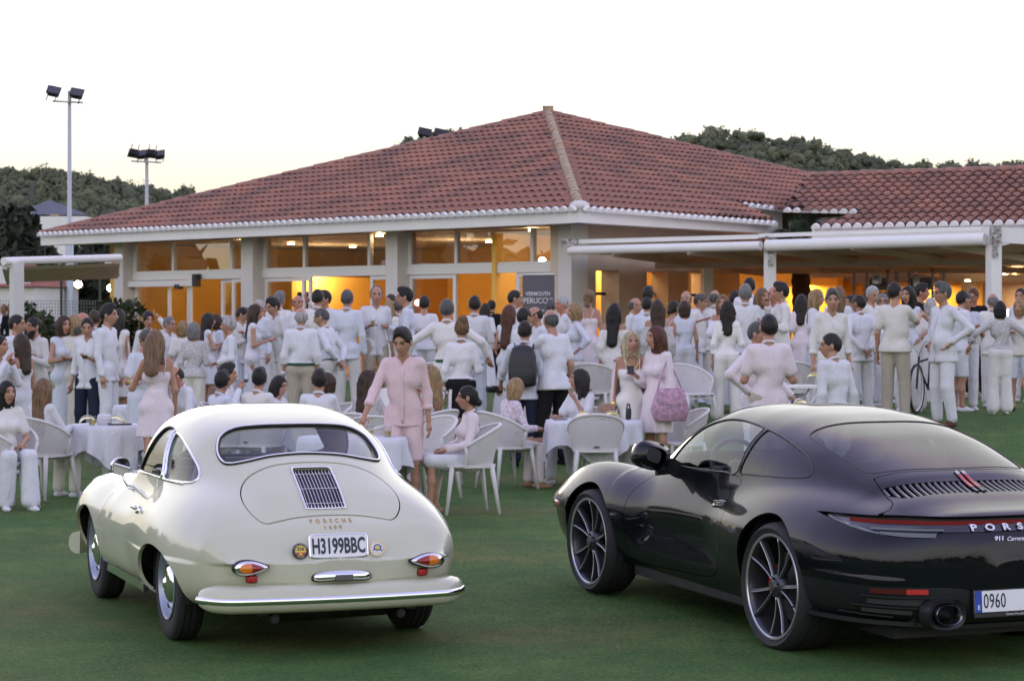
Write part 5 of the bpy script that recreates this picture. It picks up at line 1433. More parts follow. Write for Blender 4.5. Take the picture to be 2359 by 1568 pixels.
    for sg in (1, -1):
        g = panel(sh.pool, gl['q', sg], 'quarter_window', dgl, root, 0, inset=.004); ring_trim('window_trim', sh.loop_path(gl['q', sg], -.001), .0055, satin, g)
        g = panel(sh.pool, gl['d', sg], 'door_window', cgl, root, 0, inset=.004); ring_trim('window_trim', sh.loop_path(gl['d', sg], -.001), .0055, satin, g)
        d = panel(sh.pool, doors[sg], 'door', BP, root, .016)
        P = []
        for x in np.linspace(.74, .88, 9):
            p, n = sh.hit((x, 1.6*sg, .728-.02*(x-.74)), (0, -sg, 0)); P.append(p+n*.006)
        hw = MB(); p, n = sh.hit((.81, 1.6*sg, .722), (0, -sg, 0)); Mh = frame(p, (1, 0, -.05), n)
        hd = MB(); dome(hd, ellipse(.088, .020, 28, 4), .010, Mh, 3); h = hd.build('door_handle', BP, d, 180)
        q = MB(); q.tube([(-.084, -.022, .004), (0, -.025, .006), (.084, -.022, .004)], .0025, 5, M=Mh); q.build('handle_edge', MAT['chrome'], h, 180)
    # grille
    panel(sh.pool, gr_f, 'grille_well', MAT['black'], lid_o, .03, inset=.030)
    def on_top(x, y, off=0.0): p, n = sh.hit((x, y, 2.2), (0, 0, -1)); return p+n*off, n
    sl = mat('gloss_black_slat', (.010, .011, .013), .22, coat=.5)
    for k in range(13):
        for sg in (1, -1):
            y = (.052+k*.0385)*sg; ay = abs(y)
            xa = -.532+.03*(ay/.53)**2; xb = -.664 if ay < .44 else -.664+1.3*(ay-.44)
            if xa-xb < .03: continue
            P = []
            for x in np.linspace(xa, xb, 5): p, n = on_top(x, y+.012*sg*(xa-x)/.18, -.004); P.append(p)
            MB().sweep([(-.009, -.024), (.009, -.024), (.009, -.004), (.003, .003), (-.006, .003), (-.009, -.004)], np.array(P)).build('grille_slat', sl, lid_o, 40)
    rl = mat('brake_light_red', (.42, .012, .018), .25, coat=.5); wl = mat('clear_lens', (.45, .46, .48), .2)
    for y in (.021, -.021):
        P = [on_top(x, y, .004)[0] for x in np.linspace(-.452, -.668, 7)]
        o = MB().sweep([(-.011, -.02), (.011, -.02), (.011, .002), (0, .006), (-.011, .002)], np.array(P)).build('grille_rib', sl, lid_o, 40)
        P = [on_top(x, y, .0085)[0] for x in np.linspace(-.485, -.615, 6)]; MB().sweep([(-.010, -.003), (.010, -.003), (.008, .003), (-.008, .003)], np.array(P)).build('brake_light', rl, o)
        P = [on_top(x, y, .0085)[0] for x in np.linspace(-.452, -.482, 3)]; MB().sweep([(-.010, -.003), (.010, -.003), (.008, .003), (-.008, .003)], np.array(P)).build('rib_tip', wl, o)
    # tail lamps
    lampb = mat('lamp_black', (.008, .008, .009), .15, coat=1.0)
    bo = panel(sh.pool, bar_f, 'light_bar', lampb, root, .02, inset=.012)
    def on_rear(y, z, off=0.0):
        p, n = sh.hit((-2.2, y, z), (1, 0, 0)); return p+n*off, n
    rb = mat('red_bar_lens', (.20, .010, .014), .15, coat=.8)
    def rear_strip(y0, y1, z0, z1, prof, name, m, off, n=40, par=bo):
        P = [on_rear(y, z0+(z1-z0)*(i/(n-1)), off)[0] for i, y in enumerate(np.linspace(y0, y1, n))]; P = [q for q in P if q[0] > -1.4]
        return MB().sweep(prof, np.array(P)).build(name, m, par, 60)
    th = [(-.005, -.011), (.005, -.011), (.005, .011), (-.005, .011)]
    rear_strip(-.79, .79, .785, .785, [(-.004, -.0105), (.004, -.0105), (.006, 0), (.004, .0105), (-.004, .0105)], 'red_strip', rb, -.006, 60)
    gls = mat('smoked_lens', (.20, .22, .25), .12, coat=1.0)
    for sg in (1, -1):
        rear_strip(.74*sg, .50*sg, .728, .722, [(-.004, -.012), (.004, -.012), (.004, .010), (-.004, .010)], 'lamp_lens', gls, -.003, 16)
        rear_strip(.76*sg, .45*sg, .752, .750, [(-.003, -.005), (.003, -.005), (.003, .005), (-.003, .005)], 'lamp_bar', gls, -.004, 16)
        q = MB(); pts = []
        for (y, z) in ((.826, .790), (.822, .772), (.806, .752), (.78, .738), (.74, .729)):
            p, n = sh.hit((-2.2, y*sg, z), (1, 0, 0))
            if p[0] > -1.4: pts.append(p-n*.004)
        q.sweep([(-.004, -.013), (.004, -.013), (.004, .013), (-.004, .013)], np.array(pts), up=(-.6, .8*sg, 0)); q.build('lamp_corner', gls, bo, 60)
    # lettering across the bar
    sil = mat('silver_letters', (.75, .75, .80), .25, .3)
    def rear_text(txt, yc, z, size, sp, sx, off, m, name, bold=0.0, shear=0.0, par=bo, align='c'):
        V, Fs = text_mesh(txt, size, .006, sp, sx, bold, shear); W = []
        if align == 'l': V[:, 0] -= V[:, 0].min()
        for v in V: p, n = on_rear(yc-v[0], z+v[1], off+v[2]); W.append(p)
        return MB().add(W, Fs).build(name, m, par)
    V, Fs = text_mesh('PORSCHE', .044, .006, 1.72, 1.5, .0012); w = V[:, 0].max()
    V0, _ = text_mesh('PORSCHE', .044, .006, 2.3, 1.0); rear_text('PORSCHE', 0, .757, .044, 2.3, .30/V0[:, 0].max(), -.002, sil, 'lettering', .0012)
    rear_text('911', .180, .700, .030, .92, 1.4, .002, sil, 'model_number', .0006, .25, root, 'l'); rear_text('Carrera', .105, .696, .030, .95, 1.15, .002, sil, 'model_script', 0, .5, root, 'l')
    # number plate
    p, n = on_rear(0, .365); M = frame(np.array([-1.095, .068, .380]), (0, -1, 0), (-1, 0, .08))
    pl = MB().box((.0, 0, -.004), (.53, .122, .008), M=M).build('plate_holder', MAT['black'], root)
    MB().box((0, 0, .003), (.516, .110, .006), M=M).build('number_plate', MAT['plate'], pl)
    MB().box((-.237, 0, .0042), (.042, .110, .005), M=M).build('plate_band', mat('plate_blue', (.02, .06, .35), .4), pl)
    V, Fs = text_mesh('0960', .108, .002, 1.06, .62, .0); V[:, 0] += -.205-V[:, 0].min(); MB().add(V, Fs, M=M@Matrix.Translation((0, -.002, .0068))).build('plate_lettering', MAT['ink'], pl)
    V, Fs = text_mesh('E', .032, .002, 1, .9, .0008); MB().add(V, Fs, M=M@Matrix.Translation((-.237, -.03, .0078))).build('plate_letter', MAT['plate'], pl)
    MB().box((0, -.071, .0), (.53, .022, .012), M=M).build('dealer_strip', MAT['black'], pl)
    V, Fs = text_mesh('Centro Porsche', .019, .001, 1.0, .95); V[:, 0] += -.07-V[:, 0].min(); MB().add(V, Fs, M=M@Matrix.Translation((0, -.071, .0068))).build('dealer_lettering', sil, pl)
    # reflectors, fins, exhausts
    for sg in (1, -1):
        rr = [(-.006, -.013), (.006, -.013), (.006, .013), (-.006, .013)]
        rear_strip(.80*sg, .66*sg, .432, .432, rr, 'fog_lamp', mat('dark_red_lens', (.07, .006, .006), .2, coat=.5) if sg > 0 else bpy.data.materials['dark_red_lens'], .002, 10, apr)
        rear_strip(.66*sg, .56*sg, .432, .433, rr, 'reflector', MAT['redrefl'], .003, 8, apr)
        for z, a, b in ((.405, .82, .50), (.352, .83, .60), (.300, .83, .68)):
            rear_strip(a*sg, b*sg, z, z-.004, [(-.012, -.005), (.014, -.004), (.014, .003), (-.012, .005)], 'apron_fin', satin, .004, 14, apr)
        for z, a, b in ((.378, .80, .56), (.328, .80, .62)):
            rear_strip(a*sg, b*sg, z, z-.004, [(-.006, -.016), (.003, -.016), (.003, .016), (-.006, .016)], 'apron_slot', MAT['black'], .0, 14, apr)
        p, n = on_rear(.443*sg, .325); E = ellipse(.080, .054, 30, 2.4)
        ex = MB(); Me = frame(np.array([-1.075,   .485*sg, .322]), (0, -1, 0), (-1, 0, 0)); k = len(E); I_ = E*.86
        ex.add(np.r_[np.c_[E, np.full(k, -.12)], np.c_[E, np.full(k, .03)], np.c_[E*.97, np.full(k, .035)], np.c_[I_, np.full(k, .028)], np.c_[I_, np.full(k, -.12)]], [(r*k+i, r*k+(i+1) % k, (r+1)*k+(i+1) % k, (r+1)*k+i) for r in range(4) for i in range(k)], M=Me)
        e = ex.build('tailpipe', mat('dark_chrome', (.20, .20, .21), .22, 1.0) if sg > 0 else bpy.data.materials['dark_chrome'], root, 60)
        MB().prism(I_, -.13, -.10, M=Me).build('pipe_mouth', MAT['black'], e)
        sur = MB(); S = ellipse(.122, .086, 30, 2.6); k = len(S); sur.add(np.r_[np.c_[S, np.full(k, -.07)], np.c_[S*.93, np.full(k, .012)], np.c_[E*1.06, np.full(k, .0)], np.c_[E*1.06, np.full(k, -.1)]], [(r*k+i, r*k+(i+1) % k, (r+1)*k+(i+1) % k, (r+1)*k+i) for r in range(3) for i in range(k)], M=Me); sur.build('pipe_surround', satin, root, 60)
    P = [on_rear(y, .258 if abs(y) > .4 else .236, .004)[0] for y in np.linspace(-.86, .86, 50)]; P = [q for q in P if q[0] > -1.4]
    MB().sweep([(-.05, -.012), (.02, -.010), (.022, .004), (-.05, .012)], np.array(P)).build('diffuser_lip', satin, root, 60)
    ub = MB(); ub.box((1.1, 0, .19), (3.8, 1.25, .06)); ub.box((-.70, 0, .30), (.5, 1.2, .10)); ub.box((1.2, 0, .20), (1.55, 1.60, .07)); ub.build('underbody', MAT['black'], root)
    # front details just in view
    for sg in (1, -1):
        p, n = sh.hit((4.2, .60*sg, .66), (-1, 0, 0)); Mh = frame(p+n*.004, (0, 1, 0), n); hm = MB(); dome(hm, ellipse(.095, .115, 28), .004, Mh, 4); hm.build('headlamp', MAT['carglass'], root, 180)
        p, n = sh.hit((2.99, 1.6*sg, .53), (0, -sg, 0)); Mi = frame(p+n*.001, (1, 0, 0), n); q = MB(); dome(q, ellipse(.075, .018, 20, 4), .006, Mi, 2); q.build('side_marker', mat('marker_lens', (.30, .10, .08), .2) if sg > 0 else bpy.data.materials['marker_lens'], root, 180)
    for xw, zw, rr in ((.02, .355, .41), (XF, .342, .388)):
        for sg in (1, -1): wheel_well(root, xw, .62*sg, zw, sg, rr, .24, -.20)
    # wheels
    rimdark = mat('anthracite_rim', (.055, .058, .066), .32, .6); bright = mat('turned_rim_edge', (.55, .56, .58), .28, .8); disc = mat('brake_disc', (.14, .14, .145), .4, .8); cal = mat('red_caliper', (.40, .012, .012), .35)
    def wheel(xw, yo, r, rim, w, sg, rot):
        wo = bpy.data.objects.new('wheel', None); COL.objects.link(wo); wo.parent = root
        wo.matrix_local = Matrix.Translation((xw, yo*sg, r-.012))@Matrix.Rotation(R(-90*sg), 4, 'X')@Matrix.Rotation(rot, 4, 'Z')
        key = round(r, 3)
        if key not in cache:
            t = tyre_mesh(r, rim, w); f = w/2-.012
            b = MB().lathe([(rim-.030, -.05), (rim-.024, f-.03), (rim-.012, f-.008), (rim+.002, f), (rim+.004, f-.006)], 64, cap=False).mesh('rim', rimdark, 40)
            lip = MB().lathe([(rim-.014, f-.004), (rim-.009, f+.002), (rim+.001, f+.003), (rim+.004, f-.002)], 64, cap=False).mesh('rim_lip', bright, 40)
            sp, ed = MB(), MB(); rs = np.linspace(.052, rim-.012, 9)
            ds = []
            for sd in (1, -1):
                P = []; 
                for q in rs:
                    u = (q-.052)/(rim-.064); a = sd*R(9+7*u*(1-u)*0-0+ (5.0)*u) if False else sd*(R(13)*(1-u)+R(15.5)*u); P.append((q*math.cos(a), q*math.sin(a), f-.030-.018*math.sin(u*math.pi)*.6+.022*u))
                ds.append(np.array(P))
            sw = []
            for P in ds:
                m = MB(); m.sweep([(-.013, -.028), (.013, -.028), (.010, -.002), (.0, .004), (-.010, -.002)], P, scale=np.linspace(.85, 1.0, 9)); sw.append(m.mesh('spoke', rimdark, 50))
            eds = []
            for sd, P in zip((1, -1), ds):
                Q = P+np.array([0, -0.0, .003]); Q[:, 1] += -sd*.006; m = MB(); m.tube(Q, .0032, 5); eds.append(m.mesh('spoke_edge', bright, 180))
            hub = MB().lathe([(.075, f-.075), (.072, f-.035), (.058, f-.022), (.040, f-.018), (.036, f-.010), (.028, f-.006), (0, f-.005)], 32).mesh('hub', rimdark, 50)
            cp = MB().lathe([(.029, f-.006), (.027, f-.001), (0, f)], 24).mesh('hub_cap', disc, 50)
            dk = MB().lathe([(.07, -.02), (.19, -.02), (.19, .012), (.07, .012)], 48).mesh('brake_disc', disc, 40)
            bk = MB().lathe([(0, -.06), (rim-.03, -.06)], 48, cap=False).mesh('inner_barrel', MAT['inner'])
            cache[key] = (t, b, lip, sw, eds, hub, cp, dk, bk)
        t, b, lip, sw, eds, hub, cp, dk, bk = cache[key]
        for nm, me in (('tyre', t), ('rim', b), ('rim_lip', lip), ('hub', hub), ('hub_cap', cp), ('brake_disc', dk), ('inner_barrel', bk)): inst(nm, me, wo)
        for k in range(5):
            for j in (0, 1): inst('spoke', sw[j], wo, rot=(0, 0, k*2*math.pi/5)); inst('spoke_edge', eds[j], wo, rot=(0, 0, k*2*math.pi/5))
        for k in range(5): inst('wheel_bolt', bolt, wo, (.045*math.cos(k*1.2566+.6), .045*math.sin(k*1.2566+.6), w/2-.028))
        c = MB(); a = np.linspace(-.55, .55, 9); c.sweep([(-.03, -.03), (.03, -.03), (.03, .025), (-.03, .025)], np.c_[.165*np.cos(a), .165*np.sin(a), 0*a+.022]); c.ball((.165, 0, .04), (.022, .07, .015), 8, 6)
        o = c.build('brake_caliper', cal, wo, 40); o.rotation_euler = (0, 0, (R(180) if xw > 1 else R(0))*1-rot)
    cache = {}; bolt = MB().lathe([(.009, -.01), (.009, .004), (0, .006)], 8).mesh('wheel_bolt', MAT['black'])
    for sg in (1, -1):
        wheel(0, .778, .358, .292, .300, sg, R(100)); wheel(XF, .800, .340, .281, .245, sg, R(112))
    # door mirrors
    for sg in (1, -1):
        b = MB(); c = np.array([1.44, .955*sg, .965])
        ring = [((-.075, .55), (.9, .0)), ((-.03, .98), (1, 1)), ((.06, .92), (1, 1)), ((.13, .62), (1, 1)), ((.165, .2), (1, 1))]
        E = ellipse(.120, .086, 26, 3.0)@np.array([[math.cos(.28), math.sin(.28)*sg], [-math.sin(.28)*sg, math.cos(.28)]]); k = len(E); V = []
        for (dx, s_), _ in ring: V += [(c[0]+dx+.04*abs(e[0])*0, c[1]+e[0]*s_*sg, c[2]+e[1]*s_-.012*(dx/.1)) for e in E]
        V.append((c[0]+.17, c[1], c[2]-.02)); n = len(ring)*k
        Fs = [(r*k+i, r*k+(i+1) % k, (r+1)*k+(i+1) % k, (r+1)*k+i) for r in range(len(ring)-1) for i in range(k)]+[((len(ring)-1)*k+i, (len(ring)-1)*k+(i+1) % k, n) for i in range(k)]
        b.add(V, Fs); mo = b.build('door_mirror', BP, root, 180)
        MB().prism(E*.80, 0, .004, M=frame(c+np.array([-.035, 0, 0]), (0, -1, 0), (-1, .0, .06))).build('mirror_glass', mat('mirror_face', (.10, .11, .13), .05, 1.0) if sg > 0 else bpy.data.materials['mirror_face'], mo)
        p, nn = sh.hit((1.50, 1.6*sg, .862), (0, -sg, 0)); st = MB(); st.sweep([(-.05, -.012), (.05, -.012), (.05, .012), (-.05, .012)], [p-nn*.03, p+nn*.05+np.array([0, 0, .015]), c+np.array([.03, -.05*sg, -.075])], up=(1, 0, 0)); st.build('mirror_stalk', satin, mo, 40)
    # cabin
    t = MB(); t.box((.9, 0, .38), (2.1, 1.4, .06)); t.box((1.72, 0, .74), (.35, 1.36, .20)); t.box((1.0, .70, .62), (1.7, .03, .5)); t.box((1.0, -.70, .62), (1.7, .03, .5)); t.box((-.1, 0, .62), (.06, 1.3, .6)); t.box((.15, 0, .84), (.5, 1.1, .05)); t.build('cabin_floor', MAT['inner'], root)
    for sg in (1, -1):
        s_ = MB(); s_.sweep(ellipse(.25, .075, 20, 3.5), [(.86, .36*sg, .46), (.78, .36*sg, .66), (.66, .36*sg, .90), (.62, .36*sg, .97), (.60, .36*sg, 1.02)], up=(1, 0, .25), scale=[1, 1, .9, .72, .6]); s_.sweep(ellipse(.13, .05, 16, 3), [(.625, .36*sg, .97), (.59, .36*sg, 1.07), (.575, .36*sg, 1.11)], up=(1, 0, .25), scale=[1, 1, .8]); s_.sweep(ellipse(.25, .07, 20, 4), [(.82, .36*sg, .45), (1.1, .36*sg, .47), (1.32, .36*sg, .50)]); s_.build('seat', MAT['inner'], root, 60)
    a = np.linspace(0, 2*math.pi, 36, endpoint=False); Ms = Matrix.Translation((1.42, .36, .88))@Matrix.Rotation(R(-66), 4, 'Y')
    sw = MB(); sw.tube(np.c_[.182*np.cos(a), .182*np.sin(a), 0*a], .016, 8, M=Ms, closed=True); sw.tube([(0, -.17, 0), (0, 0, -.02), (0, .17, 0)], .014, 6, M=Ms); sw.tube([(0, 0, -.02), (0, 0, -.25)], .03, 8, M=Ms); sw.ball((0, 0, -.02), (.06, .06, .03), M=Ms); sw.build('steering_wheel', MAT['black'], root, 180)
    b = MB(); b.box((1.36, 0, 1.16), (.03, .20, .06)); b.tube([(1.37, 0, 1.18), (1.40, 0, 1.23)], .01, 6); b.build('interior_mirror', MAT['black'], root)
    return root
BLACK_CAR = modern()
def place_modern(root, x, y, psi):
    u = np.array([-math.sin(psi), math.cos(psi)]); zs = [tz(x, y), tz(x+2.45*u[0], y+2.45*u[1])]
    root.location = (x, y, zs[0]); root.rotation_euler = (0, -math.atan2(zs[1]-zs[0], 2.45), psi+math.pi/2)
place_modern(BLACK_CAR, 2.283, 12.90, R(22.73))
# ================================================================ people
SKIN = {'tan': mat('skin_tan', (.42, .225, .145), .5, sub=.06, var=(14, .10)), 'fair': mat('skin_fair', (.52, .31, .22), .5, sub=.06, var=(14, .10)),
        'brown': mat('skin_brown', (.30, .155, .095), .5, sub=.05, var=(14, .10)), 'red': mat('skin_ruddy', (.46, .20, .135), .5, sub=.06, var=(14, .10))}
MAT['eye'] = mat('eye_dark', (.015, .012, .010), .2); MAT['lip'] = mat('lips', (.34, .10, .09), .4)
def hairmat(n, c): return mat('hair_'+n, c, .55, var=(60, .55), bump=(80, .5), stretch=(1, 1, .12), spec=.35)
HAIR = {k: hairmat(k, c) for k, c in dict(black=(.010, .009, .009), dark=(.020, .014, .011), brown=(.055, .030, .018), auburn=(.10, .035, .018), light=(.20, .115, .055), blond=(.36, .235, .11), pale=(.55, .45, .28), grey=(.20, .19, .185), white=(.46, .45, .44), salt=(.10, .097, .095)).items()}
def cloth(n, c, b=(26, .25)):
    m = mat(n, c, .85, var=(3, .05), bump=b, spec=.15); nt = m.node_tree; bp = next(x for x in nt.nodes if x.type == 'BUMP')
    tc = next(x for x in nt.nodes if x.type == 'TEX_COORD'); mp = nt.nodes.new('ShaderNodeMapping'); mp.inputs['Scale'].default_value = (1.25, 1.25, .38); mp.inputs['Rotation'].default_value = (.22, .18, 0)
    nz = nt.nodes.new('ShaderNodeTexNoise'); nz.inputs['Scale'].default_value = 10; nz.inputs['Detail'].default_value = 2.5; nz.inputs['Distortion'].default_value = .7
    b2 = nt.nodes.new('ShaderNodeBump'); b2.inputs['Strength'].default_value = .62; b2.inputs['Distance'].default_value = .035
    nt.links.new(tc.outputs['Object'], mp.inputs[0]); nt.links.new(mp.outputs[0], nz.inputs['Vector']); nt.links.new(nz.outputs[0], b2.inputs['Height']); nt.links.new(b2.outputs[0], bp.inputs['Normal'])
    return m
CL_ = {'w': cloth('white_cotton', (.68, .685, .715)), 'w2': cloth('white_linen', (.65, .655, .67), (60, .3)), 'w3': cloth('cool_white_cotton', (.61, .635, .70)), 'w4': cloth('warm_white_cotton', (.70, .68, .645)), 'cream': cloth('cream_cotton', (.68, .655, .59)), 'beige': cloth('beige_chino', (.42, .375, .30)),
       'navy': cloth('navy_trousers', (.020, .024, .045)), 'black': cloth('black_cloth', (.012, .012, .013)), 'pink': cloth('pink_glow_linen', (.72, .545, .555), (60, .3)), 'rose': cloth('blush_glow_cotton', (.72, .635, .65)),  # pale pink cloths: the reddish glow on the guests is put into their colour
       'green': cloth('green_belt', (.03, .09, .05)), 'dkbrown': cloth('brown_leather', (.10, .045, .03)), 'lace': mat('white_lace', (.66, .64, .63), .9, var=(55, .45), bump=(70, .8)),
       'stripe': cloth('ribbed_white_knit', (.70, .70, .70)), 'satin': mat('ivory_satin', (.72, .70, .66), .38, bump=(9, .2)), 'print': mat('white_pink_print', (.72, .68, .68), .85, var=(22, .4, (.45, .33, .42)), bump=(30, .2)), 'shawl': cloth('blush_shawl', (.66, .56, .55))}

def sdf_grid(prims, cuts, h, disp=0.0, seed=0, pad=.03):
    lo = np.min([np.minimum(np.array(p[1])-max(p[3], p[4]), np.array(p[2])-max(p[3], p[4])) for p in prims], 0)-pad
    hi = np.max([np.maximum(np.array(p[1])+max(p[3], p[4]), np.array(p[2])+max(p[3], p[4])) for p in prims], 0)+pad
    n = np.maximum(np.ceil((hi-lo)/h).astype(int)+1, 4); g = [lo[i]+h*np.arange(n[i]) for i in range(3)]
    D = np.full(n, .5)
    for p in prims:
        a, b, ra, rb = np.array(p[1], float), np.array(p[2], float), p[3], p[4]; sq = np.array(p[5] if len(p) > 5 else (1, 1, 1)); k = p[6] if len(p) > 6 else .03
        m = max(ra, rb)+k+.03
        i0 = np.maximum(np.floor((np.minimum(a, b)-m-lo)/h).astype(int), 0); i1 = np.minimum(np.ceil((np.maximum(a, b)+m-lo)/h).astype(int)+1, n)
        if np.any(i1 <= i0): continue
        X, Y, Z = g[0][i0[0]:i1[0], None, None], g[1][None, i0[1]:i1[1], None], g[2][None, None, i0[2]:i1[2]]
        if p[0] == 'c':
            d = b-a; L2 = float(d@d)+1e-9; t = np.clip(((X-a[0])*d[0]+(Y-a[1])*d[1]+(Z-a[2])*d[2])/L2, 0, 1)
            dd = np.sqrt(((X-a[0]-d[0]*t)/sq[0])**2+((Y-a[1]-d[1]*t)/sq[1])**2+((Z-a[2]-d[2]*t)/sq[2])**2)-(ra+(rb-ra)*t)
            dd = dd*min(1, sq.min()+.2)
        else:       # 's': skirt from a (top, radius ra) to b (hem, radius rb) with folds
            nf, am, ph = p[7]; t = np.clip((Z-a[2])/(b[2]-a[2]), 0, 1); cx, cy = a[0]+(b[0]-a[0])*t, a[1]+(b[1]-a[1])*t
            th = np.arctan2((Y-cy)/sq[1], X-cx); rr = (ra+(rb-ra)*t**.8)*(1+am*t*np.sin(nf*th+ph+1.3*np.sin(2*th+ph)))
            dd = np.sqrt((X-cx)**2+((Y-cy)/sq[1])**2)-rr; dd = np.maximum(dd*.85, np.maximum(Z-a[2], b[2]-Z))
        S = tuple(slice(i0[q], i1[q]) for q in range(3)); D[S] = smin(D[S], dd, k)
    X, Y, Z = g[0][:, None, None], g[1][None, :, None], g[2][None, None, :]
    if disp:
        r = np.random.default_rng(seed); f = 0
        for sc in (9, 16, 27):
            w = r.normal(size=3)*np.array([1, 1, .75]); w *= sc/np.linalg.norm(w)*1.6; w2 = r.normal(size=3)*sc*.6; ph = r.uniform(0, 6, 2)
            f = f+np.sin(w[0]*X+w[1]*Y+w[2]*Z+ph[0]+1.7*np.sin(w2[0]*X+w2[1]*Y+w2[2]*Z+ph[1]))*(9/sc)**.7
        D = D+disp*f
    for c in cuts:
        if c[0] == 'p': o, nn = np.array(c[1]), np.array(c[2]); nn = nn/np.linalg.norm(nn); D = np.maximum(D, (X-o[0])*nn[0]+(Y-o[1])*nn[1]+(Z-o[2])*nn[2])
        elif c[0] == 'e': o, r_ = np.array(c[1]), np.array(c[2]); D = np.maximum(D, -(np.sqrt(((X-o[0])/r_[0])**2+((Y-o[1])/r_[1])**2+((Z-o[2])/r_[2])**2)-1)*r_.min())
    return D, lo, g

def surfgrid(D, lo, h):
    n = D.shape; sh = [0]
    def f(x, y, z): return D.ravel()
    return surfnet_grid(D, lo, h)
def surfnet_grid(D, lo, h):
    n = np.array(D.shape)
    hi = lo+h*(n-1)
    return surfnet(lambda X, Y, Z: D.ravel(), lo, hi-h*.01, h)

def sdf_mesh(prims, cuts, h, disp=0.0, seed=0):
    D, lo, g = sdf_grid(prims, cuts, h, disp, seed); return surfnet_grid(D, lo, h)

# ---- head ----------------------------------------------------------
def make_head(sex):
    nu, nv = 40, 28
    th = np.linspace(0, np.pi, nv+1); ph = np.arange(nu)*2*np.pi/nu
    T, Pm = np.meshgrid(th[1:-1], ph, indexing='ij')
    d = np.stack([np.sin(T)*np.sin(Pm), np.sin(T)*np.cos(Pm), np.cos(T)], -1).reshape(-1, 3); d = np.r_[[[0, 0, 1.]], d, [[0, 0, -1.]]]
    v = d*np.array([.0735, .095, .117]); x, y, z = v.T.copy()
    y = np.where((y < 0) & (z > -.03), y*1.08, y); t = np.clip((-z-.012)/.10, 0, 1)
    x = x*(1-.32*t**1.2*(1 if sex == 'm' else 1.12)); y = np.where(y > 0, y*.93, y*(1-.25*t)); y = y+.016*t*np.exp(-(x/.035)**2)*(d[:, 1] > 0)
    fr = (d[:, 1] > .15)
    y = y+fr*(.027*np.exp(-(x/.0145)**2-((z+.024)/.018)**2)+.014*np.exp(-(x/.012)**2-((z-.004)/.026)**2)-.011*np.exp(-((np.abs(x)-.031)/.017)**2-((z-.012)/.013)**2)+.004*np.exp(-((z-.036)/.012)**2)+.005*np.exp(-(x/.024)**2-((z+.064)/.010)**2)-.004*np.exp(-(x/.03)**2-((z+.083)/.008)**2))
    V = np.stack([x, y, z], 1)
    Fs = [(0, 1+(i+1) % nu, 1+i) for i in range(nu)]
    Q = []
    for j in range(nv-2):
        b = 1+j*nu; Q += [(b+i, b+(i+1) % nu, b+nu+(i+1) % nu, b+nu+i) for i in range(nu)]
    b = 1+(nv-2)*nu; e = len(V)-1; Fs += [(e, b+i, b+(i+1) % nu) for i in range(nu)]
    mb = MB(); mb.add(V, Q+Fs)
    c = np.array([np.mean(V[list(f)], 0) for f in mb.f])
    for i in range(len(mb.f)):
        if abs(c[i, 0]) < .025-.2*abs(c[i, 2]+.063) and -.074 < c[i, 2] < -.052 and c[i, 1] > .03: mb.m[i] = 2
    for s_ in (1, -1):
        mb.ball((.075*s_, -.006, -.002), (.010, .020, .031), 10, 8)
        mb.ball((.031*s_, .0775, .011), (.0135, .006, .0062), 10, 6, 1)
        mb.tube([(.014*s_, .089, .028), (.030*s_, .0885, .034), (.048*s_, .077, .030)], .0036, 5, 3)
    return np.concatenate(mb.v), mb.f, mb.m
HEADS = {k: make_head(k) for k in 'mf'}

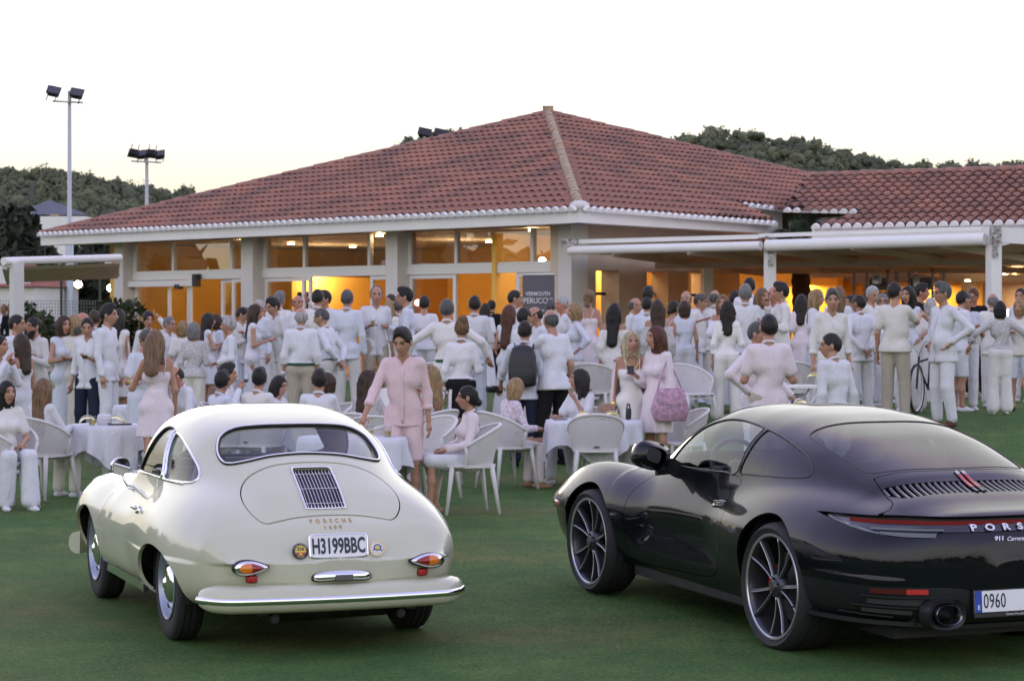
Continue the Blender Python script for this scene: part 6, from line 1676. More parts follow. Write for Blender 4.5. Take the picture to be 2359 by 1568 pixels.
def make_hair(style, seed):
    E = ('c', (0, -.012, .020), (0, -.013, .0205), .096, .096, (.83, 1.07, 1.13), .02)
    face = ('e', (0, .122, -.018), (.069, .084, .104)); P, C = [E], [face]; h = .0105; disp = .0022
    low = lambda z, sl: ('p', (0, -.05, z), (0, sl, -1))
    if style == 'short': C[0] = ('e', (0, .122, -.014), (.080, .092, .114)); C.append(low(-.044, .60))
    elif style == 'full': face = C[0] = ('e', (0, .124, -.012), (.080, .092, .112)); P = [('c', (0, -.012, .028), (0, -.013, .0285), .100, .100, (.82, 1.08, 1.15), .02), ('c', (0, .05, .105), (.02, .03, .11), .035, .035)]; C.append(low(-.046, .60))
    elif style == 'buzz': P = [('c', (0, -.012, .016), (0, -.013, .0165), .093, .093, (.85, 1.05, 1.13), .02)]; C.append(low(-.05, .55)); disp = .001; C[-1] = low(-.046, .6)
    elif style == 'bald': P = [('c', (0, -.012, .010), (0, -.013, .0105), .094, .094, (.85, 1.06, 1.1), .02)]; C += [low(-.045, .6), ('p', (0, -.02, .045), (0, .35, 1))]; disp = .001
    elif style == 'receding': C += [low(-.045, .60), ('p', (0, .015, .1), (0, 1, .35))]
    elif style in ('bob', 'curly'): P += [('c', (0, -.03, -.01), (0, -.035, -.075), .098, .088, (.98, .95, 1))]; C += [('e', (0, .125, -.05), (.060, .085, .13)), ('p', (0, 0, -.135), (0, 0, -1))]; disp = .003 if style == 'bob' else .007
    elif style in ('long', 'wavy', 'vlong'):
        L_ = {'long': -.30, 'wavy': -.30, 'vlong': -.42}[style]
        P += [('c', (0, -.03, -.01), (0, -.045, -.09), .098, .090, (.98, .9, 1)), ('c', (0, -.06, -.06), (0, -.125 if L_ < -.35 else -.112, L_), .088, .062, (1.15, .55, 1)), ('c', (.055, -.03, -.06), (.075, -.01, -.20), .045, .025, (.8, .8, 1)), ('c', (-.055, -.03, -.06), (-.075, -.02, -.20), .045, .025, (.8, .8, 1))]
        C += [('e', (0, .125, -.05), (.058, .085, .13))]; disp = .003 if style != 'wavy' else .007
    elif style == 'pony': P += [('c', (0, -.105, .055), (0, -.145, .04), .030, .036), ('c', (0, -.145, .04), (0, -.15, -.10), .040, .036, (1, .8, 1)), ('c', (0, -.15, -.10), (0, -.12, -.24), .036, .012)]; C.append(low(-.06, .65))
    elif style == 'bun': P += [('c', (0, -.105, -.045), (.01, -.115, -.045), .038, .038)]; C.append(low(-.075, .65))
    elif style == 'updo': P += [('c', (0, -.05, .10), (.01, -.07, .11), .055, .050)]; C.append(low(-.06, .65)); disp = .006
    elif style == 'manbun': P += [('c', (0, -.10, .05), (.01, -.115, .05), .038, .038)]; C.append(low(-.06, .55)); disp = .004
    D, lo, g = sdf_grid(P, [], h)
    X, Y, Z = g[0][:, None, None], g[1][None, :, None], g[2][None, None, :]
    a = np.arctan2(X, -Y-.02+0*Z); r = np.random.default_rng(seed); p_ = r.uniform(0, 6, 4); wv = 1.6 if style in ('wavy', 'curly', 'updo') else .35
    D = D+disp*(np.sin(22*a+p_[0]+wv*np.sin(30*Z+p_[1]))+.7*np.sin(37*a+p_[2]+wv*np.sin(45*Z+p_[3])))
    for c in C:
        if c[0] == 'p': o, nn = np.array(c[1]), np.array(c[2]); nn = nn/np.linalg.norm(nn); D = np.maximum(D, (X-o[0])*nn[0]+(Y-o[1])*nn[1]+(Z-o[2])*nn[2])
        else: o, r_ = np.array(c[1]), np.array(c[2]); D = np.maximum(D, -(np.sqrt(((X-o[0])/r_[0])**2+((Y-o[1])/r_[1])**2+((Z-o[2])/r_[2])**2)-1)*r_.min())
    return surfnet_grid(D, lo, h)
HAIRC = {}
def hair_mesh(style, col, seed):
    key = (style, col, seed % 2)
    if key not in HAIRC: V, Q = make_hair(style, seed % 2); HAIRC[key] = np_mesh('hair', V, Q, HAIR[col])
    return HAIRC[key]

ARM = dict(down=((.055, -.02, -.285), (.075, .05, -.53)), behind=((.105, -.13, -.25), (-.10, -.17, -.44)), hold=((.075, .02, -.28), (-.01, .23, -.19)), front=((.085, .0, -.28), (-.10, .19, -.33)),
           hip=((.20, -.11, -.21), (.035, .05, -.38)), up=((.19, .10, .03), (.03, .09, .235)), mouth=((.06, .15, -.24), (-.10, .20, .03)), reach=((.06, .22, -.15), (.04, .46, -.07)), low=((.11, .13, -.24), (.17, .30, -.42)),
           out=((.21, .0, -.19), (.27, .16, -.33)), over=((.22, .14, -.03), (.44, .22, .04)), table=((.09, .13, -.26), (-.01, .35, -.22)), lap=((.07, .07, -.28), (-.05, .27, -.33)), pocket=((.13, -.06, -.27), (.09, .07, -.47)),
           cross=((.09, .08, -.26), (-.16, .21, -.22)), chin=((.05, .17, -.24), (-.09, .19, -.02)), bag=((.10, -.03, -.28), (.06, .20, -.24)), wide=((.25, -.02, -.16), (.32, .10, -.34)))

def build_parts(sex, pose, armR, armL, lean, yaw, pitch, fat, top, sleeve, bot, hem, seed, h):
    """all meshes of one figure 1.75 m tall, local frame: x right, y forward, z up -> dict"""
    f = sex == 'f'; r = np.random.default_rng(seed)
    sit = pose == 'sit'
    Pz = .555 if sit else .94
    ca, sa = math.cos(R(lean)), math.sin(R(lean))
    def T(p):      # torso frame (upright coordinates, pelvis at .94) -> leaned
        x, y, z = p; z -= .94; return np.array([x, y*ca+z*sa, Pz+z*ca-y*sa])
    sw = .134 if f else .158; hw = .072 if f else .064
    tor = [((-hw, 0, .94), (hw, 0, .94), (.106 if f else .103)*min(fat, 1.12), .95), ((-.03, .012*fat**2, 1.02), (.03, .008, 1.16), (.092 if f else .112)*fat, .88), ((-.056, .0, 1.27), (.056, .0, 1.27), .090 if f else .104, .95), ((-.078, -.012, 1.36), (.078, -.012, 1.36), .068 if f else .078, .95), ((-sw+.01, -.015, 1.415), (sw-.01, -.015, 1.415), .040 if f else .047, 1)]
    if f: tor += [((-.062, .068, 1.255), (-.061, .069, 1.255), .056, 1), ((.062, .068, 1.255), (.061, .069, 1.255), .056, 1)]
    if fat > 1.12: tor.append(((-.03, .035*fat, 1.05), (.03, .03, 1.12), .092*fat, 1))
    arms = []
    for s_, nm in ((1, armR), (-1, armL)):
        e, w = ARM[nm]; S = np.array([s_*sw, -.015, 1.405]); E = S+np.array([s_*e[0], e[1], e[2]]); W = S+np.array([s_*w[0], w[1], w[2]]); arms.append((T(S), T(E), T(W), s_))
    legs = []
    for s_ in (1, -1):
        if sit: hp, kn, an = (s_*.09, 0, Pz-.0), (s_*.11, .44, Pz+.02), (s_*.12, .40+.06*s_*(seed % 3-1), .075)
        elif pose == 'stride': hp, kn, an = (s_*.09, 0, .90), (s_*.10, .10*s_, .49), (s_*.105, .16*s_, .085)
        elif pose == 'cross': hp, kn, an = (s_*.09, 0, .90), (s_*.05, .03*s_, .49), (-s_*.02, .06*s_, .085)
        else: q = r.uniform(-.02, .03); hp, kn, an = (s_*.09, 0, .90), (s_*(.10+q), .02+q, .49), (s_*(.11+q*1.5), -.01, .085)
        legs.append((np.array(hp), np.array(kn), np.array(an), s_))
    out = {}
    A = lambda a, b, ra, rb, sq=(1, 1, 1), k=.035: ('c', a, b, ra, rb, sq, k)
    # body
    cov = .020; ct_ = cov if sleeve not in ('strap', 'off') else .004; cl_ = cov if (bot and bot not in ('shorts', 'skirt')) or top in ('maxi', 'gown') else 0.0
    ca_ = {'long': (.016, .016), 'roll': (.016, .006), 'short': (.008, 0), 'off': (.004, .004)}.get(sleeve, (0, 0))
    pr = [A(T(a), T(b), q-(ct_ if i > 0 else cov), q-(ct_ if i > 0 else cov), (1, sy, 1), .03) for i, (a, b, q, sy) in enumerate(tor)]
    pr += [A(T((0, -.02, 1.43)), T((0, .012, 1.56)), .058 if not f else .048, .050 if not f else .043)]
    for S, E, W, s_ in arms: pr += [A(S, E, (.045 if not f else .039)-ca_[0], (.037 if not f else .032)-ca_[0]*.7), A(E, W, (.037 if not f else .032)-ca_[1]*.8, .026 if not f else .022)]
    for hp, kn, an, s_ in legs: pr += [A(hp, kn, .083-max(cl_, .012), .052-cl_), A(kn, (kn+an)/2+np.array([0, -.012, .03]), .048-cl_, .048-cl_), A((kn+an)/2+np.array([0, -.010, .03]), an, .047-cl_, .034-cl_*.4), A(an, an+np.array([0, .09, -.045]), .032, .024)]
    V, Q = sdf_mesh(pr, [], h)
    mb = MB(); mb.add(V, Q)
    # hands: palm, four fingers, thumb
    for S, E, W, s_ in arms:
        d = W-E; d /= np.linalg.norm(d); d = d+np.array([0, .0, -.12]); d /= np.linalg.norm(d); side = np.cross(d, [0, 0, 1.]); 
        if np.linalg.norm(side) < .3: side = np.array([0, 1., 0])
        side /= np.linalg.norm(side); side = side if side[1] > -.2 else -side; nrm = np.cross(side, d)
        mb.sweep(ellipse(1, 1, 8)*np.array([.024, .017]), [W-d*.02, W+d*.02, W+d*.05, W+d*.088], scale=[.9, 1.15, 1.55, 1.5], up=nrm)
        for k in range(4):
            b = W+d*.08+side*(k-1.5)*.0185; L_ = (.062, .072, .076, .058)[k]; c1 = d*math.cos(.35)-nrm*math.sin(.35); c2 = d*math.cos(1.0)-nrm*math.sin(1.0)
            mb.tube([b-d*.01, b+d*L_*.4, b+d*L_*.4+c1*L_*.4, b+d*L_*.4+c1*L_*.4+c2*L_*.32], [.0098, .0092, .0082, .0058], 6, up=tuple(nrm))
        b = W+d*.03+side*.030; t1 = d*.6+side*.75; mb.tube([b-side*.015, b+t1*.035, b+t1*.05+d*.022], [.0125, .011, .007], 6, up=tuple(nrm))
    HV, HF, HM = HEADS[sex]; hc = T((0, .022, 1.617)); RM = np.array(Matrix.Rotation(-R(yaw), 3, 'Z')@Matrix.Rotation(-R(pitch+lean*.35), 3, 'X'))
    b0 = mb.n; mb.v.append((HV*1.07)@RM.T+hc); mb.n += len(HV); mb.f += [tuple(i+b0 for i in q) for q in HF]; mb.m += HM
    out['body'] = mb; out['head'] = (hc, RM); out['hands'] = [(W, (W-E)/np.linalg.norm(W-E)) for S, E, W, s_ in arms]
    # top
    if top in ('shirt', 'tee', 'polo', 'tuck', 'jacket'):
        ez = .012 if top != 'tee' else .009; g = []
        for i, (a, b, q, sy) in enumerate(tor): g.append(A(T(a), T(b), q+ez, q+ez, (1, sy, 1), .04))
        if hem < .95: g.append(A(T((-hw, .0, max(hem, .80))), T((hw, .0, max(hem, .80))), (.126 if f else .124)*min(fat, 1.15), (.126 if f else .124)*min(fat, 1.15), (1, .98, 1), .04))
        for S, E, W, s_ in arms:
            if sleeve == 'none': continue
            if sleeve == 'short': g.append(A(S, S+(E-S)*.68, .054, .060, (1, 1, 1), .022))
            else:
                fr = .92 if sleeve == 'long' else .45
                g += [A(S, E, .055, .049, (1, 1, 1), .022), A(E, E+(W-E)*fr, .050, .042, (1, 1, 1), .022)]
        cuts = [('p', T((0, 0, hem)), T((0, 0, .0))-T((0, 0, 1.0))), ('e', T((0, .02, 1.535)), (.076 if not f else .085, .085, .072 if sleeve != 'none' else .11))]
        if top == 'shirt' and not f: cuts.append(('e', T((0, .10, 1.455)), (.030, .075, .085)))
        V, Q = sdf_mesh(g, cuts, h, .0024, seed); m = MB(); m.add(V, Q)
        if top in ('shirt', 'polo', 'tuck', 'jacket') and not (f and top == 'shirt' and seed % 2):
            a = np.linspace(R(35), R(325), 16)+R(90)
            m.sweep([(-.003, -.016), (.007, -.020), (.004, .008), (-.002, .009)], [T((.061*math.cos(t), -.008+.058*math.sin(t), 1.478-.024*math.sin(t))) for t in a])
        for S, E, W, s_ in arms:
            if sleeve in ('long', 'roll') and top != 'tee':
                c = E+(W-E)*(.93 if sleeve == 'long' else .52); d = (W-E)/np.linalg.norm(W-E); m.tube([c-d*.035, c+d*.012], .037 if sleeve == 'long' else .047, 12)
        if top in ('shirt', 'tuck', 'polo') and not f:
            P = []
            for z in np.linspace(hem+.015 if top != 'polo' else 1.28, 1.36 if top == 'shirt' else 1.42, 12):
                q = T((0, 0, z)); k_ = (np.abs(V[:, 0]) < .03) & (np.abs(V[:, 2]-q[2]) < .03) & (V[:, 1] > q[1]-.05)
                if k_.any(): P.append((0, V[k_, 1].max()+.0005, q[2]))
            if len(P) > 3: m.sweep([(-.014, -.003), (.014, -.003), (.014, .0035), (-.014, .0035)], P, up=(0, 1, 0))
        out['top'] = m
    if top in ('dress', 'maxi', 'gown'):
        g = [A(T(a), T(b), q+.009, q+.009, (1, sy, 1), .035) for a, b, q, sy in tor[:4]+tor[5:]]
        if sleeve != 'strap': g.append(A(T(tor[4][0]), T(tor[4][1]), .058, .058))
        nf, am = (9, .07) if top == 'dress' else ((11, .06) if top == 'maxi' else (5, .03)); rb = {'dress': .21, 'maxi': .24, 'gown': .18}[top]
        if not sit: g.append(('s', T((0, 0, 1.12)), np.array([0, .01, hem]), .108, rb, (1, .86, 1), .03, (nf, am, r.uniform(0, 6))))
        else:
            for hp, kn, an, s_ in legs: g += [A(hp, kn, .105, .085, (1, 1, 1), .08)]
            g += [A((legs[0][1]+legs[0][0])/2, (legs[1][1]+legs[1][0])/2, .09, .09, (1, 1, 1), .08)]
            if top != 'dress': g += [A(kn, an+np.array([0, 0, .10]), .085, .10, (1, 1, 1), .09) for hp, kn, an, s_ in legs]
        for S, E, W, s_ in arms:
            if sleeve == 'short': g.append(A(S, S+(E-S)*.75, .06, .075))
            elif sleeve in ('long', 'roll'): g += [A(S, E, .055, .058), A(E, E+(W-E)*(.9 if sleeve == 'long' else .4), .058, .066)]
            elif sleeve == 'off': g += [A(S+(E-S)*.25, E, .062, .075), A(E, E+(W-E)*.5, .075, .07)]
        ztop = {'strap': 1.315, 'off': 1.36}.get(sleeve, 1.45)
        cuts = [('p', T((0, 0, ztop)), T((0, 0, 1.0))-T((0, 0, 0.0)))] if sleeve in ('strap', 'off') else [('e', T((0, .03, 1.53)), (.09, .10, .10))]
        V, Q = sdf_mesh(g, cuts, h, .0020, seed); m = MB(); m.add(V, Q)
        if sleeve == 'strap':
            for s_ in (1, -1): m.tube([T((s_*.075, .10, 1.30)), T((s_*.085, .055, 1.42)), T((s_*.085, -.03, 1.462)), T((s_*.07, -.095, 1.38)), T((s_*.05, -.105, 1.29))], .0055, 5)
        out['top'] = m
    # bottom
    if bot:
        wide = bot == 'wide'; g = [A(T((-hw, 0, .95)), T((hw, 0, .95)), (.112 if f else .109)*min(fat, 1.12), (.112 if f else .109)*min(fat, 1.12), (1, .95, 1), .03)]
        if not sit: g.append(A(T((-.03, .0, .98)), T((.03, 0, 1.035)), (.088 if f else .100)*min(fat, 1.2), (.084 if f else .096)*min(fat, 1.2), (1, .86, 1), .03))
        for hp, kn, an, s_ in legs:
            if bot == 'skirt': continue
            g.append(A(hp, kn, .096, .078 if not wide else .084, (1, 1, 1), .03))
            if bot == 'shorts': continue
            g.append(A(kn, an+np.array([0, 0, .03]), .078 if not wide else .086, .066 if not wide else .100, (1, 1, 1), .02))
        cuts = [('p', T((0, 0, 1.025)), T((0, 0, 1.0))-T((0, 0, 0)))]
        if bot == 'shorts' and not sit: cuts.append(('p', (0, 0, .50), (0, 0, -1)))
        if bot == 'skirt' and not sit: g.append(('s', T((0, 0, 1.03)), np.array([0, .01, .56]), .118, .165, (1, .88, 1), .03, (4, .02, 1.0)))
        if bot == 'skirt' and sit: g += [A(hp, kn, .105, .09, (1, 1, 1), .09) for hp, kn, an, s_ in legs]+[A((legs[0][1]+legs[0][0])/2, (legs[1][1]+legs[1][0])/2, .09, .09, (1, 1, 1), .08)]
        if bot not in ('shorts', 'skirt'): cuts.append(('p', (0, 0, .035), (0, 0, -1)))
        V, Q = sdf_mesh(g, cuts, h, .0024, seed+5); m = MB(); m.add(V, Q); out['bot'] = m
    out['feet'] = [(an, s_) for hp, kn, an, s_ in legs]
    out['T'] = T; out['fat'] = fat
    return out

SHOE = {}
def shoe_mesh(col):
    if col not in SHOE:
        mb = MB(); mb.ball((0, .055, .036), (.043, .138, .046), 14, 10); V = np.concatenate(mb.v); V[:, 2] = np.maximum(V[:, 2], .0); V[:, 2] *= np.where(V[:, 1] > .09, .72, 1.0); mb.v = [V]
        SHOE[col] = mb.mesh('shoe', {'white': CL_['w'], 'brown': CL_['dkbrown'], 'black': CL_['black'], 'tan': mat('tan_sandal', (.35, .2, .12), .6)}.get(col), 60)
    return SHOE[col]
PARTS = {}
WARN = []
PEOPLE = {}
def person(px_, py_, s, face, sex, hair, hcol, label, top='shirt', bot='trousers', arms=('down', 'down'), tc='w', bc='w', sleeve='long', hem=None, lean=0, yaw=0, pitch=0, fat=1.0, pose='stand', skin='tan', shoe='white', group='guests in white standing on the lawn', belt=None, glasses=False, h=None, tag=None, beard=None, seed=None):
    sd = len(PEOPLE) if seed is None else seed
    if lean == 0 and pose == 'stand': lean = (0, 3, 0, 4)[sd % 4]
    if yaw == 0: yaw = (0, 12, -12)[sd % 3]
    if tc == 'w': tc = ('w', 'w3', 'w', 'w4', 'w2')[sd % 5]
    if bc == 'w': bc = ('w3', 'w4', 'w', 'w2', 'w4', 'cream', 'w')[(sd*3+1) % 7]
    X, Y = (px_-CX)/s, FPX/s; g = tz(X, Y); zt = CAMH+(HZ-py_)/s-g
    lz = math.cos(R(lean))
    k = zt/(.94+.82*lz) if pose != 'sit' else zt/(.555+.82*lz)
    lo, hi = ((.90, 1.10) if sex == 'm' else (.84, 1.04))
    if pose == 'sit': lo, hi = lo-.03, hi+.05
    if not lo <= k <= hi: WARN.append((label[:40], round(k*1.75, 2), s)); k = min(max(k, lo), hi)
    if hem is None: hem = {'shirt': .80, 'polo': .86, 'tee': .86, 'tuck': 1.0, 'jacket': .92, 'dress': .55, 'maxi': .10, 'gown': .12}.get(top, .9)
    h = h or (.0165 if s > 190 else .021)
    key = (sex, pose, arms, lean, yaw, pitch, fat, top, sleeve, bot, hem, sd % 3, h)
    if key not in PARTS:
        b = build_parts(sex, pose, arms[0], arms[1], lean, yaw, pitch, fat, top, sleeve, bot, hem, sd % 3+(11 if sex == 'f' else 0), h); PARTS[key] = (b, {})
    b, cache = PARTS[key]
    rz = math.pi+R(face)
    o = empty('person', (X, Y, g), rz, label, 'person', group); o.scale = (k, k, k)
    def part(nm, src, mats, ck):
        if ck not in cache: cache[ck] = b[src].mesh(nm, mats, 180)
        return inst(nm, cache[ck], o)
    part('body', 'body', [SKIN[skin], MAT['eye'], MAT['lip'] if sex == 'f' else SKIN['red'], HAIR[hcol]], ('body', skin, hcol))
    hc, RM = b['head']; M = (Matrix(RM.tolist())*1.07).to_4x4(); M.translation = Vector(hc)
    if hair: inst('hair', hair_mesh(hair, hcol, sd), o, M=M)
    if beard: inst('beard', beard_mesh(beard), o, M=M)
    if 'top' in b: part({'dress': 'dress', 'maxi': 'dress', 'gown': 'dress', 'jacket': 'jacket', 'tee': 't_shirt', 'polo': 'polo_shirt'}.get(top, 'shirt'), 'top', CL_[tc], ('top', tc))
    if 'bot' in b: part({'shorts': 'shorts', 'skirt': 'skirt'}.get(bot, 'trousers'), 'bot', CL_[bc], ('bot', bc))
    if belt:
        a = np.linspace(0, 2*math.pi, 24, endpoint=False); q = min(fat, 1.2); m = MB(); m.sweep([(-.004, -.017), (.006, -.017), (.006, .017), (-.004, .017)], [b['T']((.150*q*math.cos(t), .112*q*math.sin(t), 1.012)) for t in a], closed=True); m.build('belt', CL_[belt], o, 60)
    for an, s_ in b['feet']: inst('shoe', shoe_mesh(shoe), o, (an[0], an[1], an[2]-.085), (0, 0, -s_*.12))
    if glasses:
        m = MB(); 
        for s_ in (1, -1): m.tube([(s_*(.032+.020*math.cos(t)), .096, .008+.017*math.sin(t)) for t in np.linspace(0, 6.28, 12, endpoint=False)], .0022, 4, closed=True, up=(0, 1, 0)); m.tube([(s_*.052, .095, .012), (s_*.078, .04, .012), (s_*.079, -.01, .008)], .002, 4)
        e = m.build('glasses', MAT['black'], o, 180); e.matrix_local = M
    PEOPLE[tag or len(PEOPLE)] = (o, b, k, rz)
    return o
BEARD = {}
def beard_mesh(col):
    if col not in BEARD:
        V, Q = sdf_mesh([('c', (0, .035, -.055), (0, .05, -.105), .060, .048, (1.05, .9, 1))], [('e', (0, .10, -.020), (.075, .04, .055)), ('p', (0, 0, -.03), (0, .3, 1)), ('p', (0, .0, 0), (0, -1, .0))], .009, .002, 3); BEARD[col] = np_mesh('beard', V, Q, HAIR[col])
    return BEARD[col]
def hand_of(tag, i, off=.075):
    """world point in the grip of a person's hand (0 right, 1 left)"""
    o, b, k, rz = PEOPLE[tag]; W, d = b['hands'][i]; p = (np.array(W)+np.array(d)*off)*k; c, s_ = math.cos(rz), math.sin(rz)
    return np.array([o.location.x+p[0]*c-p[1]*s_, o.location.y+p[0]*s_+p[1]*c, o.location.z+p[2]])
def people():
    P = person; G2 = 'guests seated at the tables'
    # ---- far left group
    P(10, 706, 106, -30, 'm', 'bald', 'dark', 'man in white shirt and dark tie at the far left edge beyond the others', 'tuck', 'trousers', ('down', 'hold'), skin='brown')
    P(24, 702, 108, 40, 'm', 'bald', 'dark', 'man in a black suit at the far left edge', 'jacket', 'trousers', ('down', 'down'), tc='black', bc='black', skin='brown', shoe='black')
    P(37, 723, 166, 70, 'm', 'short', 'dark', 'dark haired man in profile facing right at the far left behind the braided woman', 'shirt', 'trousers', ('hold', 'down'))
    P(86, 728, 164, -40, 'm', 'manbun', 'dark', 'bearded man with a dark hair bun and white shirt', 'shirt', 'trousers', ('down', 'hold'), beard='dark')
    P(50, 766, 196, -120, 'f', 'long', 'brown', 'woman in thin strapped white dress with long tied brown hair, seen from behind at left', 'maxi', None, ('down', 'hold'), sleeve='strap')
    P(-8, 770, 200, 60, 'm', 'short', 'dark', 'guest cut off by the left edge raising a hand', 'shirt', 'trousers', ('mouth', 'chin'))
    P(146, 724, 168, 40, 'f', 'bob', 'brown', 'short haired woman in sleeveless white jumpsuit with folded arms', 'gown', None, ('cross', 'cross'), sleeve='none')
    P(172, 715, 168, 190, 'f', 'bob', 'blond', 'blond woman in a plain cream column dress seen from behind', 'gown', None, ('down', 'down'), sleeve='none', tc='cream')
    P(188, 717, 158, 60, 'm', 'bald', 'grey', 'bald man half hidden behind the couple at left', 'shirt', 'trousers', ('down', 'down'), skin='red')
    P(174, 739, 168, 165, 'm', 'short', 'salt', 'grey haired man in a white shirt, back turned, next to the man in navy trousers', 'shirt', 'trousers', ('down', 'down'), fat=1.08)
    P(203, 730, 172, -20, 'm', 'short', 'dark', 'dark haired man in white shirt and navy trousers holding a drink', 'shirt', 'trousers', ('down', 'hold'), bc='navy', yaw=-25, pitch=14, tag='navy', sleeve='roll')
    P(214, 712, 150, 170, 'm', 'short', 'brown', 'brown haired man seen from behind above the man in navy trousers', 'shirt', 'trousers')
    P(248, 700, 172, 75, 'm', 'full', 'black', 'young man with thick black hair in profile beside the long haired woman', 'shirt', 'trousers', ('down', 'down'))
    P(270, 710, 164, 160, 'f', 'vlong', 'dark', 'woman with very long dark hair and white dress carrying a cream bag', 'dress', None, ('down', 'down'), sleeve='none', tag='bagwoman', shoe='tan')
    P(341, 715, 150, 10, 'f', 'bun', 'dark', 'dark haired woman holding a hand to her head near the glass door', 'tuck', 'trousers', ('down', 'up'), yaw=-20, pitch=8)
    P(383, 727, 158, 60, 'm', 'short', 'grey', 'grey haired man with glasses in profile behind the girl in pink', 'shirt', 'trousers', ('down', 'hold'), glasses=True)
    P(325, 756, 198, 50, 'm', 'short', 'salt', 'grey haired man in white t-shirt looking down beside the girl in pink', 'tee', 'trousers', ('hold', 'down'), sleeve='short', pitch=32, lean=6, hem=.80)
    P(360, 757, 226, 205, 'f', 'long', 'light', 'girl in short glow-tinted pink strap dress with long light brown hair, back to camera', 'dress', None, ('down', 'table'), tc='rose', sleeve='strap', hem=.64, tag='girl', pose='stride', shoe='tan', yaw=30, pitch=12)
    P(421, 737, 160, 170, 'f', 'curly', 'blond', 'woman with curly blond hair seen from behind beside the grey bob', 'maxi', None, sleeve='short')
    P(445, 740, 172, 175, 'f', 'bob', 'grey', 'woman with silver bob hair and white lace top, back to camera', 'tuck', 'wide', ('hold', 'down'), tc='lace', bc='cream', hem=.9)
    P(478, 719, 156, 110, 'f', 'long', 'dark', 'woman with long dark hair and sleeveless white dress turned to the right', 'dress', None, ('cross', 'hold'), sleeve='none', shoe='tan')
    P(503, 722, 154, -70, 'f', 'bob', 'brown', 'brown haired woman facing left in front of the white haired man', 'maxi', None, ('hold', 'down'), sleeve='short')
    P(529, 728, 172, -80, 'm', 'full', 'white', 'white haired man in profile with hands clasped, facing left', 'shirt', 'trousers', ('front', 'front'), fat=1.15, tag='whitehair')
    P(550, 706, 152, 70, 'm', 'short', 'dark', 'dark grey haired man bending his head behind the white haired man', 'shirt', 'trousers', ('hold', 'hold'), pitch=15)
    P(566, 706, 146, 170, 'm', 'short', 'grey', 'grey haired man seen from behind between two talking couples', 'shirt', 'trousers')
    P(580, 699, 166, 100, 'f', 'long', 'brown', 'woman with shoulder length brown hair in white halter dress, in profile', 'gown', None, ('hold', 'hold'), sleeve='none', tag='halter')
    P(597, 689, 154, -35, 'm', 'short', 'white', 'white haired man with glasses facing the halter dress woman', 'shirt', 'trousers', ('hold', 'down'), glasses=True, skin='red')
    P(615, 702, 138, -20, 'm', 'short', 'grey', 'small grey haired man far behind near the doors', 'shirt', 'trousers')
    P(643, 671, 148, 165, 'm', 'full', 'grey', 'tall man with wavy grey hair near the white door panel', 'shirt', 'trousers')
    P(648, 685, 164, -60, 'm', 'full', 'black', 'black haired man leaning forward in white shirt, holding a dark glass', 'shirt', 'trousers', ('hold', 'down'), lean=10, pitch=10, tag='leaner')
    P(684, 678, 150, 40, 'm', 'bald', 'dark', 'bald man touching his head with a raised hand', 'shirt', 'trousers', ('down', 'up'), skin='red')
    P(668, 712, 142, 150, 'f', 'long', 'blond', 'fair haired woman mostly hidden behind the man in beige trousers', 'maxi', None, ('hold', 'hip'), sleeve='none')
    P(693, 706, 176, 178, 'm', 'bald', 'white', 'balding white haired man in beige trousers seen from behind', 'tuck', 'trousers', ('down', 'down'), bc='beige', belt='green', fat=1.18, tag='beigeback')
    P(729, 664, 164, 160, 'm', 'short', 'dark', 'tall dark haired man in beige shorts, back turned, in front of the lit doorway', 'shirt', 'shorts', ('hold', 'down'), bc='beige')
    P(749, 669, 150, -40, 'm', 'full', 'black', 'black haired man drinking behind the man in beige shorts', 'shirt', 'trousers', ('mouth', 'down'))
    P(757, 708, 172, 250, 'm', 'short', 'salt', 'grey haired man in white shorts with green belt and hands behind his back', 'tuck', 'shorts', ('behind', 'behind'), belt='green', lean=8, pitch=14, fat=1.08)
    P(799, 665, 166, 176, 'm', 'short', 'salt', 'grey haired man in untucked white shirt seen straight from behind', 'shirt', 'trousers', ('down', 'down'))
    P(864, 656, 164, 20, 'm', 'receding', 'salt', 'balding man facing the camera with a wine glass and beige trousers', 'shirt', 'trousers', ('hold', 'down'), bc='beige', yaw=12, tag='facing', sleeve='roll')
    P(897, 690, 150, 150, 'f', 'long', 'blond', 'woman with long blond hair behind the man with the wine glass', 'maxi', None, sleeve='short')
    P(906, 676, 142, -40, 'm', 'short', 'brown', 'brown haired man with face turned left far behind', 'shirt', 'trousers')
    P(920, 688, 150, 150, 'm', 'short', 'salt', 'man with short grey dark hair, back turned, under the red light', 'shirt', 'trousers')
    P(940, 661, 164, -95, 'm', 'full', 'black', 'black haired man in full profile facing left with folded sleeves', 'shirt', 'trousers', ('hold', 'hold'))
    P(977, 679, 160, 175, 'm', 'short', 'dark', 'dark haired man with short white shirt seen from behind left of the tall man', 'tee', 'trousers', ('down', 'down'), sleeve='short', hem=.9, bc='w2')
    P(1029, 650, 178, 178, 'm', 'short', 'salt', 'tall man with arms held out in white shirt and shorts, seen from behind', 'tuck', 'shorts', ('wide', 'wide'), belt='green')
    P(1092, 679, 168, 178, 'm', 'short', 'dark', 'dark haired man in white shirt before the bright orange doorway', 'shirt', 'trousers', ('hold', 'hold'))
    P(1116, 697, 130, 160, 'f', 'long', 'dark', 'dark haired woman standing in the doorway', 'maxi', None, sleeve='short')
    P(1132, 690, 122, 170, 'm', 'short', 'dark', 'person in black clothes inside the doorway', 'jacket', 'trousers', tc='black', bc='black')
    P(1062, 731, 186, 176, 'f', 'updo', 'light', 'woman with hair pinned up, ribbed white jacket and black and white skirt', 'jacket', 'skirt', ('hold', 'down'), tc='stripe', bc='black', hem=.98, tag='updo', shoe='black')
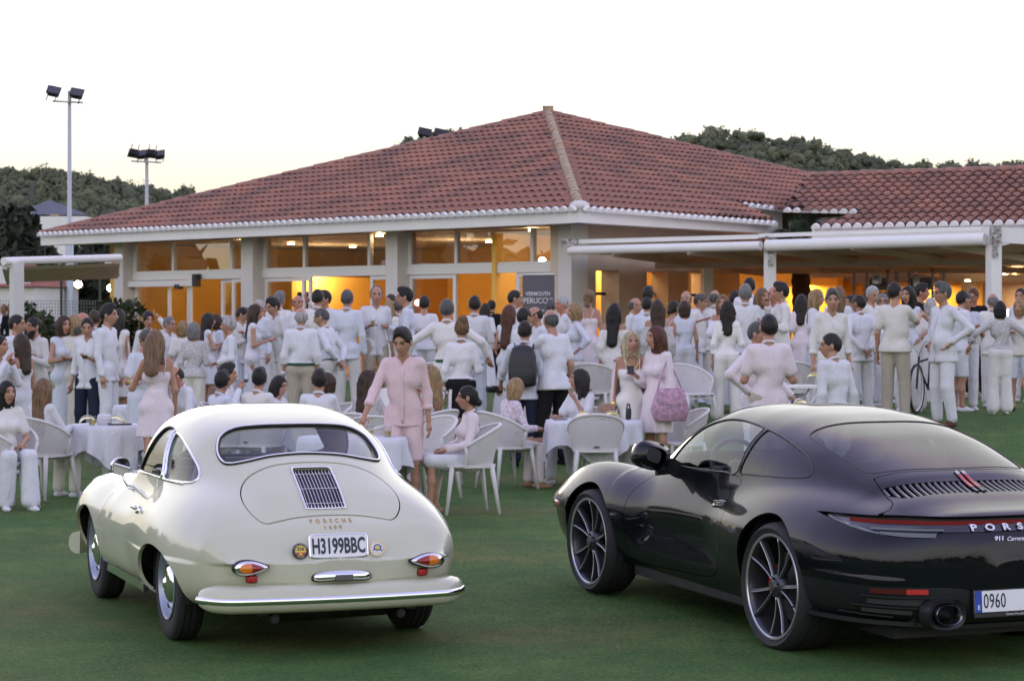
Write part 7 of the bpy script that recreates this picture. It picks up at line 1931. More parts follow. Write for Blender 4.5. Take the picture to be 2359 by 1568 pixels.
    # ---- centre
    P(1184, 667, 160, 85, 'm', 'short', 'dark', 'dark haired man in profile beside the dark banner', 'shirt', 'trousers', ('hold', 'hold'))
    P(1171, 700, 170, 160, 'f', 'vlong', 'auburn', 'woman with long auburn hair in a sleeveless white dress, back turned', 'maxi', None, ('down', 'hold'), sleeve='none')
    P(1205, 707, 176, 120, 'm', 'short', 'dark', 'dark haired man in white polo shirt seen from behind above the backpack', 'polo', 'trousers', ('hold', 'hold'), sleeve='short')
    P(1207, 737, 188, 172, 'm', 'short', 'dark', 'man with a black backpack and dark trousers holding a camera', 'shirt', 'trousers', ('down', 'low'), bc='navy', sleeve='roll', tag='backpack', shoe='black')
    P(1253, 704, 172, -70, 'm', 'bald', 'dark', 'bald bearded man with glasses bending left', 'tee', 'trousers', ('hold', 'down'), sleeve='short', glasses=True, lean=10, pitch=8)
    P(1267, 687, 150, 170, 'm', 'short', 'salt', 'grey haired man seen from behind under the banner', 'shirt', 'trousers')
    P(1296, 680, 164, -60, 'm', 'short', 'white', 'white haired man with ruddy neck facing left', 'shirt', 'trousers', ('hold', 'down'), skin='red', fat=1.12)
    P(1276, 709, 188, 215, 'm', 'bald', 'salt', 'bald man in white t-shirt and black trousers with an arm raised to the left', 'tee', 'trousers', ('down', 'reach'), sleeve='short', bc='black', fat=1.15, hem=.84, tag='baldtee', shoe='black')
    P(1325, 695, 170, -80, 'f', 'bob', 'blond', 'woman with short blond hair in profile, hand on her hip', 'tuck', 'wide', ('hip', 'hip'), sleeve='roll', hem=.9)
    P(1355, 665, 158, 170, 'f', 'pony', 'light', 'woman with a light brown ponytail and open backed pale dress', 'maxi', None, ('hold', 'down'), sleeve='strap', tc='rose')
    P(1415, 696, 172, 172, 'f', 'vlong', 'black', 'woman with long black hair and off shoulder white dress, back to camera', 'maxi', None, ('down', 'down'), sleeve='off')
    P(1454, 684, 158, 70, 'm', 'bald', 'salt', 'bald tanned man in profile behind the black haired woman', 'shirt', 'trousers')
    P(1492, 659, 148, 160, 'm', 'full', 'dark', 'tall dark haired man far behind, near the slit windows', 'shirt', 'trousers')
    P(1490, 683, 164, 170, 'm', 'short', 'black', 'black haired man in white shirt seen from behind beside the long brown hair', 'shirt', 'trousers')
    P(1513, 688, 172, 176, 'f', 'vlong', 'brown', 'woman with long straight brown hair and off shoulder lace top', 'maxi', None, ('down', 'down'), sleeve='off', tc='lace')
    P(1451, 759, 206, 12, 'f', 'wavy', 'pale', 'blond woman facing the camera in white satin dress and blush shawl with gold necklace', 'gown', None, ('down', 'down'), sleeve='strap', tc='satin', skin='tan', tag='blonde', pitch=-4)
    P(1513, 748, 208, -50, 'f', 'long', 'auburn', 'woman with red brown hair and short white dress holding a phone and floral bag', 'dress', None, ('hold', 'down'), sleeve='roll', hem=.58, tag='phone', tc='rose', shoe='tan')
    P(1546, 691, 158, 120, 'f', 'bun', 'dark', 'woman with dark hair tied up, arm laid round her friend', 'dress', None, ('over', 'down'), sleeve='strap')
    P(1576, 690, 164, 185, 'f', 'bob', 'brown', 'woman in white vest top and trousers with an arm over her shoulder', 'tuck', 'wide', ('down', 'down'), sleeve='none', hem=.97)
    P(1581, 668, 152, -10, 'm', 'bald', 'grey', 'bald man facing the camera above the embracing women', 'shirt', 'trousers')
    P(1611, 675, 152, 60, 'm', 'short', 'salt', 'dark grey haired man looking down to the right near the bald men', 'shirt', 'trousers', pitch=12)
    P(1645, 666, 152, 165, 'm', 'bald', 'salt', 'bald man seen from behind with white collar', 'shirt', 'trousers')
    P(1664, 677, 166, 0, 'f', 'long', 'light', 'woman facing the camera with long light brown hair raising a drink', 'maxi', None, ('chin', 'down'), sleeve='off', yaw=12, tag='raise')
    P(1674, 692, 174, 168, 'f', 'wavy', 'dark', 'woman with wavy dark hair in ivory satin blouse and trousers, back turned', 'tuck', 'wide', ('hold', 'down'), tc='satin', bc='satin', sleeve='roll', hem=.95)
    P(1692, 668, 146, 150, 'm', 'short', 'dark', 'dark head far behind the satin blouse woman', 'shirt', 'trousers')
    P(1706, 664, 144, 170, 'm', 'short', 'brown', 'brown haired man far behind beside the white post', 'shirt', 'trousers')
    P(1716, 655, 168, 172, 'm', 'full', 'grey', 'broad man with long grey hair in white shirt, back to camera', 'shirt', 'trousers', ('down', 'down'), fat=1.12)
    P(1725, 637, 150, 170, 'm', 'short', 'black', 'tallest black haired man behind the grey haired man', 'shirt', 'trousers')
    P(1753, 661, 162, 45, 'f', 'vlong', 'light', 'smiling woman with very long light brown hair facing right', 'maxi', None, ('down', 'down'), sleeve='short')
    P(1783, 658, 146, -30, 'm', 'bald', 'dark', 'bald man hidden behind the man with a hand at his mouth', 'shirt', 'trousers', skin='red')
    P(1800, 650, 168, -85, 'm', 'full', 'dark', 'dark haired man in profile facing left with a hand at his mouth', 'shirt', 'trousers', ('mouth', 'hold'))
    P(1846, 676, 150, 170, 'f', 'long', 'dark', 'dark haired woman in pale pink dress behind the man in profile', 'maxi', None, tc='rose', sleeve='short')
    P(1770, 721, 226, 180, 'm', 'short', 'dark', 'dark haired man in glow-tinted pink polo shirt, back to camera, nearest the black car roof', 'polo', 'trousers', ('hold', 'hold'), tc='rose', sleeve='short', bc='beige', tag='polo')
    P(1735, 738, 214, 60, 'm', 'short', 'salt', 'older man in glow-tinted pink long sleeved shirt beside the pink polo shirt', 'shirt', 'trousers', ('hip', 'low'), tc='rose', tag='visorman', bc='w2')
    # ---- right
    P(1878, 664, 164, 70, 'f', 'long', 'blond', 'woman with long straight blond hair and short puffed sleeves', 'maxi', None, ('hold', 'cross'), sleeve='short')
    P(1912, 665, 184, 15, 'm', 'full', 'salt', 'grey brown haired man facing the camera in white shirt with rolled sleeves', 'shirt', 'trousers', ('down', 'down'), sleeve='roll', yaw=20, tag='visorhand', fat=1.05)
    P(1931, 658, 160, 165, 'f', 'vlong', 'light', 'woman with long light hair seen from behind the grey brown haired man', 'maxi', None, sleeve='short')
    P(1926, 765, 232, 215, 'm', 'short', 'dark', 'dark haired man with head turned left, seen from behind above the black car roof', 'shirt', 'trousers', ('down', 'down'), tc='w2', yaw=-55, tag='nearback', lean=6)
    P(1960, 678, 146, -60, 'f', 'bun', 'dark', 'woman with dark hair tied back in profile behind the capped man', 'maxi', None, sleeve='short')
    P(1982, 676, 176, 200, 'm', 'buzz', 'dark', 'man with shaved head and hands clasped behind his back', 'shirt', 'trousers', ('behind', 'behind'), glasses=True, yaw=-30, skin='brown')
    P(2007, 657, 158, 40, 'm', 'short', 'white', 'tall white haired man behind the man with clasped hands', 'shirt', 'trousers', pitch=12)
    P(2034, 674, 150, -20, 'f', 'bob', 'grey', 'grey haired woman with glasses behind the two talking men', 'maxi', None, sleeve='short', glasses=True)
    P(2061, 648, 180, 155, 'm', 'receding', 'dark', 'man with thinning dark hair in cream t-shirt and beige trousers pointing right', 'tee', 'trousers', ('reach', 'down'), sleeve='short', tc='cream', bc='beige', fat=1.22, hem=.88, tag='pointer', yaw=25, shoe='brown')
    P(2093, 656, 166, -25, 'f', 'long', 'dark', 'smiling dark haired woman between the two talking men', 'tuck', 'wide', ('hold', 'hip'), sleeve='none', hem=.96)
    P(2120, 653, 140, 60, 'm', 'full', 'black', 'barman in black t-shirt behind the drinks counter', 'tee', 'trousers', tc='black', bc='black', sleeve='short', skin='red')
    P(2141, 684, 158, 150, 'f', 'bob', 'white', 'white haired woman seen from behind between the talking men', 'maxi', None, sleeve='short')
    P(2172, 650, 182, -60, 'm', 'full', 'salt', 'man with curly grey hair and glasses, hand on hip, in loose white shirt', 'shirt', 'trousers', ('hip', 'hip'), glasses=True, fat=1.22, bc='w2', shoe='brown', hem=.78, tag='curly')
    P(2208, 668, 166, 110, 'm', 'short', 'dark', 'dark haired man in white shorts behind the curly haired man', 'polo', 'shorts', ('hold', 'hold'), sleeve='short')
    P(2226, 673, 164, 0, 'm', 'short', 'salt', 'man in white t-shirt with brown belt holding an orange drink', 'tee', 'trousers', ('down', 'hold'), sleeve='short', belt='dkbrown', hem=1.0, tag='orange', pitch=15)
    P(2243, 662, 140, -20, 'm', 'short', 'auburn', 'barman in black lit by a warm lamp near the white post', 'tee', 'trousers', tc='black', bc='black', sleeve='short', skin='red', pitch=20)
    P(2286, 673, 158, 165, 'm', 'bald', 'grey', 'bald man in white shirt seen from behind at the white post', 'shirt', 'trousers')
    P(2304, 691, 172, 180, 'f', 'bob', 'black', 'black haired woman in lace blouse and wide trousers, back to camera', 'jacket', 'wide', ('wide', 'wide'), tc='lace', hem=.98, sleeve='roll')
    P(2347, 687, 164, -15, 'f', 'bob', 'blond', 'blond woman with fringe at the right edge in white shorts', 'tee', 'shorts', ('hold', 'hold'), sleeve='none', tc='cream', shoe='black')
    P(2354, 662, 148, -40, 'm', 'short', 'dark', 'dark haired man cut off by the right edge', 'shirt', 'trousers')
    # ---- near, centre
    P(931, 753, 246, -5, 'm', 'full', 'dark', 'young man in a pale pink, glow-tinted linen shirt and shorts reaching down to the table', 'shirt', 'shorts', ('low', 'down'), tc='pink', bc='pink', sleeve='roll', yaw=14, pitch=14, fat=1.04, tag='pinkman', lean=9, hem=.84)
    # ---- seated
    P(15, 874, 236, 30, 'f', 'long', 'black', 'seated woman with long black hair in white at the far left', 'tuck', 'wide', ('lap', 'lap'), pose='sit', group=G2, sleeve='short', yaw=-10)
    P(98, 869, 226, 150, 'f', 'vlong', 'light', 'seated woman with very long blond hair, back to camera, on the left chair', 'tuck', 'trousers', ('table', 'table'), pose='sit', group=G2, hem=.93)
    P(452, 840, 196, -60, 'm', 'bald', 'dark', 'seated bald man leaning over the table behind the cream car', 'shirt', 'trousers', ('table', 'table'), pose='sit', group=G2, lean=22, pitch=18, skin='red')
    P(509, 853, 210, 130, 'm', 'full', 'black', 'seated black haired man turned right, nearest the bald man', 'shirt', 'trousers', ('table', 'table'), pose='sit', group=G2, yaw=-30)
    P(521, 836, 196, 80, 'm', 'full', 'dark', 'seated man drinking a dark drink from a glass', 'shirt', 'trousers', ('mouth', 'table'), pose='sit', group=G2, tag='drinker')
    P(595, 846, 210, 150, 'm', 'full', 'black', 'seated man with thick black hair in white shirt above the car roof', 'shirt', 'trousers', ('table', 'table'), pose='sit', group=G2, yaw=-25)
    P(640, 863, 206, 70, 'f', 'long', 'dark', 'seated dark haired woman looking down in profile', 'dress', None, ('table', 'table'), pose='sit', group=G2, pitch=12, sleeve='short')
    P(734, 849, 214, 178, 'm', 'full', 'dark', 'seated dark haired man in white shirt, back straight to the camera', 'shirt', 'trousers', ('table', 'table'), pose='sit', group=G2)
    P(755, 856, 196, -60, 'f', 'bob', 'brown', 'seated person in cream shawl behind the dark haired man', 'jacket', 'trousers', ('table', 'lap'), pose='sit', group=G2, tc='cream')
    P(847, 850, 216, 150, 'f', 'wavy', 'brown', 'seated woman with wavy brown hair and lace sleeves left of the man in pink', 'tuck', 'trousers', ('table', 'lap'), pose='sit', group=G2, tc='lace')
    P(866, 843, 190, -20, 'f', 'long', 'light', 'seated woman peering over the wavy haired woman', 'dress', None, ('table', 'table'), pose='sit', group=G2, sleeve='short')
    P(994, 840, 208, -130, 'f', 'wavy', 'blond', 'seated woman with blond hair half hidden behind the man in pink', 'dress', None, ('chin', 'table'), pose='sit', group=G2, sleeve='none')
    P(1080, 886, 244, -75, 'f', 'bun', 'black', 'seated woman with black hair in a low bun and pale blouse, facing left', 'tuck', 'skirt', ('lap', 'lap'), pose='sit', group=G2, tc='rose', tag='bunwoman', shoe='tan')
    P(1163, 868, 212, 120, 'f', 'bob', 'blond', 'seated blond woman in white knitted jacket turned away to the right', 'jacket', 'trousers', ('table', 'table'), pose='sit', group=G2, tc='print', bc='rose', hem=.86, lean=12, shoe='tan')
    P(1336, 847, 204, -35, 'f', 'long', 'dark', 'seated dark haired woman with hand at her chin looking to the right', 'tuck', 'trousers', ('table', 'chin'), pose='sit', group=G2, sleeve='short', yaw=55, pitch=-6, tag='chinwoman')
people()
print('WARN', len(WARN)); [print(w) for w in WARN]
# ================================================================ furniture and small things
MAT['weave'] = mat('woven_cord', (.70, .68, .66), .7, bump=(220, .5)); MAT['linen'] = cloth('table_linen', (.64, .645, .68))
MAT['clear'] = glass_mat('drinking_glass', (.93, .95, .95), 1.6); MAT['amberd'] = mat('amber_drink', (.30, .10, .02), .1, trans=.5); MAT['yellowv'] = mat('yellow_visor', (.70, .58, .03), .25, trans=.35, spec=.5)
def chair_proto():
    o = empty('chair', (0, 0, 0))
    def S(u, v):
        th = u*R(104); rx = .235+.075*v-.02*v*v; ry = .235+.085*v; zt_ = .835-.20*abs(u)**2.0; z = .455+(zt_-.455)*v
        return (rx*math.sin(th), -ry*math.cos(th)+.02, z)
    w = MB(); n = 44
    for sd in (1, -1):
        for i in range(-17, n+18):
            P = []
            for v in np.linspace(.02, .98, 9):
                u = -1+2*i/n+sd*.36*v*1.0
                if -1 <= u <= 1: P.append(S(u, v))
            if len(P) > 2: w.sweep([(-.0058, -.004), (.0058, -.004), (.0058, .004), (-.0058, .004)], P, up=(.2, .1, 1), cap=False)
    w.build('shell_weave', MAT['weave'], o)
    r = MB(); us = np.linspace(-1, 1, 25); r.tube([S(u, 1) for u in us], .0165, 8, up=(.0, .1, 1)); r.tube([S(-1, 1), S(-1, .5), S(-1, 0), (-.235, .16, .45), (-.19, .235, .452), (0, .25, .452), (.19, .235, .452), (.235, .16, .45), S(1, 0), S(1, .5), S(1, 1)], .0165, 8, up=(.1, 1, .3)); r.build('rim', MAT['weave'], o, 180)
    MB().prism(ellipse(.245, .245, 28, 3.2)+np.array([0, .01]), .435, .462).build('seat', MAT['weave'], o, 40)
    for sx in (1, -1):
        for sy in (1, -1): MB().tube([(sx*.195, sy*.19+.02, .445), (sx*.215, sy*.215+.02, .28), (sx*.24, sy*.255+.02, 0)], [.026, .022, .016], 8).build('leg', MAT['weave'], o, 180)
    b = MB(); b.bar((-.2, .21, .40), (.2, .21, .40), .02, .025); b.build('stretcher', MAT['weave'], o)
    MB().box((0, -.235, .49), (.055, .012, .014)).build('maker_plaque', MAT['black'], o)
    return o
CH = chair_proto(); CH_USED = [False]
def chair(px_, s, face, label, group='white woven garden chairs', loc=None):
    o = copy_tree(CH) if CH_USED[0] else CH; CH_USED[0] = True
    X, Y = ((px_-CX)/s, FPX/s) if loc is None else loc
    o.location = (X, Y, tz(X, Y)); o.rotation_euler = (0, 0, math.pi+R(face)); setp(o, label, 'chair', group); return o
seat_lab = ['under the seated woman with long black hair at far left', 'under the very long blond hair at left', 'of the bald man leaning over the table', 'of the black haired man nearest the bald man', 'of the man drinking a dark drink', 'of the man with thick black hair above the cream car', 'of the dark haired woman looking down', 'of the dark haired man sitting with his back straight', 'of the guest in the cream shawl', 'of the wavy haired woman in lace', 'of the woman peering from behind the wavy hair', 'of the blond woman behind the man in pink', 'of the woman with the low black bun', 'of the blond woman in the knitted jacket', 'of the woman with her hand at her chin']
_sit = [v[0] for k, v in PEOPLE.items() if v[0]['group'] == 'guests seated at the tables']
for o, lab in zip(_sit, seat_lab):
    f = math.degrees(o.rotation_euler.z)-180; chair(0, 0, f, 'white woven garden chair '+lab, loc=(o.location.x, o.location.y))
for a in ((-14, 238, 120, 'white woven chair cut off by the left edge'), (903, 242, 195, 'white woven chair just behind the right flank of the cream car'), (986, 226, -40, 'white woven chair showing the inside of its back, left of the bun woman'),
          (1372, 217, 180, 'white woven chair with its back to the camera at the right round table'), (1571, 206, -70, 'empty white woven chair behind the nose of the black car'), (864, 222, 178, 'white woven chair the man in pink is reaching over'),
          (1004, 168, 190, 'pale chair beside the folding table in the centre'), (1367, 172, 165, 'white chair behind the blond woman in the shawl'), (1592, 176, 30, 'white armchair behind the floral bag'), (1825, 178, 170, 'white armchair behind the low folding table')):
    chair(*a)

def round_table(px_, s, rad, label, clabel, seed=1, rz=0.4):
    X, Y = (px_-CX)/s, FPX/s; g = tz(X, Y); o = empty('round_table', (X, Y, g), rz, label, 'table', 'round garden tables')
    MB().prism(ellipse(rad-.02, rad-.02, 32), .715, .735).build('table_top', MAT['alu'], o); MB().lathe([(.24, 0), (.24, .012), (.035, .02), (.032, .715)], 24).build('pedestal', MAT['alu'], o, 40)
    r = np.random.default_rng(seed); n = 120; th = np.arange(n)*2*np.pi/n; p = r.uniform(0, 6, 3)
    f = np.sin(9*th+p[0]+1.2*np.sin(3*th+p[1]))*.6+np.sin(17*th+p[2])*.25
    drop = .25+.20*np.abs(np.cos(2*th))**2.2; rows = []
    for q in np.linspace(0, 1, 6): rows.append(np.c_[rad*q*np.cos(th), rad*q*np.sin(th), np.full(n, .7395)])
    for q in np.linspace(.0, 1, 9)[1:]:
        rr = rad+.012+(.055*q**.7)*f*min(1, q*1.3)+.03*q; rows.append(np.c_[rr*np.cos(th), rr*np.sin(th), .7395-.006-drop*q])
    G = np.array(rows).transpose(1, 0, 2); mb = MB(); mb.grid(G, wrap=True)
    c = mb.build('tablecloth', MAT['linen'], None, 180); c.location = (X, Y, g); c.rotation_euler = (0, 0, rz); setp(c, clabel, 'tablecloth', 'white tablecloths')
    return X, Y, g+.742
T1 = round_table(243, 222, .37, 'round table on a white disc foot beside the girl in pink', 'white tablecloth hanging beside the girl in pink', 1)
T2 = round_table(345, 187, .44, 'round table hidden behind the girl in pink', 'pale blue white tablecloth behind the girl in pink', 2)
T3 = round_table(812, 248, .50, 'round table right behind the rear window of the cream car', 'white tablecloth seen through the rear window of the cream car', 3)
T4 = round_table(1367, 211, .52, 'round table between the knitted jacket woman and the black car', 'white pointed tablecloth between the two cars', 4, .1)
T7 = round_table(680, 204, .62, 'round table in the middle of the seated row', 'white tablecloth of the seated row behind the cream car', 5)
def x_table(px_, s, w, label):
    X, Y = (px_-CX)/s, FPX/s; g = tz(X, Y); o = empty('folding_table', (X, Y, g), .12, label, 'table', 'low white folding tables')
    MB().box((0, 0, .72), (w, .6, .03)).build('table_top', MAT['alu'], o)
    for sy in (.24, -.24):
        MB().tube([(-w*.42, sy, .705), (w*.38, sy, 0)], .013, 8).build('leg', MAT['alu'], o, 180); MB().tube([(w*.42, sy+.03, .705), (-w*.38, sy+.03, 0)], .013, 8).build('leg', MAT['alu'], o, 180)
    return X, Y, g+.737
T5 = x_table(1832, 186, .62, 'low white folding table with crossed legs behind the pink polo shirt'); T6 = x_table(1018, 178, .52, 'white folding table with yellow papers in the centre')

def on_table(T, px_, dy=0.0):
    y = T[1]+dy; return ((px_-CX)/FPX*y, y, T[2])
_vn = [0]
def visor(p, label, rz=0.0, tilt=0.0):
    o = empty('sun_visor', p, rz, label, 'sun visor', 'yellow party sun visors'); o.rotation_euler = (tilt, 0, rz)
    a = np.linspace(-1.5, 1.5, 20); MB().sweep([(-.002, -.016), (.002, -.016), (.002, .016), (-.002, .016)], [(.085*math.sin(t)*1.0, .085-.10*math.cos(t)*0-.085, .012+.085*math.cos(t)) for t in a], up=(0, 1, 0)).build('band', CL_['w'], o, 60)
    P = np.array([[(.092*math.sin(t)*(1-.15*q), -.075*q*math.cos(t)-.01, .008+.080*math.cos(t)*(1-.25*q)) for q in np.linspace(0, 1, 5)] for t in np.linspace(-1.5, 1.5, 18)]); MB().grid(P).build('brim', MAT['yellowv'], o, 180)
visor(on_table(T1, 202, -.15), 'yellow sun visor beside the white box on the left table', .3); visor(on_table(T1, 270, -.05), 'yellow sun visor nearest the girl in pink', -.3)
visor(on_table(T4, 1343, -.05), 'yellow sun visor in front of the chin resting woman', .2); visor(on_table(T4, 1408, -.02), 'yellow sun visor in the middle of the right round table', -.2)
visor(on_table(T2, 330, -.1), 'yellow sun visor on the table behind the girl in pink', .2)
h_ = hand_of('visorman', 1); visor((h_[0]+.02, h_[1]-.12, h_[2]-.06), 'yellow sun visor hanging from the hand beside the pink polo shirt', .5, .2)
h_ = hand_of('visorhand', 0); visor((h_[0], h_[1]-.05, h_[2]-.13), 'yellow sun visor held low by the man with rolled sleeves', -.4, .1)
h_ = hand_of('beigeback', 0); visor((h_[0]-.05, h_[1]-.08, h_[2]+.02), 'yellow sun visor in the hand of the man in beige trousers', .2, .2)

def tumbler(p, label, drink=None, h=.10, r=.036):
    o = empty('glass', p, 0, label, 'glass', 'drinking glasses'); MB().lathe([(0, .002), (r*.8, .002), (r*.85, .0), (r, h)], 16, cap=False).build('bowl', MAT['clear'], o, 60)
    if drink: MB().lathe([(0, .006), (r*.80, .006), (r*.9, h*.55), (0, h*.55)], 16).build('drink', drink, o, 60)
def wineglass(p, label, drink=None, sc=1.0):
    o = empty('wine_glass', p, 0, label, 'wine glass', 'wine glasses held by guests'); o.scale = (sc, sc, sc)
    MB().lathe([(.034, 0), (.032, .003), (.004, .008), (.0035, .075), (.014, .085), (.036, .115), (.038, .145), (.031, .185)], 18, cap=False).build('bowl', MAT['clear'], o, 60)
    if drink: MB().lathe([(0, .088), (.013, .088), (.033, .115), (.034, .128), (0, .128)], 16).build('drink', drink, o, 60)
yel = mat('white_wine', (.62, .50, .18), .1, trans=.6); dk = mat('dark_cola', (.05, .018, .008), .1, trans=.3); org = mat('orange_drink', (.60, .10, .02), .15, trans=.3)
tumbler(on_table(T3, 852, .02), 'tumbler of pale drink on the table behind the car window, left of two', yel); tumbler(on_table(T3, 893, -.1), 'tumbler of pale drink nearest the hand of the man in pink', yel)
tumbler(on_table(T4, 1376, .0), 'tumbler with a straw among the yellow visors', None); tumbler(on_table(T5, 1845, 0), 'glass standing on the low folding table', None, .09); tumbler(on_table(T5, 1815, .1), 'second glass on the low folding table, left', None, .09); tumbler(on_table(T1, 212, -.28), 'short glass with a straw in front of the yellow visor at left', yel)
h_ = hand_of('girl', 1); wineglass((h_[0]-.05, h_[1]-.04, h_[2]-.12), 'balloon glass by the hand of the girl in pink', yel, 1.1)
h_ = hand_of('facing', 0); wineglass((h_[0], h_[1]-.03, h_[2]-.08), 'wine glass held by the balding man facing the camera', yel)
h_ = hand_of('navy', 1); tumbler((h_[0], h_[1]-.03, h_[2]-.04), 'dark drink held by the man in navy trousers', dk, .09)
h_ = hand_of('drinker', 0); wineglass((h_[0]+.06, h_[1]-.02, h_[2]-.06), 'round glass of dark drink at the drinking man\'s mouth', dk, .95)
h_ = hand_of('orange', 1); tumbler((h_[0]-.03, h_[1]-.05, h_[2]-.03), 'orange drink held by the man with the brown belt', org, .08)
h_ = hand_of('leaner', 0); tumbler((h_[0], h_[1]-.03, h_[2]-.05), 'dark bottle in the hand of the leaning black haired man', dk, .16, .028)
h_ = hand_of('raise', 0); tumbler((h_[0], h_[1]-.02, h_[2]-.02), 'small drink raised by the woman facing the camera', yel, .07, .03)

def bag(p, label, size, m, rz=0, strap=None, name='handbag', puff=.35):
    o = empty(name, p, rz, label, 'bag'); w, d, h = size; b = MB(); E = ellipse(w/2, d/2, 24, 4)
    b.sweep(E, [(0, 0, 0), (0, 0, .01), (0, 0, h*.35), (0, 0, h*.8), (0, 0, h)], scale=[.86, .97, 1+puff*.2, .92, .72], up=(0, 1, 0)); b.build('body', m, o, 50)
    MB().sweep([(-w*.40, -.006), (w*.40, -.006), (w*.40, .004), (-w*.40, .004)], [(0, -d*.30, h*.98), (0, -d*.54, h*.86), (0, -d*.57, h*.52)], up=(0, -1, .2)).build('flap', m, o, 40)
    if strap: MB().tube([(-w*.4, 0, h*.9)]+strap+[(w*.4, 0, h*.9)], .009, 6, up=(.1, 1, .1)).build('strap', m, o, 180)
    return o
fl = mat('floral_fabric', (.30, .22, .27), .8, var=(26, .9, (.62, .34, .47)), bump=(40, .2))
o_, b_, k_, r_ = PEOPLE['phone']; c_ = np.array(o_.location)
bag((c_[0]+.13, c_[1]-.20, c_[2]+.72), 'large pink and grey floral shoulder bag', (.36, .16, .36), fl, .2, [(-.10, .02, .50), (-.02, .06, .66), (.06, .05, .55)], 'shoulder_bag', .9)
o_ = PEOPLE['blonde'][0]; c_ = np.array(o_.location); bag((c_[0]-.27, c_[1]-.10, c_[2]+.66), 'tan reptile pattern clutch held by the blond woman', (.22, .06, .24), mat('reptile_leather', (.40, .24, .16), .5, var=(40, .5), bump=(60, .6)), .2, None, 'clutch_bag')
o_ = PEOPLE['bagwoman'][0]; c_ = np.array(o_.location); bag((c_[0]+.12, c_[1]-.17, c_[2]+.86), 'cream shoulder bag on the woman with very long dark hair', (.24, .08, .15), CL_['cream'], 0, [(-.03, .03, .40), (.05, .05, .50)])
bag(on_table(T4, 1447, .05), 'small upright black handbag on the right round table', (.055, .05, .12), MAT['black'], .4, [(-.01, 0, .17), (.01, 0, .17)])
bag(on_table(T1, 240, -.1), 'white boxy handbag on the left table', (.15, .11, .105), CL_['w'], .1, None)
MB().box((0, 0, .008), (.22, .14, .014), rz=.4).build('menu_folder', MAT['black'], None, None, on_table(T1, 276, -.18)); setp(bpy.data.objects['menu_folder'], 'black folder lying at the edge of the left table', 'folder')
# sunglasses and phone on the right table
o = empty('sunglasses', on_table(T4, 1397, -.22), .1, 'round dark sunglasses on the right table edge', 'sunglasses')
for sx in (-.03, .03): MB().lathe([(0, 0), (.026, 0), (.028, .004), (0, .007)], 18, M=Matrix.Translation((sx, 0, .028))@Matrix.Rotation(R(80), 4, 'X')).build('lens', mat('purple_lens', (.05, .03, .06), .1) if sx < 0 else bpy.data.materials['purple_lens'], o, 60)
MB().tube([(-.058, 0, .03), (-.06, .12, .01)], .003, 5).tube([(.058, 0, .03), (.06, .12, .01)], .003, 5).tube([(-.006, 0, .035), (.006, 0, .035)], .003, 5).build('frame', MAT['black'], o, 180)
MB().box((0, 0, .006), (.15, .07, .009), rz=.3).build('smartphone', MAT['black'], None, None, on_table(T4, 1290, -.05)); setp(bpy.data.objects['smartphone'], 'dark phone lying on the right table by the knitted jacket', 'phone')
MB().box((0, 0, .0), (.075, .15, .009), M=Matrix.Rotation(.5, 4, 'X')).build('smartphone', MAT['black'], None, None, tuple(hand_of('phone', 0)+np.array([-.02, -.03, .03]))); setp(bpy.data.objects['smartphone.001'], 'dark phone in the hand of the red haired woman', 'phone')
mb = MB()
for k, (x, y, a) in enumerate(((-.1, 0, .4), (.06, .05, -.5), (.15, -.1, .2))):
    q = empty('paper_wrapper', (T6[0]+x, T6[1]+y, T6[2]), a, ('yellow and white paper cone at the left of the folding table', 'yellow paper folded in the middle of the folding table', 'yellow paper at the right of the folding table')[k], 'paper wrapper', 'yellow papers on the folding table')
    MB().add([(-.08, -.05, .0), (.08, -.05, .01), (.06, .06, .01), (-.05, .08, .0), (0, 0, .11)], [(0, 1, 4), (1, 2, 4), (2, 3, 4), (3, 0, 4)]).build('paper', mat('yellow_paper', (.70, .58, .06), .6) if k == 0 else bpy.data.materials['yellow_paper'], q); MB().add([(-.09, -.06, .003), (.0, -.07, .003), (-.02, .02, .09)], [(0, 1, 2)]).build('lining', CL_['w'], q)
# gold necklace and bangle, shawl of the blond woman
o_, b_, k_, r_ = PEOPLE['blonde']; T_ = b_['T']
m = MB(); 
for t in np.linspace(R(-95), R(95), 21): m.ball(T_((.082*math.sin(t), -.01+.105*math.cos(t)+.03*math.cos(t)**2, 1.43-.105*math.cos(t)**2)), (.012, .010, .013), 6, 4)
gold = mat('gold_jewellery', (.75, .52, .16), .3, .9); m.build('necklace', gold, o_, 180)
W_, d_ = b_['hands'][0]; MB().tube([np.array(W_)-np.array(d_)*.06, np.array(W_)-np.array(d_)*.01], .033, 14).build('bangle', gold, o_, 60)
m = MB(); G = []
for u in np.linspace(-1, 1, 23):
    th = u*R(118); c0 = np.array([.20*math.sin(th), -.03-.145*math.cos(th)*(1 if abs(u) < .6 else .6), 1.435-.05*abs(u)]); G.append([T_(c0*np.array([1+.26*q, 1+.30*q, 1])-np.array([0, -.03*q*abs(u), (.62-.10*math.cos(u*6))*q]))+np.array([0, 0, .012*math.sin(u*23)*q]) for q in np.linspace(0, 1, 10)])
m.grid(np.array(G)); m.build('shawl', CL_['shawl'], o_, 180)
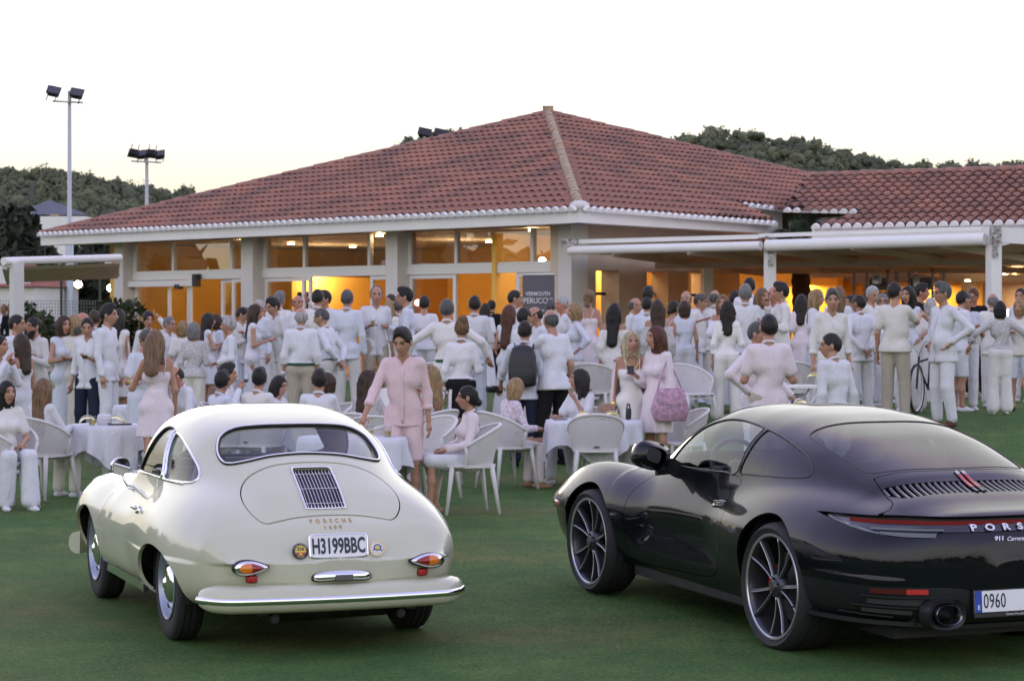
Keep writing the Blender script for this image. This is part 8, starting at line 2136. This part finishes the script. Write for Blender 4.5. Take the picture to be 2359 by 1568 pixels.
# backpack and camera
o_, b_, k_, r_ = PEOPLE['backpack']; M_ = o_.matrix_basis.copy(); p_ = np.array(o_.location)
bp = empty('backpack', (p_[0]-.02, p_[1]-.215, p_[2]+.99), math.radians(-8), 'black backpack on the back of the man with the camera', 'backpack')
b = MB(); b.sweep(ellipse(.165, .10, 28, 3.2), [(0, 0, 0), (0, 0, .02), (0, 0, .16), (0, .01, .36), (0, .02, .46), (0, .03, .495)], scale=[.82, .98, 1.06, .98, .80, .45], up=(0, 1, 0)); b.build('main_compartment', MAT['black'], bp, 60)
b = MB(); b.sweep(ellipse(.13, .05, 24, 3.2), [(0, -.09, .03), (0, -.095, .05), (0, -.095, .20), (0, -.085, .25)], scale=[.8, 1, 1, .7], up=(0, 1, 0)); b.build('front_pocket', mat('black_nylon', (.018, .018, .02), .6, bump=(90, .2)), bp, 60)
for sx in (1, -1): b = MB(); b.sweep([(-.03, -.006), (.03, -.006), (.03, .006), (-.03, .006)], [(sx*.10, .09, .42), (sx*.12, .16, .50), (sx*.13, .26, .47), (sx*.145, .30, .34)], up=(1, 0, 0)); b.build('shoulder_strap', MAT['black'], bp, 60)
MB().tube([(-.04, .03, .49), (0, .03, .53), (.04, .03, .49)], .008, 6).build('grab_handle', MAT['black'], bp, 180)
h_ = hand_of('backpack', 1); cm = empty('camera', (h_[0]-.03, h_[1]-.02, h_[2]-.03), .5, 'black camera in the hand of the backpack man', 'camera'); MB().box((0, 0, .04), (.13, .06, .085)).build('camera_body', MAT['black'], cm); MB().lathe([(0, 0), (.036, 0), (.038, .09), (0, .09)], 18, M=Matrix.Translation((-.05, 0, .04))@Matrix.Rotation(R(-90), 4, 'Y')).build('lens', MAT['black'], cm, 40)
# white side panels of the black skirt
o_, b_, k_, r_ = PEOPLE['updo']
for sx in (1, -1): MB().sweep([(-.02, -.003), (.02, -.003), (.02, .003), (-.02, .003)], [(sx*.105, -.072, 1.0), (sx*.122, -.088, .85), (sx*.128, -.105, .58)], up=(.5*sx, -1, 0)).build('skirt_stripe', CL_['w'], o_, 60)

# ---------------------------------------------------------------- banner, bar stand, lamps, wheel
def banner():
    p = at(1240, 640, 122); d = p.y; g = tz(p.x, p.y); o = empty('roll_up_banner', (p.x, p.y, g), R(-26), 'dark grey upright advertising banner beside the corner pillar', 'banner')
    H = CAMH+(HZ-632)/122-g; gm = mat('banner_grey', (.105, .098, .115), .6, var=(1.2, .12)); W = .66
    G = [[(x, .01*math.sin(x*5), z) for z in np.linspace(.06, H, 4)] for x in np.linspace(-W/2, W/2, 9)]
    MB().grid(np.array(G)).build('banner_sheet', gm, o, 180); MB().box((0, 0, .03), (W+.04, .16, .06)).build('foot', MAT['alu'], o); MB().tube([(-W/2, 0, H), (W/2, 0, H)], .014, 8).build('top_rail', MAT['alu'], o, 180); MB().tube([(0, .05, .05), (0, .03, H)], .012, 6).build('pole', MAT['alu'], o, 180)
    wm = mat('banner_print', (.62, .60, .62), .6)
    for txt, z, size, sx in (('VERMOUTH', .37, .105, .92), ('PERUCCHI', .50, .150, .86), ('Perucchi', .68, .075, 1.0), ('\u00b71876\u00b7', .83, .075, 1.0)):
        V, Fs = text_mesh(txt, size, .002, 1.0, sx, .002 if size > .1 else 0, .35 if size < .08 and txt[0] == 'P' else 0); M = Matrix(((1, 0, 0, 0), (0, 0, -1, -.022), (0, 1, 0, H-z), (0, 0, 0, 1))); MB().add(V, Fs, M=M).build('print', wm, o)
banner()
def bar_stand():
    s = 118; p = at(2070, 690, s); g = tz(p.x, p.y); o = empty('drinks_stand', (p.x, p.y, g), R(-27), 'drinks stand with pink pipe arches, grey sign boards and a counter under the pergola', 'bar stand')
    zz = lambda y: CAMH+(HZ-y)/s-g; pp = mat('pink_grey_pipe', (.42, .30, .33), .5, var=(14, .4, (.20, .17, .20))); xs = lambda x: (x-2070)/s*1.1
    MB().box((0, .2, .5), (2.1, .5, 1.0)).build('counter', mat('counter_board', (.40, .30, .22), .7, var=(3, .3)), o); MB().box((0, .2, 1.03), (2.2, .6, .05)).build('counter_top', MAT['alu'], o)
    for a, b, y in ((1972, 2000, 627), (2046, 2066, 625), (2064, 2092, 625), (2142, 2166, 623)): 
        MB().tube([(xs(a), 0, 1.0), (xs(a), 0, zz(y)), (xs(b), 0, zz(y)), (xs(b), 0, 1.0)], .028, 10, up=(0, 1, 0)).build('pipe_arch', pp, o, 40)
    rk = mat('red_pipe_knob', (.45, .05, .05), .4)
    for a, y in ((2046, 625), (2142, 623)): MB().ball((xs(a), 0, zz(y)), .042, 10, 8).build('pipe_knob', rk, o, 180)
    gb = mat('sign_grey', (.17, .155, .17), .7, var=(2, .2)); ink = mat('sign_ink', (.05, .045, .06), .6)
    for a, b in ((2004, 2046), (2094, 2142)):
        z0, z1 = zz(668), zz(640); MB().box(((xs(a)+xs(b))/2, .06, (z0+z1)/2), (xs(b)-xs(a), .03, z1-z0)).build('sign_board', gb, o)
        V, Fs = text_mesh('GIN MG', .115, .003, 1.05, .72, .003); MB().add(V, Fs, M=Matrix(((1, 0, 0, (xs(a)+xs(b))/2), (0, 0, -1, .043), (0, 1, 0, (z0+z1)/2), (0, 0, 0, 1)))).build('sign_lettering', ink, o)
    MB().box((xs(2030), .05, zz(684)), (.34, .05, .2)).build('wood_crate', mat('crate_wood', (.33, .20, .12), .7, var=(8, .3)), o)
    for x, y0, y1, w, lab, m in ((2019, 617, 655, .16, 'giant clear display bottle with white label on the drinks stand', mat('bottle_label', (.60, .60, .60), .4)), (2110, 624, 660, .15, 'giant silver display bottle on the drinks stand', mat('silver_bottle', (.50, .50, .52), .3, .5))):
        q = at(x, y1, s+.5); b = empty('display_bottle', (q.x-.02, q.y-.12, q.z), R(-27), lab, 'bottle'); h = (y1-y0)/s
        MB().lathe([(0, 0), (w/2, 0), (w/2, h*.60), (w*.35, h*.72), (w*.14, h*.78), (w*.14, h*.94), (0, h*.94)], 20).build('bottle_glass', MAT['clear'] if 'clear' in lab else m, b, 40); MB().lathe([(w*.16, h*.92), (w*.16, h), (0, h)], 12).build('stopper', mat('cork', (.45, .33, .22), .7) if 'clear' in lab else bpy.data.materials['cork'], b, 40)
        if 'clear' in lab:
            MB().box((0, -.0, h*.3), (w*.98, w*.6, h*.5)).build('label', m, b); V, Fs = text_mesh('GIN', .09, .003, 1, .8, .003); MB().add(V, Fs, M=Matrix(((1, 0, 0, 0), (0, 0, -1, -w*.3-.004), (0, 1, 0, h*.40), (0, 0, 0, 1)))).build('label_lettering', ink, b)
    MB().box((0, .5, 1.35), (.001, .001, .001)) 
bar_stand()
c = at(962, 697, 140); o = empty('red_lamp', c, 0, 'small glowing red lamp among the heads before the doors', 'lamp'); MB().ball((0, 0, 0), .055, 12, 8).build('lamp_glass', mat('red_glow', (1, .3, .2), .5, emis=((1, .16, .10), 1.6)), o, 180); MB().tube([(0, 0, -.03), (0, 0, -1.2)], .014, 6).build('stand', MAT['black'], o, 180)
for i, x in enumerate((2322, 2335, 2346)):
    c = at(x, 728, 128); o = empty('table_lamp', c, 0, 'glowing white lamp at the right edge, '+('left', 'middle', 'right')[i]+' of three', 'lamp', 'three white lamps at the right edge'); MB().lathe([(0, 0), (.035, 0), (.035, .12), (0, .13)], 14).build('lamp_glass', mat('white_glow', (1, .95, .85), .5, emis=((1, .9, .75), .9)) if i == 0 else bpy.data.materials['white_glow'], o, 60); MB().tube([(0, 0, 0), (0, 0, -1.1)], .012, 6).build('stand', MAT['black'], o, 180)
for i, (x, y) in enumerate(((1249, 598), (1281, 596))):
    c = at(x, y, 113.6); o = empty('pane_glint', c, 0, 'glowing ball standing in for a lamp reflection in the corner window, '+('left', 'right')[i]+' of two', 'lamp', 'two glowing stand-ins for reflections in the corner window'); MB().ball((0, .4, .0), (.075, .04, .06 if i == 0 else .10), 12, 8).build('lamp_glass', mat('glint_white', (1, 1, .95), .5, emis=((1, .97, .9), 3)) if i == 0 else bpy.data.materials['glint_white'], o, 180); MB().tube([(0, .4, 0), (0, .4, -2.2)], .012, 6).build('stand', MAT['black'], o, 180)  # added glowing balls imitate lamp reflections in the pane; no lamp stands here
# bicycle behind the talking men
c = at(2118, 905, 172); g = tz(c.x, c.y); bi = empty('bicycle', (c.x, c.y+.25, g), R(243), 'black bicycle half hidden behind the legs of the talking men', 'bicycle')
a = np.linspace(0, 2*math.pi, 40, endpoint=False)
for x in (0, -1.02):
    w = bpy.data.objects.new('wheel', None); COL.objects.link(w); w.parent = bi; w.location = (x, 0, .34)
    MB().tube(np.c_[.32*np.cos(a), 0*a, .32*np.sin(a)], .020, 8, closed=True, up=(0, 1, 0)).build('tyre', MAT['rubber'], w, 180); MB().tube(np.c_[.298*np.cos(a), 0*a, .298*np.sin(a)], .008, 6, closed=True, up=(0, 1, 0)).build('rim', MAT['alu'], w, 180)
    m = MB(); [m.tube([(0, 0, 0), (.295*math.cos(t), 0, .295*math.sin(t))], .0015, 3) for t in a[::2]]; m.build('spokes', MAT['steel'], w)
m = MB(); [m.tube(q, .016, 6) for q in ([(0, 0, .34), (-.12, 0, .78)], [(-.12, 0, .70), (-.62, 0, .74)], [(-.14, 0, .62), (-.55, 0, .32)], [(-.55, 0, .32), (-.66, 0, .86)], [(-.55, 0, .32), (-1.02, 0, .34)], [(-.62, 0, .7), (-1.02, 0, .34)])]; m.build('frame', MAT['black'], bi, 180)
MB().tube([(-.10, -.26, .95), (-.06, -.1, .98), (-.12, 0, .80), (-.06, .1, .98), (-.10, .26, .95)], .013, 6).build('handlebar', MAT['steel'], bi, 180); MB().ball((-.68, 0, .90), (.13, .07, .04)).build('saddle', MAT['black'], bi, 180)
